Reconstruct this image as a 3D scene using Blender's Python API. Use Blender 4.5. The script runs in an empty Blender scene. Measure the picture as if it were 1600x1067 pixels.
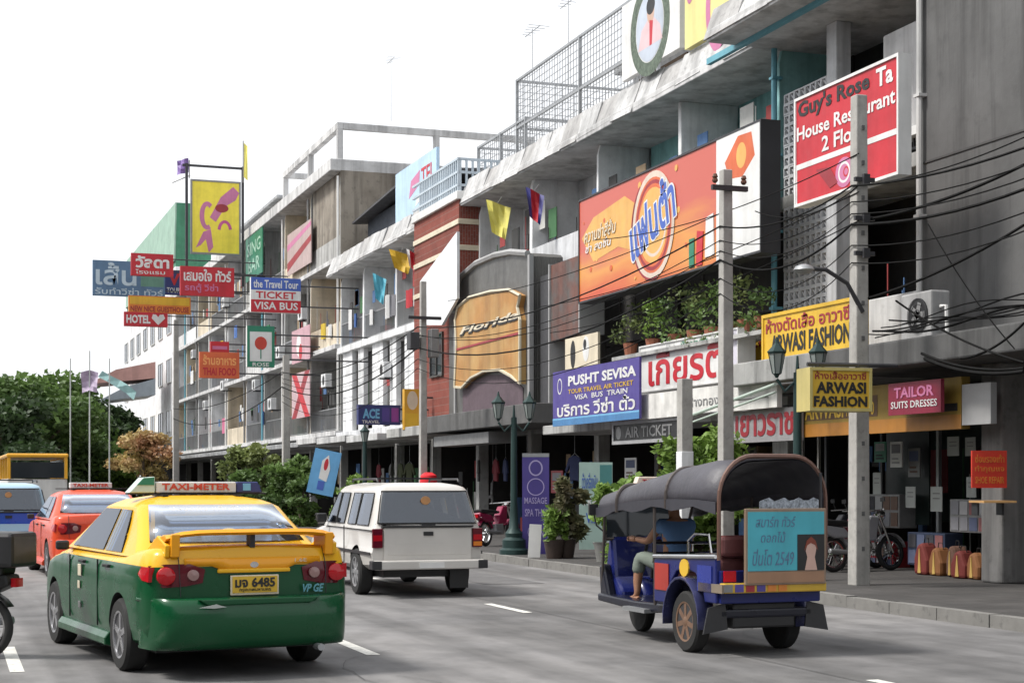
import bpy, bmesh, math, random
from mathutils import Vector, Matrix
random.seed(7)
R = math.radians
sc = bpy.context.scene
col = sc.collection
# ------------------------------------------------------------------ camera
TH = R(19.4); FX = 2500.0; HZ = 755.0; EYE = 1.6
cam = bpy.data.cameras.new('camera'); co = bpy.data.objects.new('camera', cam); col.objects.link(co)
co.location = (0, 0, EYE); co.rotation_euler = (R(90), 0, -TH)
cam.sensor_width = 36; cam.lens = 36*FX/1600; cam.shift_y = (HZ-533.5)/1600; cam.clip_start = .1; cam.clip_end = 3000
sc.camera = co
# ------------------------------------------------------------------ light
SUN_EL, SUN_AZ = 53.0, -84.0      # azimuth measured from +Y towards +X
w = bpy.data.worlds.new('World'); sc.world = w; w.use_nodes = True
nt = w.node_tree; nt.nodes.clear()
sky = nt.nodes.new('ShaderNodeTexSky'); sky.sky_type = 'NISHITA'; sky.sun_disc = False
sky.sun_elevation = R(SUN_EL); sky.sun_rotation = R(SUN_AZ)
sky.dust_density = 4; sky.air_density = 1.2; sky.ozone_density = 1
hsv = nt.nodes.new('ShaderNodeHueSaturation'); hsv.inputs['Saturation'].default_value = .12; hsv.inputs['Value'].default_value = 1.0
mixc = nt.nodes.new('ShaderNodeMix'); mixc.data_type = 'RGBA'; mixc.inputs[0].default_value = .65
mixc.inputs[7].default_value = (6.7, 6.85, 7.1, 1)
bg = nt.nodes.new('ShaderNodeBackground'); bg.inputs[1].default_value = .1
wo = nt.nodes.new('ShaderNodeOutputWorld')
nt.links.new(sky.outputs[0], hsv.inputs['Color']); nt.links.new(hsv.outputs[0], mixc.inputs[6])
nt.links.new(mixc.outputs[2], bg.inputs[0]); nt.links.new(bg.outputs[0], wo.inputs[0])
sl = bpy.data.lights.new('sun', 'SUN'); so = bpy.data.objects.new('sun', sl); col.objects.link(so)
sl.energy = 1.9; sl.angle = R(11); sl.color = (1, .96, .9)
sd = Vector((math.sin(R(SUN_AZ))*math.cos(R(SUN_EL)), math.cos(R(SUN_AZ))*math.cos(R(SUN_EL)), math.sin(R(SUN_EL))))
so.rotation_euler = sd.to_track_quat('Z', 'Y').to_euler(); so.location = (0, 0, 60)
sc.view_settings.view_transform = 'Standard'; sc.view_settings.look = 'None'
sc.view_settings.exposure = 1.06; sc.view_settings.gamma = 1; sc.view_settings.use_curve_mapping = False
try:
    sc.cycles.max_bounces = 6; sc.cycles.transparent_max_bounces = 12; sc.cycles.use_denoising = True
except Exception: pass
# ------------------------------------------------------------------ geometry of the view
Fv = Vector((math.sin(TH), math.cos(TH), 0)); Rv = Vector((math.cos(TH), -math.sin(TH), 0))
def ray(x, y): return Fv + Rv*((x-800)/FX) + Vector((0, 0, (HZ-y)/FX))
def onX(x, y, X):
    d = ray(x, y); k = X/d.x; return Vector((X, k*d.y, EYE+k*d.z))
def onY(x, y, Y):
    d = ray(x, y); k = Y/d.y; return Vector((k*d.x, Y, EYE+k*d.z))
def onG(x, y, z=0):
    d = ray(x, y); k = (z-EYE)/d.z; return Vector((k*d.x, k*d.y, z))
def atZ(x, y, z):      # z = distance along the view axis
    d = ray(x, y); return Vector((z*d.x, z*d.y, EYE+z*d.z))
def camxy(cx, cz): v = Rv*cx+Fv*cz; return Vector((v.x, v.y, 0))
# ------------------------------------------------------------------ materials
MATS = {}
def mat(name, c, rough=.75, metal=0, var=.18, scale=3.0, bump=.0, streak=0.0, spots=0.0, coat=0, c2=None, emit=0, brick=None, wave=None, stretch=(1,1,1), spec=.5):
    if name in MATS: return MATS[name]
    m = bpy.data.materials.new(name); m.use_nodes = True; t = m.node_tree; N = t.nodes; L = t.links
    b = N['Principled BSDF']; b.inputs['Roughness'].default_value = rough; b.inputs['Metallic'].default_value = metal
    b.inputs['Specular IOR Level'].default_value = spec
    if coat: b.inputs['Coat Weight'].default_value = coat; b.inputs['Coat Roughness'].default_value = .06
    tc = N.new('ShaderNodeTexCoord'); mp = N.new('ShaderNodeMapping'); mp.inputs['Scale'].default_value = stretch
    L.new(tc.outputs['Object'], mp.inputs[0])
    def noise(s, d=6, sx=None):
        n = N.new('ShaderNodeTexNoise'); n.inputs['Scale'].default_value = s; n.inputs['Detail'].default_value = d; n.inputs['Roughness'].default_value = .62
        if sx is not None:
            q = N.new('ShaderNodeMapping'); q.inputs['Scale'].default_value = sx; L.new(tc.outputs['Object'], q.inputs[0]); L.new(q.outputs[0], n.inputs[0])
        else: L.new(mp.outputs[0], n.inputs[0])
        return n
    def mixn(f, a, bb, mode='MIX'):
        x = N.new('ShaderNodeMix'); x.data_type = 'RGBA'; x.blend_type = mode
        for sock, v in ((0, f), (6, a), (7, bb)):
            if isinstance(v, (int, float)): x.inputs[sock].default_value = v
            elif isinstance(v, tuple): x.inputs[sock].default_value = (*v[:3], 1)
            else: L.new(v, x.inputs[sock])
        return x.outputs[2]
    def ramp(fac, a, bb, lo, hi):
        r = N.new('ShaderNodeMapRange'); r.inputs[1].default_value = lo; r.inputs[2].default_value = hi; r.inputs[3].default_value = a; r.inputs[4].default_value = bb
        L.new(fac, r.inputs[0]); return r.outputs[0]
    base = c[:3]; hgt = None
    out = tuple(base)
    n1 = noise(scale)
    if brick:
        bt = N.new('ShaderNodeTexBrick'); L.new(mp.outputs[0], bt.inputs[0])
        q = N.new('ShaderNodeMapping'); q.inputs['Rotation'].default_value = brick.get('rot', (0, 0, 0)); L.new(tc.outputs['Object'], q.inputs[0]); L.new(q.outputs[0], bt.inputs[0])
        bt.inputs['Color1'].default_value = (*base, 1); bt.inputs['Color2'].default_value = (*[v*.75 for v in base], 1)
        bt.inputs['Mortar'].default_value = (*brick.get('mortar', (.3, .28, .26)), 1); bt.inputs['Scale'].default_value = 1
        bt.inputs['Brick Width'].default_value = brick['w']; bt.inputs['Row Height'].default_value = brick['h']; bt.inputs['Mortar Size'].default_value = brick.get('m', .01)
        out = bt.outputs[0]; hgt = bt.outputs[1]
    if var:
        f = ramp(n1.outputs[0], 1-var, 1+var, .3, .7)
        out = mixn(1.0, out, f, 'MULTIPLY')
    if c2: out = mixn(ramp(noise(scale*.45).outputs[0], 0, 1, .42, .6), out, c2)
    if streak:
        s = noise(1.0, 5, (2.2, 2.2, .16)); s2 = noise(.5, 3)
        f = ramp(s.outputs[0], 0, streak, .46, .66)
        out = mixn(f, out, tuple(v*.35 for v in base))
    if spots:
        out = mixn(ramp(noise(scale*3.1, 8).outputs[0], 0, spots, .56, .68), out, tuple(v*.3+.02 for v in base))
    if isinstance(out, tuple): b.inputs['Base Color'].default_value = (*out, 1)
    else: L.new(out, b.inputs['Base Color'])
    if var or bump: L.new(ramp(noise(scale*2.3).outputs[0], max(0, rough-.08), min(1, rough+.1), .3, .7), b.inputs['Roughness'])
    if wave:
        wv = N.new('ShaderNodeTexWave'); wv.inputs['Scale'].default_value = wave[0]; wv.bands_direction = wave[1]; L.new(tc.outputs['Object'], wv.inputs[0]); hgt = wv.outputs[1]; 
        bp = N.new('ShaderNodeBump'); bp.inputs['Strength'].default_value = wave[2]; bp.inputs['Distance'].default_value = .03; L.new(hgt, bp.inputs['Height']); L.new(bp.outputs[0], b.inputs['Normal'])
    elif bump or brick:
        bp = N.new('ShaderNodeBump'); bp.inputs['Strength'].default_value = bump or .4; bp.inputs['Distance'].default_value = .02
        L.new(noise(scale*8, 8).outputs[0] if not hgt else hgt, bp.inputs['Height'])
        if hgt: bp.invert = True
        L.new(bp.outputs[0], b.inputs['Normal'])
    if emit:
        b.inputs['Emission Color'].default_value = (*base, 1); b.inputs['Emission Strength'].default_value = emit
    MATS[name] = m; return m
def flat(name, c, rough=.5, **k): return mat(name, c, rough, var=k.pop('var', .12), streak=k.pop('streak', .22), scale=k.pop('scale', 1.7), **k)
def glass(name, c, rough=.06):
    if name in MATS: return MATS[name]
    m = mat(name, c, rough, var=0, spec=.5)
    return m
# palette
W_ = flat('white_paint', (.66, .66, .65)); RED = flat('sign_red', (.47, .018, .03)); DRED = flat('dark_red', (.28, .02, .03)); NAVY = flat('navy', (.03, .04, .16))
YEL = flat('sign_yellow', (.62, .39, .03)); ORG = flat('sign_orange', (.6, .2, .03)); BLK = flat('black', (.012, .012, .013)); GRN = flat('sign_green', (.02, .19, .11))
BLU = flat('sign_blue', (.05, .11, .42)); SKYB = flat('sky_blue', (.16, .42, .66)); PUR = flat('purple', (.07, .05, .25)); TEALP = flat('teal_paint_sign', (.12, .5, .52)); PINK = flat('pink', (.5, .16, .30))
CREAM = flat('cream_paint', (.62, .55, .42)); SLATE = flat('slate_blue_sign', (.09, .17, .28)); GREY = mat('grey_metal', (.22, .22, .22), .5, .3)
CONC = mat('concrete_old', (.38, .38, .37), .9, bump=.25, streak=.75, spots=.4, scale=1.3)
CONCL = mat('concrete_pale', (.54, .54, .54), .88, bump=.2, streak=.6, spots=.2, scale=1.5)
CONCD = mat('concrete_brown', (.19, .165, .135), .95, bump=.3, streak=.8, spots=.5, scale=1.0, c2=(.28, .25, .21))
CONCG = mat('concrete_grimy_grey', (.105, .105, .105), .9, bump=.25, streak=.75, spots=.3, scale=.9)
WALLW = mat('wall_white', (.70, .71, .72), .8, streak=.5, spots=.12, scale=1.6, bump=.1)
WALLG = mat('wall_grey', (.56, .57, .59), .85, streak=.6, spots=.2, scale=1.6, bump=.1)
TEAL = mat('wall_teal', (.27, .52, .52), .8, streak=.5, spots=.2, scale=1.6, bump=.1)
WALLC = mat('wall_cream', (.56, .49, .38), .85, streak=.5, spots=.2, scale=1.6, bump=.1)
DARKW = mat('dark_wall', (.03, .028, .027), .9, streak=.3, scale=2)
TIN = mat('tin_sheet', (.42, .43, .44), .55, .3, streak=.6, spots=.5, scale=2, wave=(9, 'Y', .7))
CLAD = mat('ribbed_cladding', (.13, .128, .122), .5, .35, streak=.4, scale=2, wave=(7, 'Y', .8))
DCLAD = mat('dark_ribbed_cladding', (.055, .055, .06), .6, .2, streak=.4, scale=2, wave=(7, 'Y', .8))
BRICK = mat('red_brick', (.21, .052, .036), .85, scale=2, brick=dict(w=.24, h=.085, m=.008, rot=(R(90), 0, R(90)), mortar=(.2, .12, .1)))
POLE = mat('pole_concrete', (.36, .35, .33), .9, streak=.5, spots=.3, scale=4, bump=.2)
STEEL = flat('galvanised_steel', (.35, .36, .37), .45, metal=.6); DSTEEL = flat('dark_steel', (.05, .05, .055), .5, metal=.4)
RUB = flat('rubber', (.018, .018, .018), .85); CABLE = flat('cable_black', (.008, .008, .008), .7, spec=.1)
GLASSD = glass('dark_glass', (.02, .025, .03)); GLASSB = glass('blue_grey_glass', (.09, .11, .14), .12)
LGREEN = flat('lamp_green_iron', (.015, .04, .038), .5, metal=.3); PIPET = flat('pipe_teal', (.12, .34, .42))
WOOD = mat('wood_brown', (.22, .12, .06), .7, scale=3, stretch=(1, 1, 6))
# ------------------------------------------------------------------ mesh builder
class MB:
    def __init__(s): s.v = []; s.f = []; s.mi = []; s.cur = 0
    def add(s, vs, fs):
        o = len(s.v); s.v += [tuple(p) for p in vs]; s.f += [tuple(i+o for i in f) for f in fs]; s.mi += [s.cur]*len(fs); return s
    def box(s, x0, x1, y0, y1, z0, z1, M=None):
        x0, x1 = sorted((x0, x1)); y0, y1 = sorted((y0, y1)); z0, z1 = sorted((z0, z1))
        vs = [Vector((x, y, z)) for z in (z0, z1) for y in (y0, y1) for x in (x0, x1)]
        if M: vs = [M @ p for p in vs]
        return s.add(vs, [(0, 2, 3, 1), (4, 5, 7, 6), (0, 1, 5, 4), (2, 6, 7, 3), (0, 4, 6, 2), (1, 3, 7, 5)])
    def quad(s, a, b, c, d): return s.add([a, b, c, d], [(0, 1, 2, 3)])
    def cyl(s, p0, p1, r0, r1=None, n=10, cap=True):
        p0, p1 = Vector(p0), Vector(p1); r1 = r0 if r1 is None else r1
        d = (p1-p0).normalized(); a = d.orthogonal().normalized(); b = d.cross(a)
        vs = [p+(a*math.cos(2*math.pi*i/n)+b*math.sin(2*math.pi*i/n))*r for p, r in ((p0, r0), (p1, r1)) for i in range(n)]
        fs = [(i, (i+1) % n, n+(i+1) % n, n+i) for i in range(n)]
        if cap: fs += [tuple(range(n-1, -1, -1)), tuple(range(n, 2*n))]
        return s.add(vs, fs)
    def tube(s, pts, r, n=6):
        pts = [Vector(p) for p in pts]; rs = r if isinstance(r, (list, tuple)) else [r]*len(pts)
        vs = []; a = None
        for i, p in enumerate(pts):
            d = (pts[min(i+1, len(pts)-1)]-pts[max(i-1, 0)]).normalized()
            a = d.orthogonal().normalized() if a is None else (a-d*a.dot(d)).normalized()
            b = d.cross(a)
            vs += [p+(a*math.cos(2*math.pi*k/n)+b*math.sin(2*math.pi*k/n))*rs[i] for k in range(n)]
        m = len(pts)
        fs = [(i*n+k, i*n+(k+1) % n, (i+1)*n+(k+1) % n, (i+1)*n+k) for i in range(m-1) for k in range(n)]
        fs += [tuple(range(n-1, -1, -1)), tuple(range((m-1)*n, m*n))]
        return s.add(vs, fs)
    def prism(s, poly, d0, d1, axis='y'):
        n = len(poly)
        def P(a, b, d): return {'y': (a, d, b), 'x': (d, a, b), 'z': (a, b, d)}[axis]
        vs = [P(a, b, d0) for a, b in poly]+[P(a, b, d1) for a, b in poly]
        return s.add(vs, [tuple(range(n)), tuple(range(2*n-1, n-1, -1))]+[(i, n+i, n+(i+1) % n, (i+1) % n) for i in range(n)])
    def lathe(s, prof, n=16, M=None):
        vs = [Vector((r*math.cos(2*math.pi*k/n), r*math.sin(2*math.pi*k/n), z)) for r, z in prof for k in range(n)]
        if M: vs = [M @ p for p in vs]
        fs = [(i*n+k, i*n+(k+1) % n, (i+1)*n+(k+1) % n, (i+1)*n+k) for i in range(len(prof)-1) for k in range(n)]
        fs += [tuple(range(n-1, -1, -1)), tuple(range((len(prof)-1)*n, len(prof)*n))]
        return s.add(vs, fs)
    def grid(s, rows, close=False):
        n = len(rows[0]); vs = [p for r in rows for p in r]; fs = []
        for i in range(len(rows)-1):
            for k in range(n if close else n-1): fs.append((i*n+k, i*n+(k+1) % n, (i+1)*n+(k+1) % n, (i+1)*n+k))
        return s.add(vs, fs)
    def mesh(s, name, mats, smooth=False, recalc=True):
        me = bpy.data.meshes.new(name); me.from_pydata(s.v, [], s.f)
        for m in (mats if isinstance(mats, (list, tuple)) else [mats]): me.materials.append(m)
        me.polygons.foreach_set('material_index', s.mi)
        if recalc:
            bm = bmesh.new(); bm.from_mesh(me); bmesh.ops.recalc_face_normals(bm, faces=bm.faces); bm.to_mesh(me); bm.free()
        if smooth:
            me.polygons.foreach_set('use_smooth', [True]*len(me.polygons))
            try: me.set_sharp_from_angle(angle=R(smooth if smooth is not True else 40))
            except Exception: pass
        me.update(); return me
    def build(s, name, mats, parent=None, smooth=False, bevel=0, world=None, recalc=True):
        o = bpy.data.objects.new(name, s.mesh(name, mats, smooth, recalc)); col.objects.link(o)
        if parent is not None:
            o.parent = parent
            if world or (world is None and parent.get('w')): o.location = -PLOC[parent.name]
        if bevel:
            md = o.modifiers.new('bevel', 'BEVEL'); md.width = bevel; md.segments = 2; md.limit_method = 'ANGLE'; md.angle_limit = R(40)
        return o
PLOC = {}
USED = set()
def tag(o, label=None, cat=None, group=None, kind=None):
    if label:
        assert 4 <= len(label.split()) <= 16, label
        o['label'] = label
    if cat: o['category'] = cat
    if group: o['group'] = group
    if kind: o['kind'] = kind
    return o
def thing(name, label, cat, loc=(0, 0, 0), rz=0, group=None, world=False, kind=None):
    o = bpy.data.objects.new(name, None); col.objects.link(o); o.location = loc; o.rotation_euler = (0, 0, rz); o.empty_display_size = .3
    if world: o['w'] = 1
    PLOC[o.name] = Vector(loc); return tag(o, label, cat, group, kind)
def struct(name, mb, m, **k): return tag(mb.build(name, m, **k), kind='structure')
def kids(o): return [c for c in bpy.data.objects if c.parent == o]
def copy_tree(o, parent=None, kd=None):
    if kd is None:
        kd = {}
        for c in bpy.data.objects:
            if c.parent: kd.setdefault(c.parent.name, []).append(c)
    c = o.copy(); col.objects.link(c)
    if parent: c.parent = parent
    for ch in kd.get(o.name, []): copy_tree(ch, c, kd)
    return c
FIT = []
def text(body, parent, x0, x1, z0, z1, y, m, name='lettering', bold=.0, shear=0, ext=.004, rot=0):
    c = bpy.data.curves.new(name, 'FONT'); c.body = body; c.size = 1; c.extrude = ext; c.offset = bold; c.shear = shear; c.resolution_u = 2
    c.materials.append(m); o = bpy.data.objects.new(name, c); col.objects.link(o); o.parent = parent; o.rotation_euler = (R(90), -rot, 0)
    FIT.append((o, x0, x1, z0, z1, y)); return o
def fit_texts():
    bpy.context.view_layer.update()
    for o, x0, x1, z0, z1, y in FIT:
        bb = [Vector(b) for b in o.bound_box]; ax, bx = min(b.x for b in bb), max(b.x for b in bb); ay, by = min(b.y for b in bb), max(b.y for b in bb)
        sx = (x1-x0)/max(bx-ax, 1e-3); sz = (z1-z0)/max(by-ay, 1e-3)
        o.scale = (sx, sz, 1); o.location = (x0-ax*sx, y, z0-ay*sz)
    bpy.context.view_layer.update(); dg = bpy.context.evaluated_depsgraph_get()
    for o in [q for q in bpy.data.objects if q.type == 'FONT']:      # lettering becomes plain mesh
        me = bpy.data.meshes.new_from_object(o.evaluated_get(dg)); m = bpy.data.objects.new('tmp', me); col.objects.link(m)
        m.parent = o.parent; m.matrix_local = o.matrix_local.copy(); nm = o.name; bpy.data.objects.remove(o); m.name = nm
# ------------------------------------------------------------------ ground, road, pavement, sky
ASPH = mat('asphalt', (.15, .147, .148), .9, var=.16, scale=.6, bump=.35, spots=.2, c2=(.175, .17, .168))
t = ASPH.node_tree; bs = t.nodes['Principled BSDF']; src = bs.inputs['Base Color'].links[0].from_socket; tc = t.nodes.new('ShaderNodeTexCoord')
for scl, lo, hi, sc_ in (((1.6, .05, 1), .72, 1.1, 1.0), ((.35, .2, 1), .8, 1.12, 1.0), ((1.3, .8, 1), .78, 1.04, 1.6)):      # tyre tracks, old stains
    mp = t.nodes.new('ShaderNodeMapping'); mp.inputs['Scale'].default_value = scl; t.links.new(tc.outputs['Object'], mp.inputs[0]); n = t.nodes.new('ShaderNodeTexNoise'); n.inputs['Scale'].default_value = sc_; n.inputs['Detail'].default_value = 6; t.links.new(mp.outputs[0], n.inputs[0])
    r = t.nodes.new('ShaderNodeMapRange'); r.inputs[1].default_value = .38; r.inputs[2].default_value = .58; r.inputs[3].default_value = lo; r.inputs[4].default_value = hi; t.links.new(n.outputs[0], r.inputs[0])
    x = t.nodes.new('ShaderNodeMix'); x.data_type = 'RGBA'; x.blend_type = 'MULTIPLY'; x.inputs[0].default_value = 1; t.links.new(src, x.inputs[6]); t.links.new(r.outputs[0], x.inputs[7]); src = x.outputs[2]
t.links.new(src, bs.inputs['Base Color'])
PAVE = mat('pavement_slabs', (.06, .056, .054), .9, var=.2, scale=1.2, spots=.4, brick=dict(w=.6, h=.4, m=.012, mortar=(.04, .038, .036)))
KERBM = mat('kerb_concrete', (.17, .165, .155), .9, var=.2, scale=2, spots=.5, bump=.2)
LINE = mat('road_paint', (.62, .61, .57), .8, var=.2, scale=4, spots=.7)
g = MB(); g.box(-900, 900, -300, 1500, -1.2, -.03); struct('ground', g, mat('earth', (.16, .145, .12), .95, scale=.2))
KX = 10.55
def kerb_x(y):      # kerb line: bulges out a little beyond the tuk tuk, falls back at the driveway
    return KX + (0.35*max(0, min(1, (24-y)/6)))
g = MB(); ys = [-30+i*3 for i in range(110)]
g.grid([[(-26, y, 0), (-9, y, .06), (0, y, .08), (kerb_x(y), y, .0)] for y in ys]); struct('road', g, ASPH, smooth=True)
# lift road to z=0 nominal: objects rest on ROADZ
def roadz(x): return 0.0
for o in col.objects:
    if o.name == 'road':
        for v in o.data.vertices: v.co.z = 0
g = MB()
for i in range(len(ys)-1):
    a, b = ys[i], ys[i+1]; xa, xb = kerb_x(a)+.16, kerb_x(b)+.16
    g.add([(xa, a, .145), (xb, b, .145), (30, b, .16), (30, a, .16), (xa, a, -.02), (xb, b, -.02)], [(0, 3, 2, 1), (0, 1, 5, 4)])
struct('pavement', g, PAVE)
kerb = thing('kerb', None, None, (KX, 0, 0), kind='structure', world=True)
y = 12.0; me = None
g = MB(); g.box(0, .16, 0, .985, -.05, .15); me = g.mesh('kerb_stone', KERBM)
while y < 62:
    o = bpy.data.objects.new('kerb_stone', me); col.objects.link(o); o.parent = kerb
    o.location = (kerb_x(y)-KX+random.uniform(-.008, .008), y, random.uniform(-.012, .006)); y += 1.0
g = MB(); g.box(KX, KX+.16, 62, 300, -.05, .15); g.build('kerb_run', KERBM, kerb)
# painted lane dashes
g = MB()
def dash(x, y0, y1, w=.11):
    g.add([(x-w/2, y0, .004), (x+w/2, y0, .004), (x+w/2, y1, .004), (x-w/2, y1, .004)], [(0, 1, 2, 3)])
a, b = onG(527, 1000), onG(582, 1023); 
for k in range(0, 12): dash(a.x, b.y+k*6.2, a.y+k*6.2, .13)
a, b = onG(762, 943), onG(826, 957)
for k in range(0, 12): dash(a.x, b.y+k*6.2, a.y+k*6.2, .12)
for k in range(0, 8): dash(.55, 8+k*6.2, 10.2+k*6.2, .12)
a = onG(2, 1062); g.add([(a.x-.6, a.y-1.2, .004), (a.x+.14, a.y-1.2, .004), (a.x-.16, a.y+.35, .004), (a.x-.3, a.y+.5, .004)], [(0, 1, 2, 3)])
a = onG(1362, 1062); dash(a.x, a.y-2.4, a.y, .12)
o = struct('lane_marking', g, LINE)
# wear on the road: repair patches, tar seams, stains, a drain cover
rr_ = random.Random(4)
def blob(m, x, y, a, b_, z, n=18, ir=.25, rot=0):
    ph = [rr_.uniform(1-ir, 1+ir) for _ in range(n)]
    m.add([(x+a*ph[k]*math.cos(6.283*k/n)*math.cos(rot)-b_*ph[k]*math.sin(6.283*k/n)*math.sin(rot), y+a*ph[k]*math.cos(6.283*k/n)*math.sin(rot)+b_*ph[k]*math.sin(6.283*k/n)*math.cos(rot), z) for k in range(n)], [tuple(range(n))])
PATCH = mat('asphalt_patch', (.115, .113, .114), .92, var=.2, scale=1.5, bump=.4, spots=.3); OIL = mat('oil_stain', (.055, .053, .052), .6, var=.4, scale=5); SEAM = mat('tar_seam', (.035, .035, .036), .6)
g = MB()
for x, y0, y1_, w_ in ((8.5, 24, 31, .5),):
    g.add([(x-w_, y0, .0045), (x+w_, y0+rr_.uniform(-.1, .1), .0045), (x+w_+rr_.uniform(-.05, .05), y1_, .0045), (x-w_, y1_+rr_.uniform(-.1, .1), .0045)], [(0, 1, 2, 3)])
struct('road_patch', g, PATCH)
g = MB()
for k in range(4):
    x, y = rr_.uniform(2, 9), rr_.uniform(10, 15); a = rr_.uniform(-.6, .6); P = []
    for q in range(10): P.append((x, y)); a += rr_.uniform(-.35, .35); x += math.sin(a)*.3; y += math.cos(a)*.3
    for (p, q) in zip(P, P[1:]): d = .004; g.add([(p[0]-d, p[1], .009), (p[0]+d, p[1], .009), (q[0]+d, q[1], .009), (q[0]-d, q[1], .009)], [(0, 1, 2, 3)])
g.add([(6.93, 8, .0088), (6.942, 8, .0088), (6.942, 60, .0088), (6.93, 60, .0088)], [(0, 1, 2, 3)])
struct('road_crack', g, SEAM)


# ------------------------------------------------------------------ shop-house rows (facade plane X = XF, street runs along +Y)
XF = 15.4
def Yx(px, X=XF): return onX(px, 700, X).y
def Zx(px, py, X=XF): return onX(px, py, X).z
DEEP = 1.4
frame_m = flat('window_frame_white', (.5, .5, .48)); frame_d = flat('window_frame_dark', (.06, .055, .05))
CLOTHC = [flat('cloth_%s' % n, c, .9) for n, c in (('white', (.6, .6, .6)), ('blue', (.08, .16, .4)), ('red', (.4, .04, .05)), ('green', (.04, .2, .09)), ('yellow', (.55, .4, .05)), ('grey', (.2, .2, .22)), ('pink', (.5, .15, .25)))]
def slab(root, Y0, Y1, z0, z1, x0, m, x1=None, name='floor_slab'):
    b = MB(); b.box(x0, x1 or XF+9, Y0+.004, Y1-.004, z0, z1); return b.build(name, m, root, bevel=.015)
CLM = [flat('clutter_%s' % n, c, .85) for n, c in (('white', (.5, .5, .48)), ('tan', (.3, .22, .14)), ('blue', (.08, .16, .32)), ('dark', (.05, .05, .05)), ('green', (.05, .14, .06)), ('red', (.3, .05, .05)))]
def clutter(root, Y0, Y1, z0, seed, n=22, X=None):
    rr = random.Random(seed); X = XF if X is None else X; b = MB()
    for k in range(n):
        b.cur = rr.randrange(6); y = rr.uniform(Y0+.15, Y1-.5); x = X+rr.uniform(.14, .9); q = rr.random()
        if q < .45: w_ = rr.uniform(.12, .5); h = rr.uniform(.15, 1.2); b.box(x, x+rr.uniform(.1, .35), y, y+w_, z0, z0+h)
        elif q < .7: b.box(x, x+.02, y, y+.025, z0, z0+rr.uniform(1.2, 2.4))
        elif q < .85: h = rr.uniform(1.7, 2.3); b.box(X+.2, X+.22, y, y+rr.uniform(.3, .7), z0+h-rr.uniform(.4, .9), z0+h)
        else: b.cyl((x, y, z0), (x, y, z0+rr.uniform(.2, .5)), .14, .17, 8)
    o = b.build('balcony_clutter', CLM, root); o['kind'] = 'stuff'; return o
def window(root, X, Y0, Y1, z0, z1, fm=None, gm=None, n=2, name='window'):
    fm = fm or frame_m; gm = gm or GLASSD; t = .06
    b = MB(); b.box(X-.05, X+.04, Y0, Y1, z0, z0+t); b.box(X-.05, X+.04, Y0, Y1, z1-t, z1)
    for k in range(n+1):
        yy = Y0+(Y1-Y0-t)*k/n; b.box(X-.046, X+.036, yy, yy+t, z0+t, z1-t)
    f = b.build(name, fm, root)
    for k in range(n):
        ya = Y0+(Y1-Y0-t)*k/n+t; yb = Y0+(Y1-Y0-t)*(k+1)/n
        p = MB(); p.box(X-.01, X+.01, ya, yb, z0+t, z1-t); o = p.build('pane', gm, f, world=False)
    return f
def railing(root, X, Y0, Y1, z0, h, m, step=.16, r=.012):
    b = MB(); b.box(X-.025, X+.025, Y0, Y1, z0+h-.05, z0+h); b.box(X-.02, X+.02, Y0, Y1, z0+.06, z0+.1)
    y = Y0
    while y < Y1: b.box(X-r, X+r, y, y+2*r, z0+.1, z0+h-.05); y += step
    return b.build('railing', m, root)
def backwall(root, Y0, Y1, z0, z1, X, m, seed):
    rr = random.Random(seed); w = Y1-Y0
    b = MB(); b.box(X, X+.15, Y0, Y1, z0, z1); b.build('back_wall', m, root)
    ya = Y0+w*rr.uniform(.08, .2); window(root, X-.03, ya, ya+.95, z0, z0+2.3, frame_m if rr.random() < .5 else frame_d, GLASSD, 1, 'door')
    window(root, X-.03, ya+1.3, min(Y1-.25, ya+3.1), z0+.95, z0+2.35, frame_m if rr.random() < .5 else frame_d, GLASSD, 2)
def recess(root, Y0, Y1, z0, z1, m, mback=None, seed=1, rail='bars', fins=(1, 1), pm=None, fm=None):
    pm = pm or m
    for k, yy in enumerate((Y0, Y1)):
        if fins[k]:
            s = 1 if k == 0 else -1
            b = MB(); b.prism([(XF-.02, z0), (XF+DEEP, z0), (XF+DEEP, z1), (XF+.06, z1), (XF+.0, z1-.25)], yy, yy+s*.11)
            b.build('divider_wall', fm or m, root, bevel=.01)
    backwall(root, Y0+.11, Y1-.11, z0, z1, XF+DEEP, mback or m, seed)
    clutter(root, Y0, Y1, z0, seed+500)
    if rail == 'bars': railing(root, XF+.03, Y0+.12, Y1-.12, z0, 1.0, STEEL)
    elif rail == 'wall':
        b = MB(); b.box(XF-.01, XF+.1, Y0+.115, Y1-.115, z0, z0+.95); b.build('parapet', pm, root, bevel=.012)
TINP = mat('tin_sheet_pale', (.46, .46, .46), .8, streak=.6, spots=.6, scale=2.2, bump=.3); TINQ = mat('tin_sheet_weathered', (.36, .355, .35), .8, streak=.5, spots=.5, scale=3, bump=.3)
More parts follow.
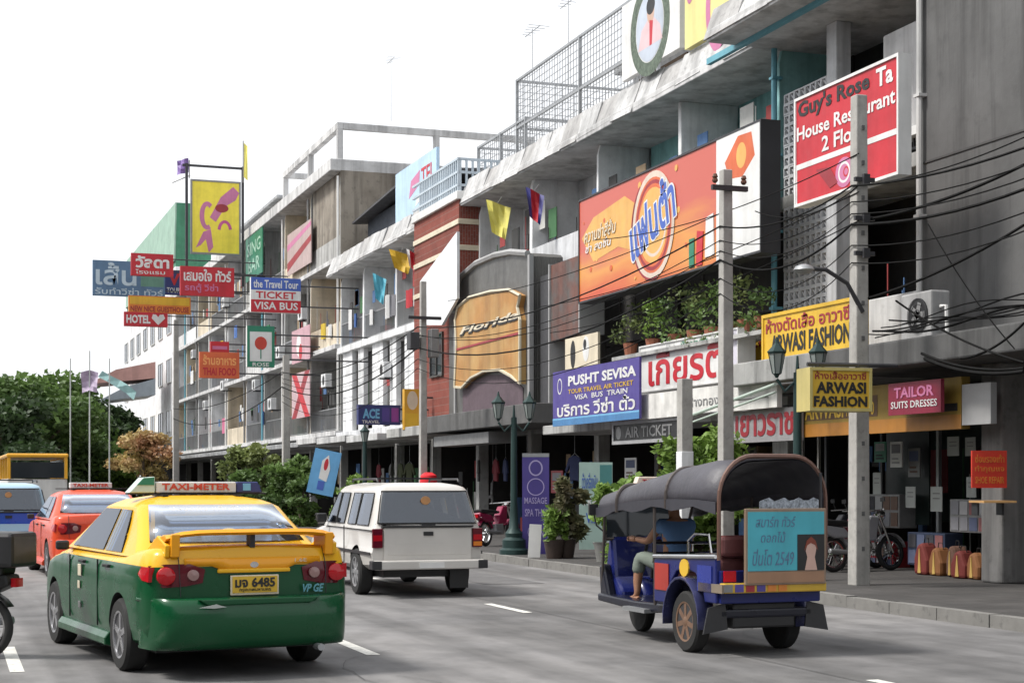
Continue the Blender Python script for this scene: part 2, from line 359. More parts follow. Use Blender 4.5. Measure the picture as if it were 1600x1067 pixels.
def eave(root, Y0, Y1, z, m=None, rise=.55, over=.6, back=.9):
    b = MB(); b.box(XF-over, XF+9, Y0+.004, Y1-.004, z, z+.22); b.build('roof_slab', CONCL, root, bevel=.02)
    n = max(2, int((Y1-Y0)/1.05)); me = None
    for k in range(n):     # sheets of tin, each laid a little unevenly
        a = Y0+(Y1-Y0)*k/n; bb = Y0+(Y1-Y0)*(k+1)/n+.06; dz = .24+random.uniform(0, .05); dr = random.uniform(-.06, .06)
        xa = XF-over-.03+dr*.5; xb = xa+.26+random.uniform(-.04, .05); zt = z+.22+rise*1.0+random.uniform(-.04, .05)
        g = MB(); g.add([(xa, a, z+.06+dr), (xa, bb, z+.06+dr*.5), (xb, bb, zt+.02), (xb, a, zt), (xa+.03, a, z+.05+dr), (xa+.03, bb, z+.05+dr*.5), (xb+.03, bb, zt), (xb+.03, a, zt-.02)],
              [(0, 1, 2, 3), (7, 6, 5, 4), (0, 4, 5, 1), (1, 5, 6, 2), (2, 6, 7, 3), (3, 7, 4, 0)])
        g.build('roof_sheet', m or (TINP if k % 3 else TINQ), root)
    g = MB(); g.box(XF+back, XF+back+.1, Y0+.01, Y1-.01, z+.22, z+.3+rise); g.build('parapet', CONCL, root)
def shell(root, Y0, Y1, z, m, x1=9.5, t=.15, zb=0):
    for yy in (Y0, Y1-t):
        b = MB(); b.box(XF+DEEP+.16, XF+x1, yy, yy+t, zb, z); b.build('side_wall', m, root)
    b = MB(); b.box(XF+x1, XF+x1+t, Y0, Y1, zb, z); b.build('rear_wall', m, root)
def shop(root, Y0, Y1, seed, m=DARKW, ztop=3.4, goods=True, column=True, cm=None):
    rr = random.Random(seed)
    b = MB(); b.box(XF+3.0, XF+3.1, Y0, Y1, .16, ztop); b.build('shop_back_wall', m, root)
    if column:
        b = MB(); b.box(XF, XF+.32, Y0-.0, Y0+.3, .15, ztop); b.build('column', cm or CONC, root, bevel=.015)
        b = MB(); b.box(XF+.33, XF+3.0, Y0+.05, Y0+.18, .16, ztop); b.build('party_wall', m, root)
    clutter(root, Y0+.35, Y1-.1, .17, seed+300, 20, XF+.45)
    # shelves and a rolled-up shutter box
    b = MB(); b.box(XF+.05, XF+.4, Y0+.3, Y1, ztop-.42, ztop-.01); b.build('shutter_box', GREY, root, bevel=.02)
    if goods:
        b = MB()
        for k in range(3): b.box(XF+1.5, XF+2.05, Y0+.3, Y1-.2, .5+.7*k, .54+.7*k)
        sh = b.build('shelf', WOOD, root)
        for mm in range(4):
            b = MB()
            for q in range(9):
                yy = rr.uniform(Y0+.4, Y1-.4); zz = rr.choice([.54, 1.24, 1.94]); ww = rr.uniform(.1, .28)
                b.box(XF+1.52, XF+1.52+rr.uniform(.15, .4), yy, yy+ww, zz, zz+rr.uniform(.12, .5))
            o = b.build('shelved_goods', rr.choice(GOODC), sh, world=False); o['kind'] = 'stuff'
GOODC = [flat('goods_%s' % n, c, .8) for n, c in (('red', (.2, .03, .03)), ('blue', (.05, .08, .2)), ('tan', (.25, .18, .1)), ('white', (.35, .35, .34)), ('green', (.04, .12, .06)), ('purple', (.14, .04, .14)))]
def sub(root, name, mb, m, **k): return mb.build(name, m, root, **k)
def canopy(root, Y0, Y1, z, x0, m, th=.22, x1=XF, name='canopy'):
    b = MB(); b.box(x0, x1, Y0+.006, Y1-.006, z, z+th); return b.build(name, m, root, bevel=.02)

Y_ = {k: Yx(v) for k, v in dict(a0=1700, a1=1450, b=1222, c1=1063, c2=935, d1=830, d2=748, e=655, f1=619, f2=568, f3=533, g=445, h=385, i=330, j=275).items()}
yb = 27.9
# ---- A : plain grimy concrete building at the right edge
rA = thing('corner_building', 'plain grimy concrete building at the right edge with a pale drainpipe', 'building', (XF, 15, 0), world=True)
b = MB(); b.box(XF-.12, XF+9, 4, 22.85, 3.75, 15); b.build('wall', CONCG, rA)
b = MB()
for k in range(5): b.box(XF-.135, XF-.118, 5+3.4*k, 5.03+3.4*k, 3.8, 14.9)
for zz in (6.9, 10.1, 13.2): b.box(XF-.137, XF-.116, 4, 22.8, zz, zz+.03)
b.build('wall_joint', mat('wall_joint_dark', (.07, .07, .07), .9), rA)
b = MB(); b.tube([(XF-.22, 22.78, 15), (XF-.22, 22.78, 3.8)], .05, 8)
for zz in range(4, 15, 2): b.box(XF-.28, XF-.12, 22.7, 22.86, zz, zz+.05)
b.build('drainpipe', flat('pipe_pale', (.5, .5, .49), .6), rA)
b = MB(); b.box(13.35, XF+9, 13, 22.9, 3.35, 3.74); b.build('canopy', CONCG, rA, bevel=.03)
cx = onG(1564, 925)
b = MB(); b.box(14.35, 14.85, 19.45, 19.95, .15, 3.35); b.build('column', mat('concrete_column_dull', (.22, .215, .21), .9, bump=.25, streak=.8, spots=.5, scale=1.6), rA, bevel=.03)
b = MB(); b.box(14.35, 14.85, 14.4, 14.9, .15, 3.35); b.build('column', CONC, rA, bevel=.03)
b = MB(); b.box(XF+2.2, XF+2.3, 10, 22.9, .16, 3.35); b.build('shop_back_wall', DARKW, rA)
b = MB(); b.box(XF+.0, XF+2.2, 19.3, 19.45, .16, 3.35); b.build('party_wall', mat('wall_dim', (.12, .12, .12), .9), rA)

# ---- B : tailor building with dark open upper floors
rB = thing('shop_house', 'tailor shop house with dark open floors and breeze-block screen behind the red sign', 'building', (XF, 25, 0), world=True)
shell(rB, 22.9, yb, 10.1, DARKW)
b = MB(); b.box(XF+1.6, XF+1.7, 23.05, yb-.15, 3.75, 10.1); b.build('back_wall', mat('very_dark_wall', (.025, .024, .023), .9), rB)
window(rB, XF+1.55, 23.4, 25.2, 4.6, 6.6, frame_d); window(rB, XF+1.55, 23.4, 25.2, 7.8, 9.6, frame_d)
canopy(rB, 22.9, 26.2, 3.35, 13.35, CONC, .4); canopy(rB, 26.2, yb, 3.35, 14.4, CONC, .3)
slab(rB, 22.9, yb, 6.95, 7.2, XF, CONC); slab(rB, 22.9, yb, 3.5, 3.75, XF, CONC)
b = MB(); b.box(XF-.01, XF+.14, 22.95, 26.0, 3.76, 4.85); b.build('parapet', CONCL, rB, bevel=.02)
b = MB(); b.box(XF-.02, XF+.3, 25.75, 26.1, 3.76, 10.1); b.build('column', WALLG, rB, bevel=.02)
b = MB(); b.box(XF-.01, XF+.18, 22.93, 24.2, 7.6, 9.4); b.build('wall', CONCL, rB, bevel=.02)
b = MB(); b.box(XF-.12, XF+.2, 22.9, 24.3, 7.45, 7.6); b.build('ledge', W_, rB)
railing(rB, XF+.05, 23.0, 25.7, 7.2, .5, DSTEEL)
clutter(rB, 23.0, 25.6, .17, 900, 26, XF+.5); clutter(rB, 24.5, 27.2, .17, 901, 22, XF+.7); clutter(rB, 23.1, 25.4, 3.78, 902, 12, XF+.2)
# breeze blocks, each a frame with a hole
bb = MB()
bw = .2
bb.box(0, .1, 0, bw, 0, .03); bb.box(0, .1, 0, bw, bw-.03, bw); bb.box(0, .1, 0, .03, .03, bw-.03); bb.box(0, .1, bw-.03, bw, .03, bw-.03)
bb.prism([(.03, .03), (.05, .03), (bw-.03, bw-.05), (bw-.03, bw-.03), (bw-.05, bw-.03), (.03, .05)], .03, .07, 'x')
bme = bb.mesh('breeze_block', WALLG)
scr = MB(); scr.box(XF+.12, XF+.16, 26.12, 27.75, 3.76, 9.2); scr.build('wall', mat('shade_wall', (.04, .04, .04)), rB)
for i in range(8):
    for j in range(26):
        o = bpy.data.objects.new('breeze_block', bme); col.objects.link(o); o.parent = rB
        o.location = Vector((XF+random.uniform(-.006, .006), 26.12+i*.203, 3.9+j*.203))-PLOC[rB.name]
eave(rB, 22.9, yb, 10.1, over=1.6, rise=.45)
# tailor shop interior
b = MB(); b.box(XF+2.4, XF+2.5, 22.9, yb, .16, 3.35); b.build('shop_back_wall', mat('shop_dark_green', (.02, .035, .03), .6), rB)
for yy in (22.7, 24.4, 26.3):
    b = MB(); b.box(XF+.1, XF+.16, yy, yy+.07, .16, 3.0); b.build('door_post', STEEL if yy < 24 else DSTEEL, rB)
b = MB(); b.box(XF+.12, XF+.15, 23.0, 24.3, .9, 2.9); b.build('shop_window', flat('shop_glass', (.012, .02, .018), .35, spec=.25), rB)
b = MB(); b.box(XF+.3, XF+2.2, 24.6, 26.2, .16, .9); b.build('counter', mat('counter_dark', (.05, .04, .035)), rB, bevel=.02)
b = MB(); b.box(XF+.0, XF+.3, yb-.3, yb, .15, 3.35); b.build('column', CONC, rB, bevel=.02)
for k in range(2):
    b = MB(); b.box(XF+.05, XF+.1, 26.5+.6*k, 26.55+.6*k, .16, 3.2); b.build('door_post', POLE, rB)
# ---- C : teal building
rC = thing('shop_house', 'teal walled shop house with recessed balconies behind the big orange billboard', 'building', (XF, 32, 0), world=True)
c1, c2 = Y_['c1'], Y_['c2']
shell(rC, yb, c2, 10.1, WALLG)
recess(rC, yb, c1, 7.2, 10.1, TEAL, seed=3, rail='wall', fins=(1, 0))
recess(rC, c1, c2, 7.2, 10.1, TEAL, seed=4, rail='wall', fins=(0, 0))
b = MB(); b.prism([(XF-.02, 7.2), (XF+DEEP, 7.2), (XF+DEEP, 10.1), (XF-.02, 10.1)], c1-.08, c1+.08); b.build('divider_wall', WALLW, rC, bevel=.02)
for yy in (yb, c1):
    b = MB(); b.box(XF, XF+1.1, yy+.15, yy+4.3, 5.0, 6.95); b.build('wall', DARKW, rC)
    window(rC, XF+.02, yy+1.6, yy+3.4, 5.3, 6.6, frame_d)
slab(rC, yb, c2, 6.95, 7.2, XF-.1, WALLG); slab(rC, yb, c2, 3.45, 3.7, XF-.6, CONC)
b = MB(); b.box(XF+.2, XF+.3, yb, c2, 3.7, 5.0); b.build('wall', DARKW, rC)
eave(rC, yb, c2, 10.1)
b = MB(); b.box(XF-1.0, XF-.9, yb-5, yb+1.2, 10.02, 10.14); b.build('edge_beam', PIPET, rC)
canopy(rC, yb, c2, 2.8, 13.9, CONC, .22)
shop(rC, yb, c1, 11); shop(rC, c1, c2, 12)
b = MB(); b.tube([(XF-.15, yb-.05, 10.3), (XF-.15, yb-.05, 4.2)], .06, 8)
for zz in (5, 6.5, 8, 9.5): b.box(XF-.22, XF, yb-.13, yb+.03, zz, zz+.05)
b.build('drainpipe', PIPET, rC)
# ---- D : grey-white building
rD = thing('shop_house', 'grey-white shop house with deep balconies above the arched pub front', 'building', (XF, 42, 0), world=True)
d1, d2 = Y_['d1'], 46.8
shell(rD, c2, d2, 10.1, WALLG)
recess(rD, c2, d1, 7.2, 10.1, WALLW, seed=5, rail='wall', pm=WALLG)
recess(rD, d1, d2, 7.2, 10.1, WALLW, seed=6, rail='wall', pm=WALLG)
slab(rD, c2, d2, 6.95, 7.2, XF-.1, WALLG)
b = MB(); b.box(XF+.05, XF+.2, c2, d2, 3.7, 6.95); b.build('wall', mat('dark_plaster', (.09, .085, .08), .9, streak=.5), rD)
eave(rD, c2, d2, 10.1)
shop(rD, c2, d1, 13); shop(rD, d1, d2, 14)
canopy(rD, c2, d2, 3.1, 13.6, mat('dark_concrete', (.10, .10, .10), .9, streak=.5), .5)
b = MB(); b.box(XF-1.6, XF-.9, d1-1, d2-.5, 2.7, 3.0); b.build('pipe_duct', GREY, rD)
# ---- E : brick building
rE = thing('shop_house', 'red brick fronted shop house with cream bands and a white rooftop sign rail', 'building', (XF, 49, 0), world=True)
XE = 14.76; e0, e1 = 46.8, Y_['e']-1.6
b = MB(); b.box(XE, XF+9, e0, e1, 3.4, 10.3); b.build('brick_wall', BRICK, rE)
for zz in (9.55, 8.75):
    b = MB(); b.box(XE-.04, XF+.7, e0-.04, e1, zz, zz+.16); b.build('band', CREAM, rE, bevel=.01)
b = MB(); b.box(XE-.04, XE+.1, e0+2.4, e1, 7.75, 7.9); b.build('band', CREAM, rE)
b = MB(); b.box(XE-.1, XF+9, e0-.1, e1, 10.3, 10.55); b.build('cornice', W_, rE, bevel=.02)
window(rE, XE-.02, e0+1.6, e0+3.0, 5.0, 6.4, frame_d)
b = MB()
for k in range(0, 22): b.box(XE-.06, XE+.0, e0-.06+k*.2, e0-.0+k*.2, 10.55, 11.5)
for k in range(0, 8): b.box(XE+k*.2, XE+.06+k*.2, e0-.06, e0, 10.55, 11.5)
for zz in (10.7, 11.1, 11.5): b.box(XE-.07, XE+.01, e0-.07, e1, zz, zz+.07); b.box(XE, XE+1.6, e0-.07, e0+.01, zz, zz+.07)
b.build('balustrade', flat('rail_pale_blue', (.45, .52, .58)), rE)
shop(rE, e0, e1, 15); canopy(rE, e0, e1, 3.1, 13.8, CONC, .3)
# ---- F : white bays
rF = thing('shop_house', 'white shop house of three balconied bays left of the brick front', 'building', (XF, 58, 0), world=True)
fy = [e1, Y_['f1'], Y_['f2'], Y_['f3']+.05]
shell(rF, e1, fy[3], 10.1, WALLW)
for k in range(3):
    a, c = fy[k], fy[k+1]
    recess(rF, a, c, 7.2, 10.1, WALLW, seed=20+k, rail='bars', mback=WALLW)
    # second floor: white panelled walls between dark openings
    m_ = (a+c)/2
    for (p, q) in ((a+.02, a+.9), (a+1.9, a+3.5)):
        b = MB(); b.box(XF, XF+.2, p, min(q, c-.02), 3.7, 6.95); b.build('wall', WALLW, rF, bevel=.02)
        b = MB()
        for r_ in range(1, 7): b.box(XF-.015, XF+.005, p, min(q, c-.02), 3.7+r_*.47, 3.72+r_*.47)
        b.build('wall_joint', WALLG, rF)
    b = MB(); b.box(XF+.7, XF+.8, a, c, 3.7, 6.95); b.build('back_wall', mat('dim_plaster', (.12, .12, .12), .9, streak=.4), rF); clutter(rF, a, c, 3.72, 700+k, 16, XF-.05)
    shop(rF, a, c, 30+k)
    b = MB(); b.box(XF-.25, XF-.2, a+.2, c-.2, 7.25, 8.0)
slab(rF, e1, fy[3], 6.95, 7.2, XF-.15, WALLW); slab(rF, e1, fy[3], 3.4, 3.7, XF-.2, WALLG)
eave(rF, e1, fy[3], 10.1)
for k in range(3):
    canopy(rF, fy[k]+.1, fy[k+1]-.1, 3.05+.06*k, 13.5, CONCL, .24)
# ---- G..J : four-storey row
ZT = [3.6, 7.2, 10.8, 14.6]
def tall(root, Y0, Y1, n, cols, seed, top='open', shopm=DARKW):
    rr = random.Random(seed); w_ = (Y1-Y0)/n
    shell(root, Y0, Y1, 14.6, CONCD if seed == 40 else CONC)
    for k in range(n):
        a, c = Y0+k*w_, Y0+(k+1)*w_
        for f in range(1, 4):
            m_ = cols[(k+f) % len(cols)]
            recess(root, a, c, ZT[f-1]+.2, ZT[f], m_, seed=seed*10+k*4+f, rail=rr.choice(['bars', 'bars', 'wall']), fins=(1, 1))
        shop(root, a, c, seed+k, goods=True)
        b = MB(); b.tube([(XF-.1, a+.1, 14.4), (XF-.1, a+.1, 3.7)], .05, 6); b.build('drainpipe', rr.choice([W_, PIPET, GREY]), root)
    for f in range(0, 3): slab(root, Y0, Y1, ZT[f], ZT[f]+.2, XF-.25, CONCL)
    b = MB(); b.box(XF-.45, XF+9.6, Y0, Y1, 14.6, 15.1); b.build('roof_slab', CONCL, root, bevel=.03)
    canopy(root, Y0+.1, Y1-.1, 3.1, 13.6, rr.choice([CONC, CONCL, TIN]), .2)
g0, g1, h1, i1, j1 = fy[3]+.01, Y_['g'], Y_['h'], Y_['i'], Y_['j']
rG = thing('tall_shop_house', 'four-storey shop house with bare brown concrete side wall and rooftop beam frame', 'building', (XF, 70, 0), world=True)
tall(rG, g0, g1, 2, [WALLC, CONC], 40)
b = MB(); b.box(XF-.0, XF+9.7, g0-.02, g0+.1, 9.9, 14.62); b.build('end_wall', CONCD, rG)
b = MB(); b.box(XF+.02, XF+1.3, g0+.1, Yx(488)-.1, 10.85, 14.6); b.build('infill_wall', CONCD, rG)
def beam(b, p, q, t=.13):
    p, q = Vector(p), Vector(q); lo = [min(p[i], q[i])-t for i in range(3)]; hi = [max(p[i], q[i])+t for i in range(3)]; b.box(lo[0], hi[0], lo[1], hi[1], lo[2], hi[2])
for p, q in (((XF, g0+.2, 16.5), (XF, g1-.2, 16.5)), ((XF+.27, g0+.2, 16.5), (XF+8.5, g0+.2, 16.5)), ((XF+.27, g1-.2, 16.5), (XF+8.5, g1-.2, 16.5))):
    b = MB(); beam(b, p, q); b.build('roof_beam', CONCL, rG)
for xx in (XF, XF+4.2, XF+8.5):
    for yy in (g0+.2, (g0+g1)/2, g1-.2):
        if yy != (g0+g1)/2 or xx == XF:
            b = MB(); beam(b, (xx, yy, 15.2), (xx, yy, 16.25), .12); b.build('roof_post', CONCL, rG)
rH = thing('tall_shop_house', 'four-storey grey shop house with the hanging green banner', 'building', (XF, 82, 0), world=True)
tall(rH, g1+.01, h1, 2, [CONCL, CONC, WALLG], 41)
rI = thing('tall_shop_house', 'four-storey cluttered shop house behind the rose emblem sign', 'building', (XF, 94, 0), world=True)
tall(rI, h1+.01, i1, 2, [WALLG, WALLC, WALLW], 42)
rJ = thing('tall_shop_house', 'four-storey cream shop house behind the stack of red street signs', 'building', (XF, 108, 0), world=True)
tall(rJ, i1+.01, j1, 3, [WALLC, WALLW, CONCL], 43)
# ---- K : far block with green top and white ribbed cladding
rK = thing('far_block', 'distant white clad block with a green metal upper part', 'building', (XF, 130, 0), world=True)
k0, k1 = j1+.3, Yx(198)
XK = onY(330, 500, k0).x
WCL = mat('white_ribbed_cladding', (.68, .68, .69), .6, streak=.3, scale=1, wave=(1.2, 'Y', .8)); GCL = mat('green_ribbed_cladding', (.05, .21, .12), .6, streak=.3, scale=1, wave=(1.0, 'X', .7)); GCL2 = mat('pale_green_cladding', (.26, .40, .32), .6, streak=.2, scale=1, wave=(1.0, 'Y', .5))
b = MB(); b.box(XF, XK, k0, k1, 3.4, 17.2); b.build('wall', WCL, rK)
b = MB(); b.box(XF+.02, XK, k0+.02, k1-.02, 17.2, 21.8); b.build('upper_wall', GCL, rK)
b = MB(); b.add([(XF-.1, k0, 17.6), (XF-.1, k1, 17.6), (XF+.0, k1, 22.0), (XF+.0, k0, 21.8), (XF-.0, k0, 17.6), (XF-.0, k1, 17.6), (XF+.1, k1, 22), (XF+.1, k0, 21.8)], [(0, 1, 2, 3), (4, 7, 6, 5), (0, 3, 7, 4), (1, 5, 6, 2), (3, 2, 6, 7)]); b.build('front_cladding', GCL2, rK)
for k in range(7):
    for zz in (5.2, 9, 12.6): window(rK, XF-.03, k0+2+k*5, k0+4.6+k*5, zz, zz+1.8, frame_m, GLASSB, 2)
for k in range(4):
    b = MB(); b.box(13.6, XF, k0+2+k*8, k0+8+k*8, 4.6+.6*(k % 2), 5.0+.6*(k % 2)); b.build('canopy', [TIN, CREAM, TIN, CREAM][k], rK)
b = MB(); b.box(XF+2.5, XF+2.6, k0, k1, .15, 3.4); b.build('shop_back_wall', DARKW, rK)
# ---- rooftop things
rt = thing('rooftop_cage', 'galvanised mesh cage on the roof of the grey-white house', 'cage', (XF+1.2, 40, 10.9), world=True)
def cage(root, x0, x1, y0, y1, z0, z1, step=.42):
    b = MB()
    for (x, yy) in ((x0, y0), (x0, y1), (x1, y0), (x1, y1), (x0, (y0+y1)/2)): b.box(x-.04, x+.04, yy-.04, yy+.04, z0, z1)
    for zz in (z1, (z0+z1)/2+.1):
        b.box(x0-.035, x0+.035, y0, y1, zz-.07, zz); b.box(x0, x1, y0-.035, y0+.035, zz-.07, zz); b.box(x0, x1, y1-.035, y1+.035, zz-.07, zz); b.box(x1-.035, x1+.035, y0, y1, zz-.07, zz)
    b.build('frame', STEEL, root)
    b = MB(); r = .008
    y = y0
    while y < y1: b.box(x0-r, x0+r, y, y+2*r, z0, z1-.07); y += step/2
    z = z0
    while z < z1: b.box(x0-r, x0+r, y0, y1, z, z+2*r); b.box(x0, x1, y1-r, y1+r, z, z+2*r); z += step/2
    x = x0
    while x < x1: b.box(x, x+2*r, y1-r, y1+r, z0, z1-.07); x += step/2
    b.build('wire_mesh', STEEL, root)
cage(rt, XF+1.1, XF+4.6, 36.0, Yx(808, XF+1.1), 10.9, 14.0)
rt2 = thing('rooftop_cage', 'lower mesh cage at the brick end of the roof row', 'cage', (XF+1.2, 47, 10.9), world=True)
cage(rt2, XF+1.1, XF+4.6, 45.6, 50.2, 10.6, 12.7)
rp = thing('rooftop_room', 'small brown rooftop room behind the mesh cage', 'room', (XF+4, 38, 10.4), world=True)
b = MB(); b.box(XF+2.4, XF+6, 36.2, 40.5, 10.4, 12.9); b.build('wall', CONCL, rp)
b = MB(); b.box(XF+2.36, XF+2.399, 37, 40, 11, 12.6); b.build('opening', mat('brown_board', (.12, .08, .05), .8), rp)
b = MB(); b.box(XF+2.0, XF+6.4, 35.8, 40.9, 12.9, 13.05); b.build('roof', TIN, rp)
ra = thing('rooftop_shed', 'dark meshed rooftop shed with a sloping tin roof above the white balconies', 'shed', (XF+1, 57, 10.9), world=True)
s0, s1 = Yx(665, XF+.9), Yx(575, XF+.9)
b = MB(); b.box(XF+.9, XF+4, s0, s1, 10.8, 12.4); b.build('wall', mat('shed_navy', (.04, .05, .07), .7, wave=(4, 'Y', .6)), ra)
b = MB(); b.add([(XF+.3, s1+.3, 12.35), (XF+.3, s0-.6, 12.85), (XF+5, s0-.6, 13.2), (XF+5, s1+.3, 12.7), (XF+.3, s1+.3, 12.27), (XF+.3, s0-.6, 12.75), (XF+5, s0-.6, 13.1), (XF+5, s1+.3, 12.6)], [(0, 1, 2, 3), (4, 7, 6, 5), (0, 4, 5, 1), (1, 5, 6, 2), (2, 6, 7, 3), (3, 7, 4, 0)]); b.build('roof', DSTEEL, ra)
rq = thing('rooftop_room', 'pale concrete rooftop room right of the yellow banner', 'room', (XF+3, 84, 15.1), world=True)
qa = onX(378, 330, XF+1.5); qb = onX(440, 330, XF+1.5)
b = MB(); b.box(XF+1.5, XF+6, qb.y, qa.y, 15.1, 16.9); b.build('wall', CONCL, rq); b = MB(); b.box(XF+1.2, XF+6.3, qb.y-.3, qa.y+.3, 16.9, 17.05); b.build('roof', TIN, rq)
for k in range(3): window(rq, XF+1.45, qb.y+1+k*3, qb.y+2.6+k*3, 15.6, 16.5, frame_d)
# TV aerials
def aerial(px, py0, py1, X, label, bars=5):
    p = onX(px, py1, X); q = onX(px, py0, X)
    r = thing('tv_aerial', label, 'aerial', p, group='rooftop aerials')
    b = MB(); h = q.z-p.z; b.cyl((0, 0, 0), (0, 0, h), .018, .012, 5); b.build('mast', STEEL, r)
    b = MB(); b.box(-.01, .01, -.7, .7, h-.1, h-.08)
    for k in range(bars): b.box(-.35+.05*k, .35-.05*k, -.6+k*.28, -.59+k*.28, h-.075, h-.06)
    b.build('antenna_bars', STEEL, r)
aerial(611, 92, 190, XF+6, 'tall thin roof aerial above the beam frame'); aerial(832, 45, 210, XF+2, 'aerial mast rising from the mesh cage'); aerial(888, 0, 150, XF+3, 'second aerial mast beside the brown rooftop room')
# ------------------------------------------------------------------ signs. Every sign is built in its own frame: front faces local -y, origin at the bottom middle
def board(name, label, cat, p, w, h, rz, face, items=(), th=.12, frame=None, fw=.05, side=None, group=None, arms=None, gen=None):
    r = thing(name, label, cat, p, rz, group)
    b = MB(); b.box(-w/2, w/2, 0, th, 0, h)
    if side: 
        b.mi = [1]*6; b.mi[2] = 0
    b.build('board', [face, side] if side else face, r)
    if frame:
        b = MB(); b.box(-w/2-.01, w/2+.01, -.025, th+.01, h-fw, h+.012); b.box(-w/2-.01, w/2+.01, -.025, th+.01, -.012, fw)
        b.box(-w/2-.01, -w/2+fw, -.024, th+.009, fw, h-fw); b.box(w/2-fw, w/2+.01, -.024, th+.009, fw, h-fw); b.build('frame', frame, r)
    put(r, w, h, items)
    if arms: 
        b = MB()
        for a in arms: b.cyl(a[0], a[1], .03, .03, 6)
        b.build('bracket', DSTEEL, r)
    return r
def put(r, w, h, items, y=0):
    n = 0
    for it in items:
        n += 1; yy = y-.004-.0004*n; k = it[0]
        if k == 'r':
            _, u0, v0, u1, v1, m = it[:6]; b = MB(); b.box(-w/2+u0*w, -w/2+u1*w, yy, yy+.0035+.0004*n, v0*h, v1*h); b.build(it[6] if len(it) > 6 else 'panel', m, r)
        elif k == 't':
            _, s, u0, v0, u1, v1, m = it[:7]; text(s, r, -w/2+u0*w, -w/2+u1*w, v0*h, v1*h, yy-.003, m, bold=it[7] if len(it) > 7 else .015, shear=it[8] if len(it) > 8 else 0, ext=.0015, rot=it[9] if len(it) > 9 else 0)
        elif k == 'd':    # ellipse: centre u v, radii in metres
            _, u, v, a, c, m = it[:6]; b = MB(); b.prism([(-w/2+u*w+a*math.cos(t*math.pi/14), v*h+c*math.sin(t*math.pi/14)) for t in range(28)], yy, yy+.0035+.0004*n); b.build(it[6] if len(it) > 6 else 'emblem', m, r)
        elif k == 'ring':
            _, u, v, a, c, t, m = it[:7]; b = MB(); N = 36; sa = it[7] if len(it) > 7 else 0; ea = it[8] if len(it) > 8 else 2*math.pi
            rows = []
            for q in range(N+1):
                an = sa+(ea-sa)*q/N; rows.append([(-w/2+u*w+(a+dd)*math.cos(an), yy+dy, v*h+(c+dd)*math.sin(an)) for dd, dy in ((-t/2, 0), (t/2, 0), (t/2, .006), (-t/2, .006), (-t/2, 0))])
            b.grid(rows); b.build('ring', m, r)
        elif k == 'p':
            _, pts, m = it[:3]; b = MB(); b.prism([(-w/2+u*w, v*h) for u, v in pts], yy, yy+.0035+.0004*n); b.build(it[3] if len(it) > 3 else 'emblem', m, r)
def along(x0, yt0, yb0, x1, yt1, yb1, X):
    """street-parallel board on plane X from its pixel corners -> base point, width, height"""
    P = [onX(x0, yt0, X), onX(x0, yb0, X), onX(x1, yt1, X), onX(x1, yb1, X)]
    zb = (P[1].z+P[3].z)/2; zt = (P[0].z+P[2].z)/2
    return Vector((X, (P[0].y+P[2].y)/2, zb)), P[0].y-P[2].y, zt-zb
def across(x0, yt, x1, yb, Y):
    P = onY(x0, yb, Y); Q = onY(x1, yt, Y); return Vector(((P.x+Q.x)/2, Y, P.z)), Q.x-P.x, Q.z-P.z
def fr(name, p, label, cat, face, items, X=None, rz=R(-90), **k):
    p, w, h = p; return board(name, label, cat, p, w, h, rz, face, items, **k)
OR2 = flat('orange_deep', (.56, .11, .03), .45); OR3 = flat('orange_light', (.66, .36, .09), .45)
def grad(name, a, b_, c_):
    m = mat(name, a, .4, var=0); t = m.node_tree; N = t.nodes; L = t.links
    tc = N.new('ShaderNodeTexCoord'); s = N.new('ShaderNodeSeparateXYZ'); L.new(tc.outputs['Generated'], s.inputs[0])
    n = N.new('ShaderNodeTexNoise'); n.inputs['Scale'].default_value = 2.2; n.inputs['Detail'].default_value = 5; L.new(tc.outputs['Generated'], n.inputs[0])
    ad = N.new('ShaderNodeMath'); ad.operation = 'ADD'; L.new(s.outputs[2], ad.inputs[0]); L.new(n.outputs[0], ad.inputs[1])
    r = N.new('ShaderNodeValToRGB'); r.color_ramp.elements[0].position = .45; r.color_ramp.elements[1].position = 1.35 if False else 1.0
    r.color_ramp.elements[0].color = (*a, 1); r.color_ramp.elements[1].color = (*c_, 1); e = r.color_ramp.elements.new(.78); e.color = (*b_, 1)
    L.new(ad.outputs[0], r.inputs[0]); L.new(r.outputs[0], N['Principled BSDF'].inputs['Base Color']); return m
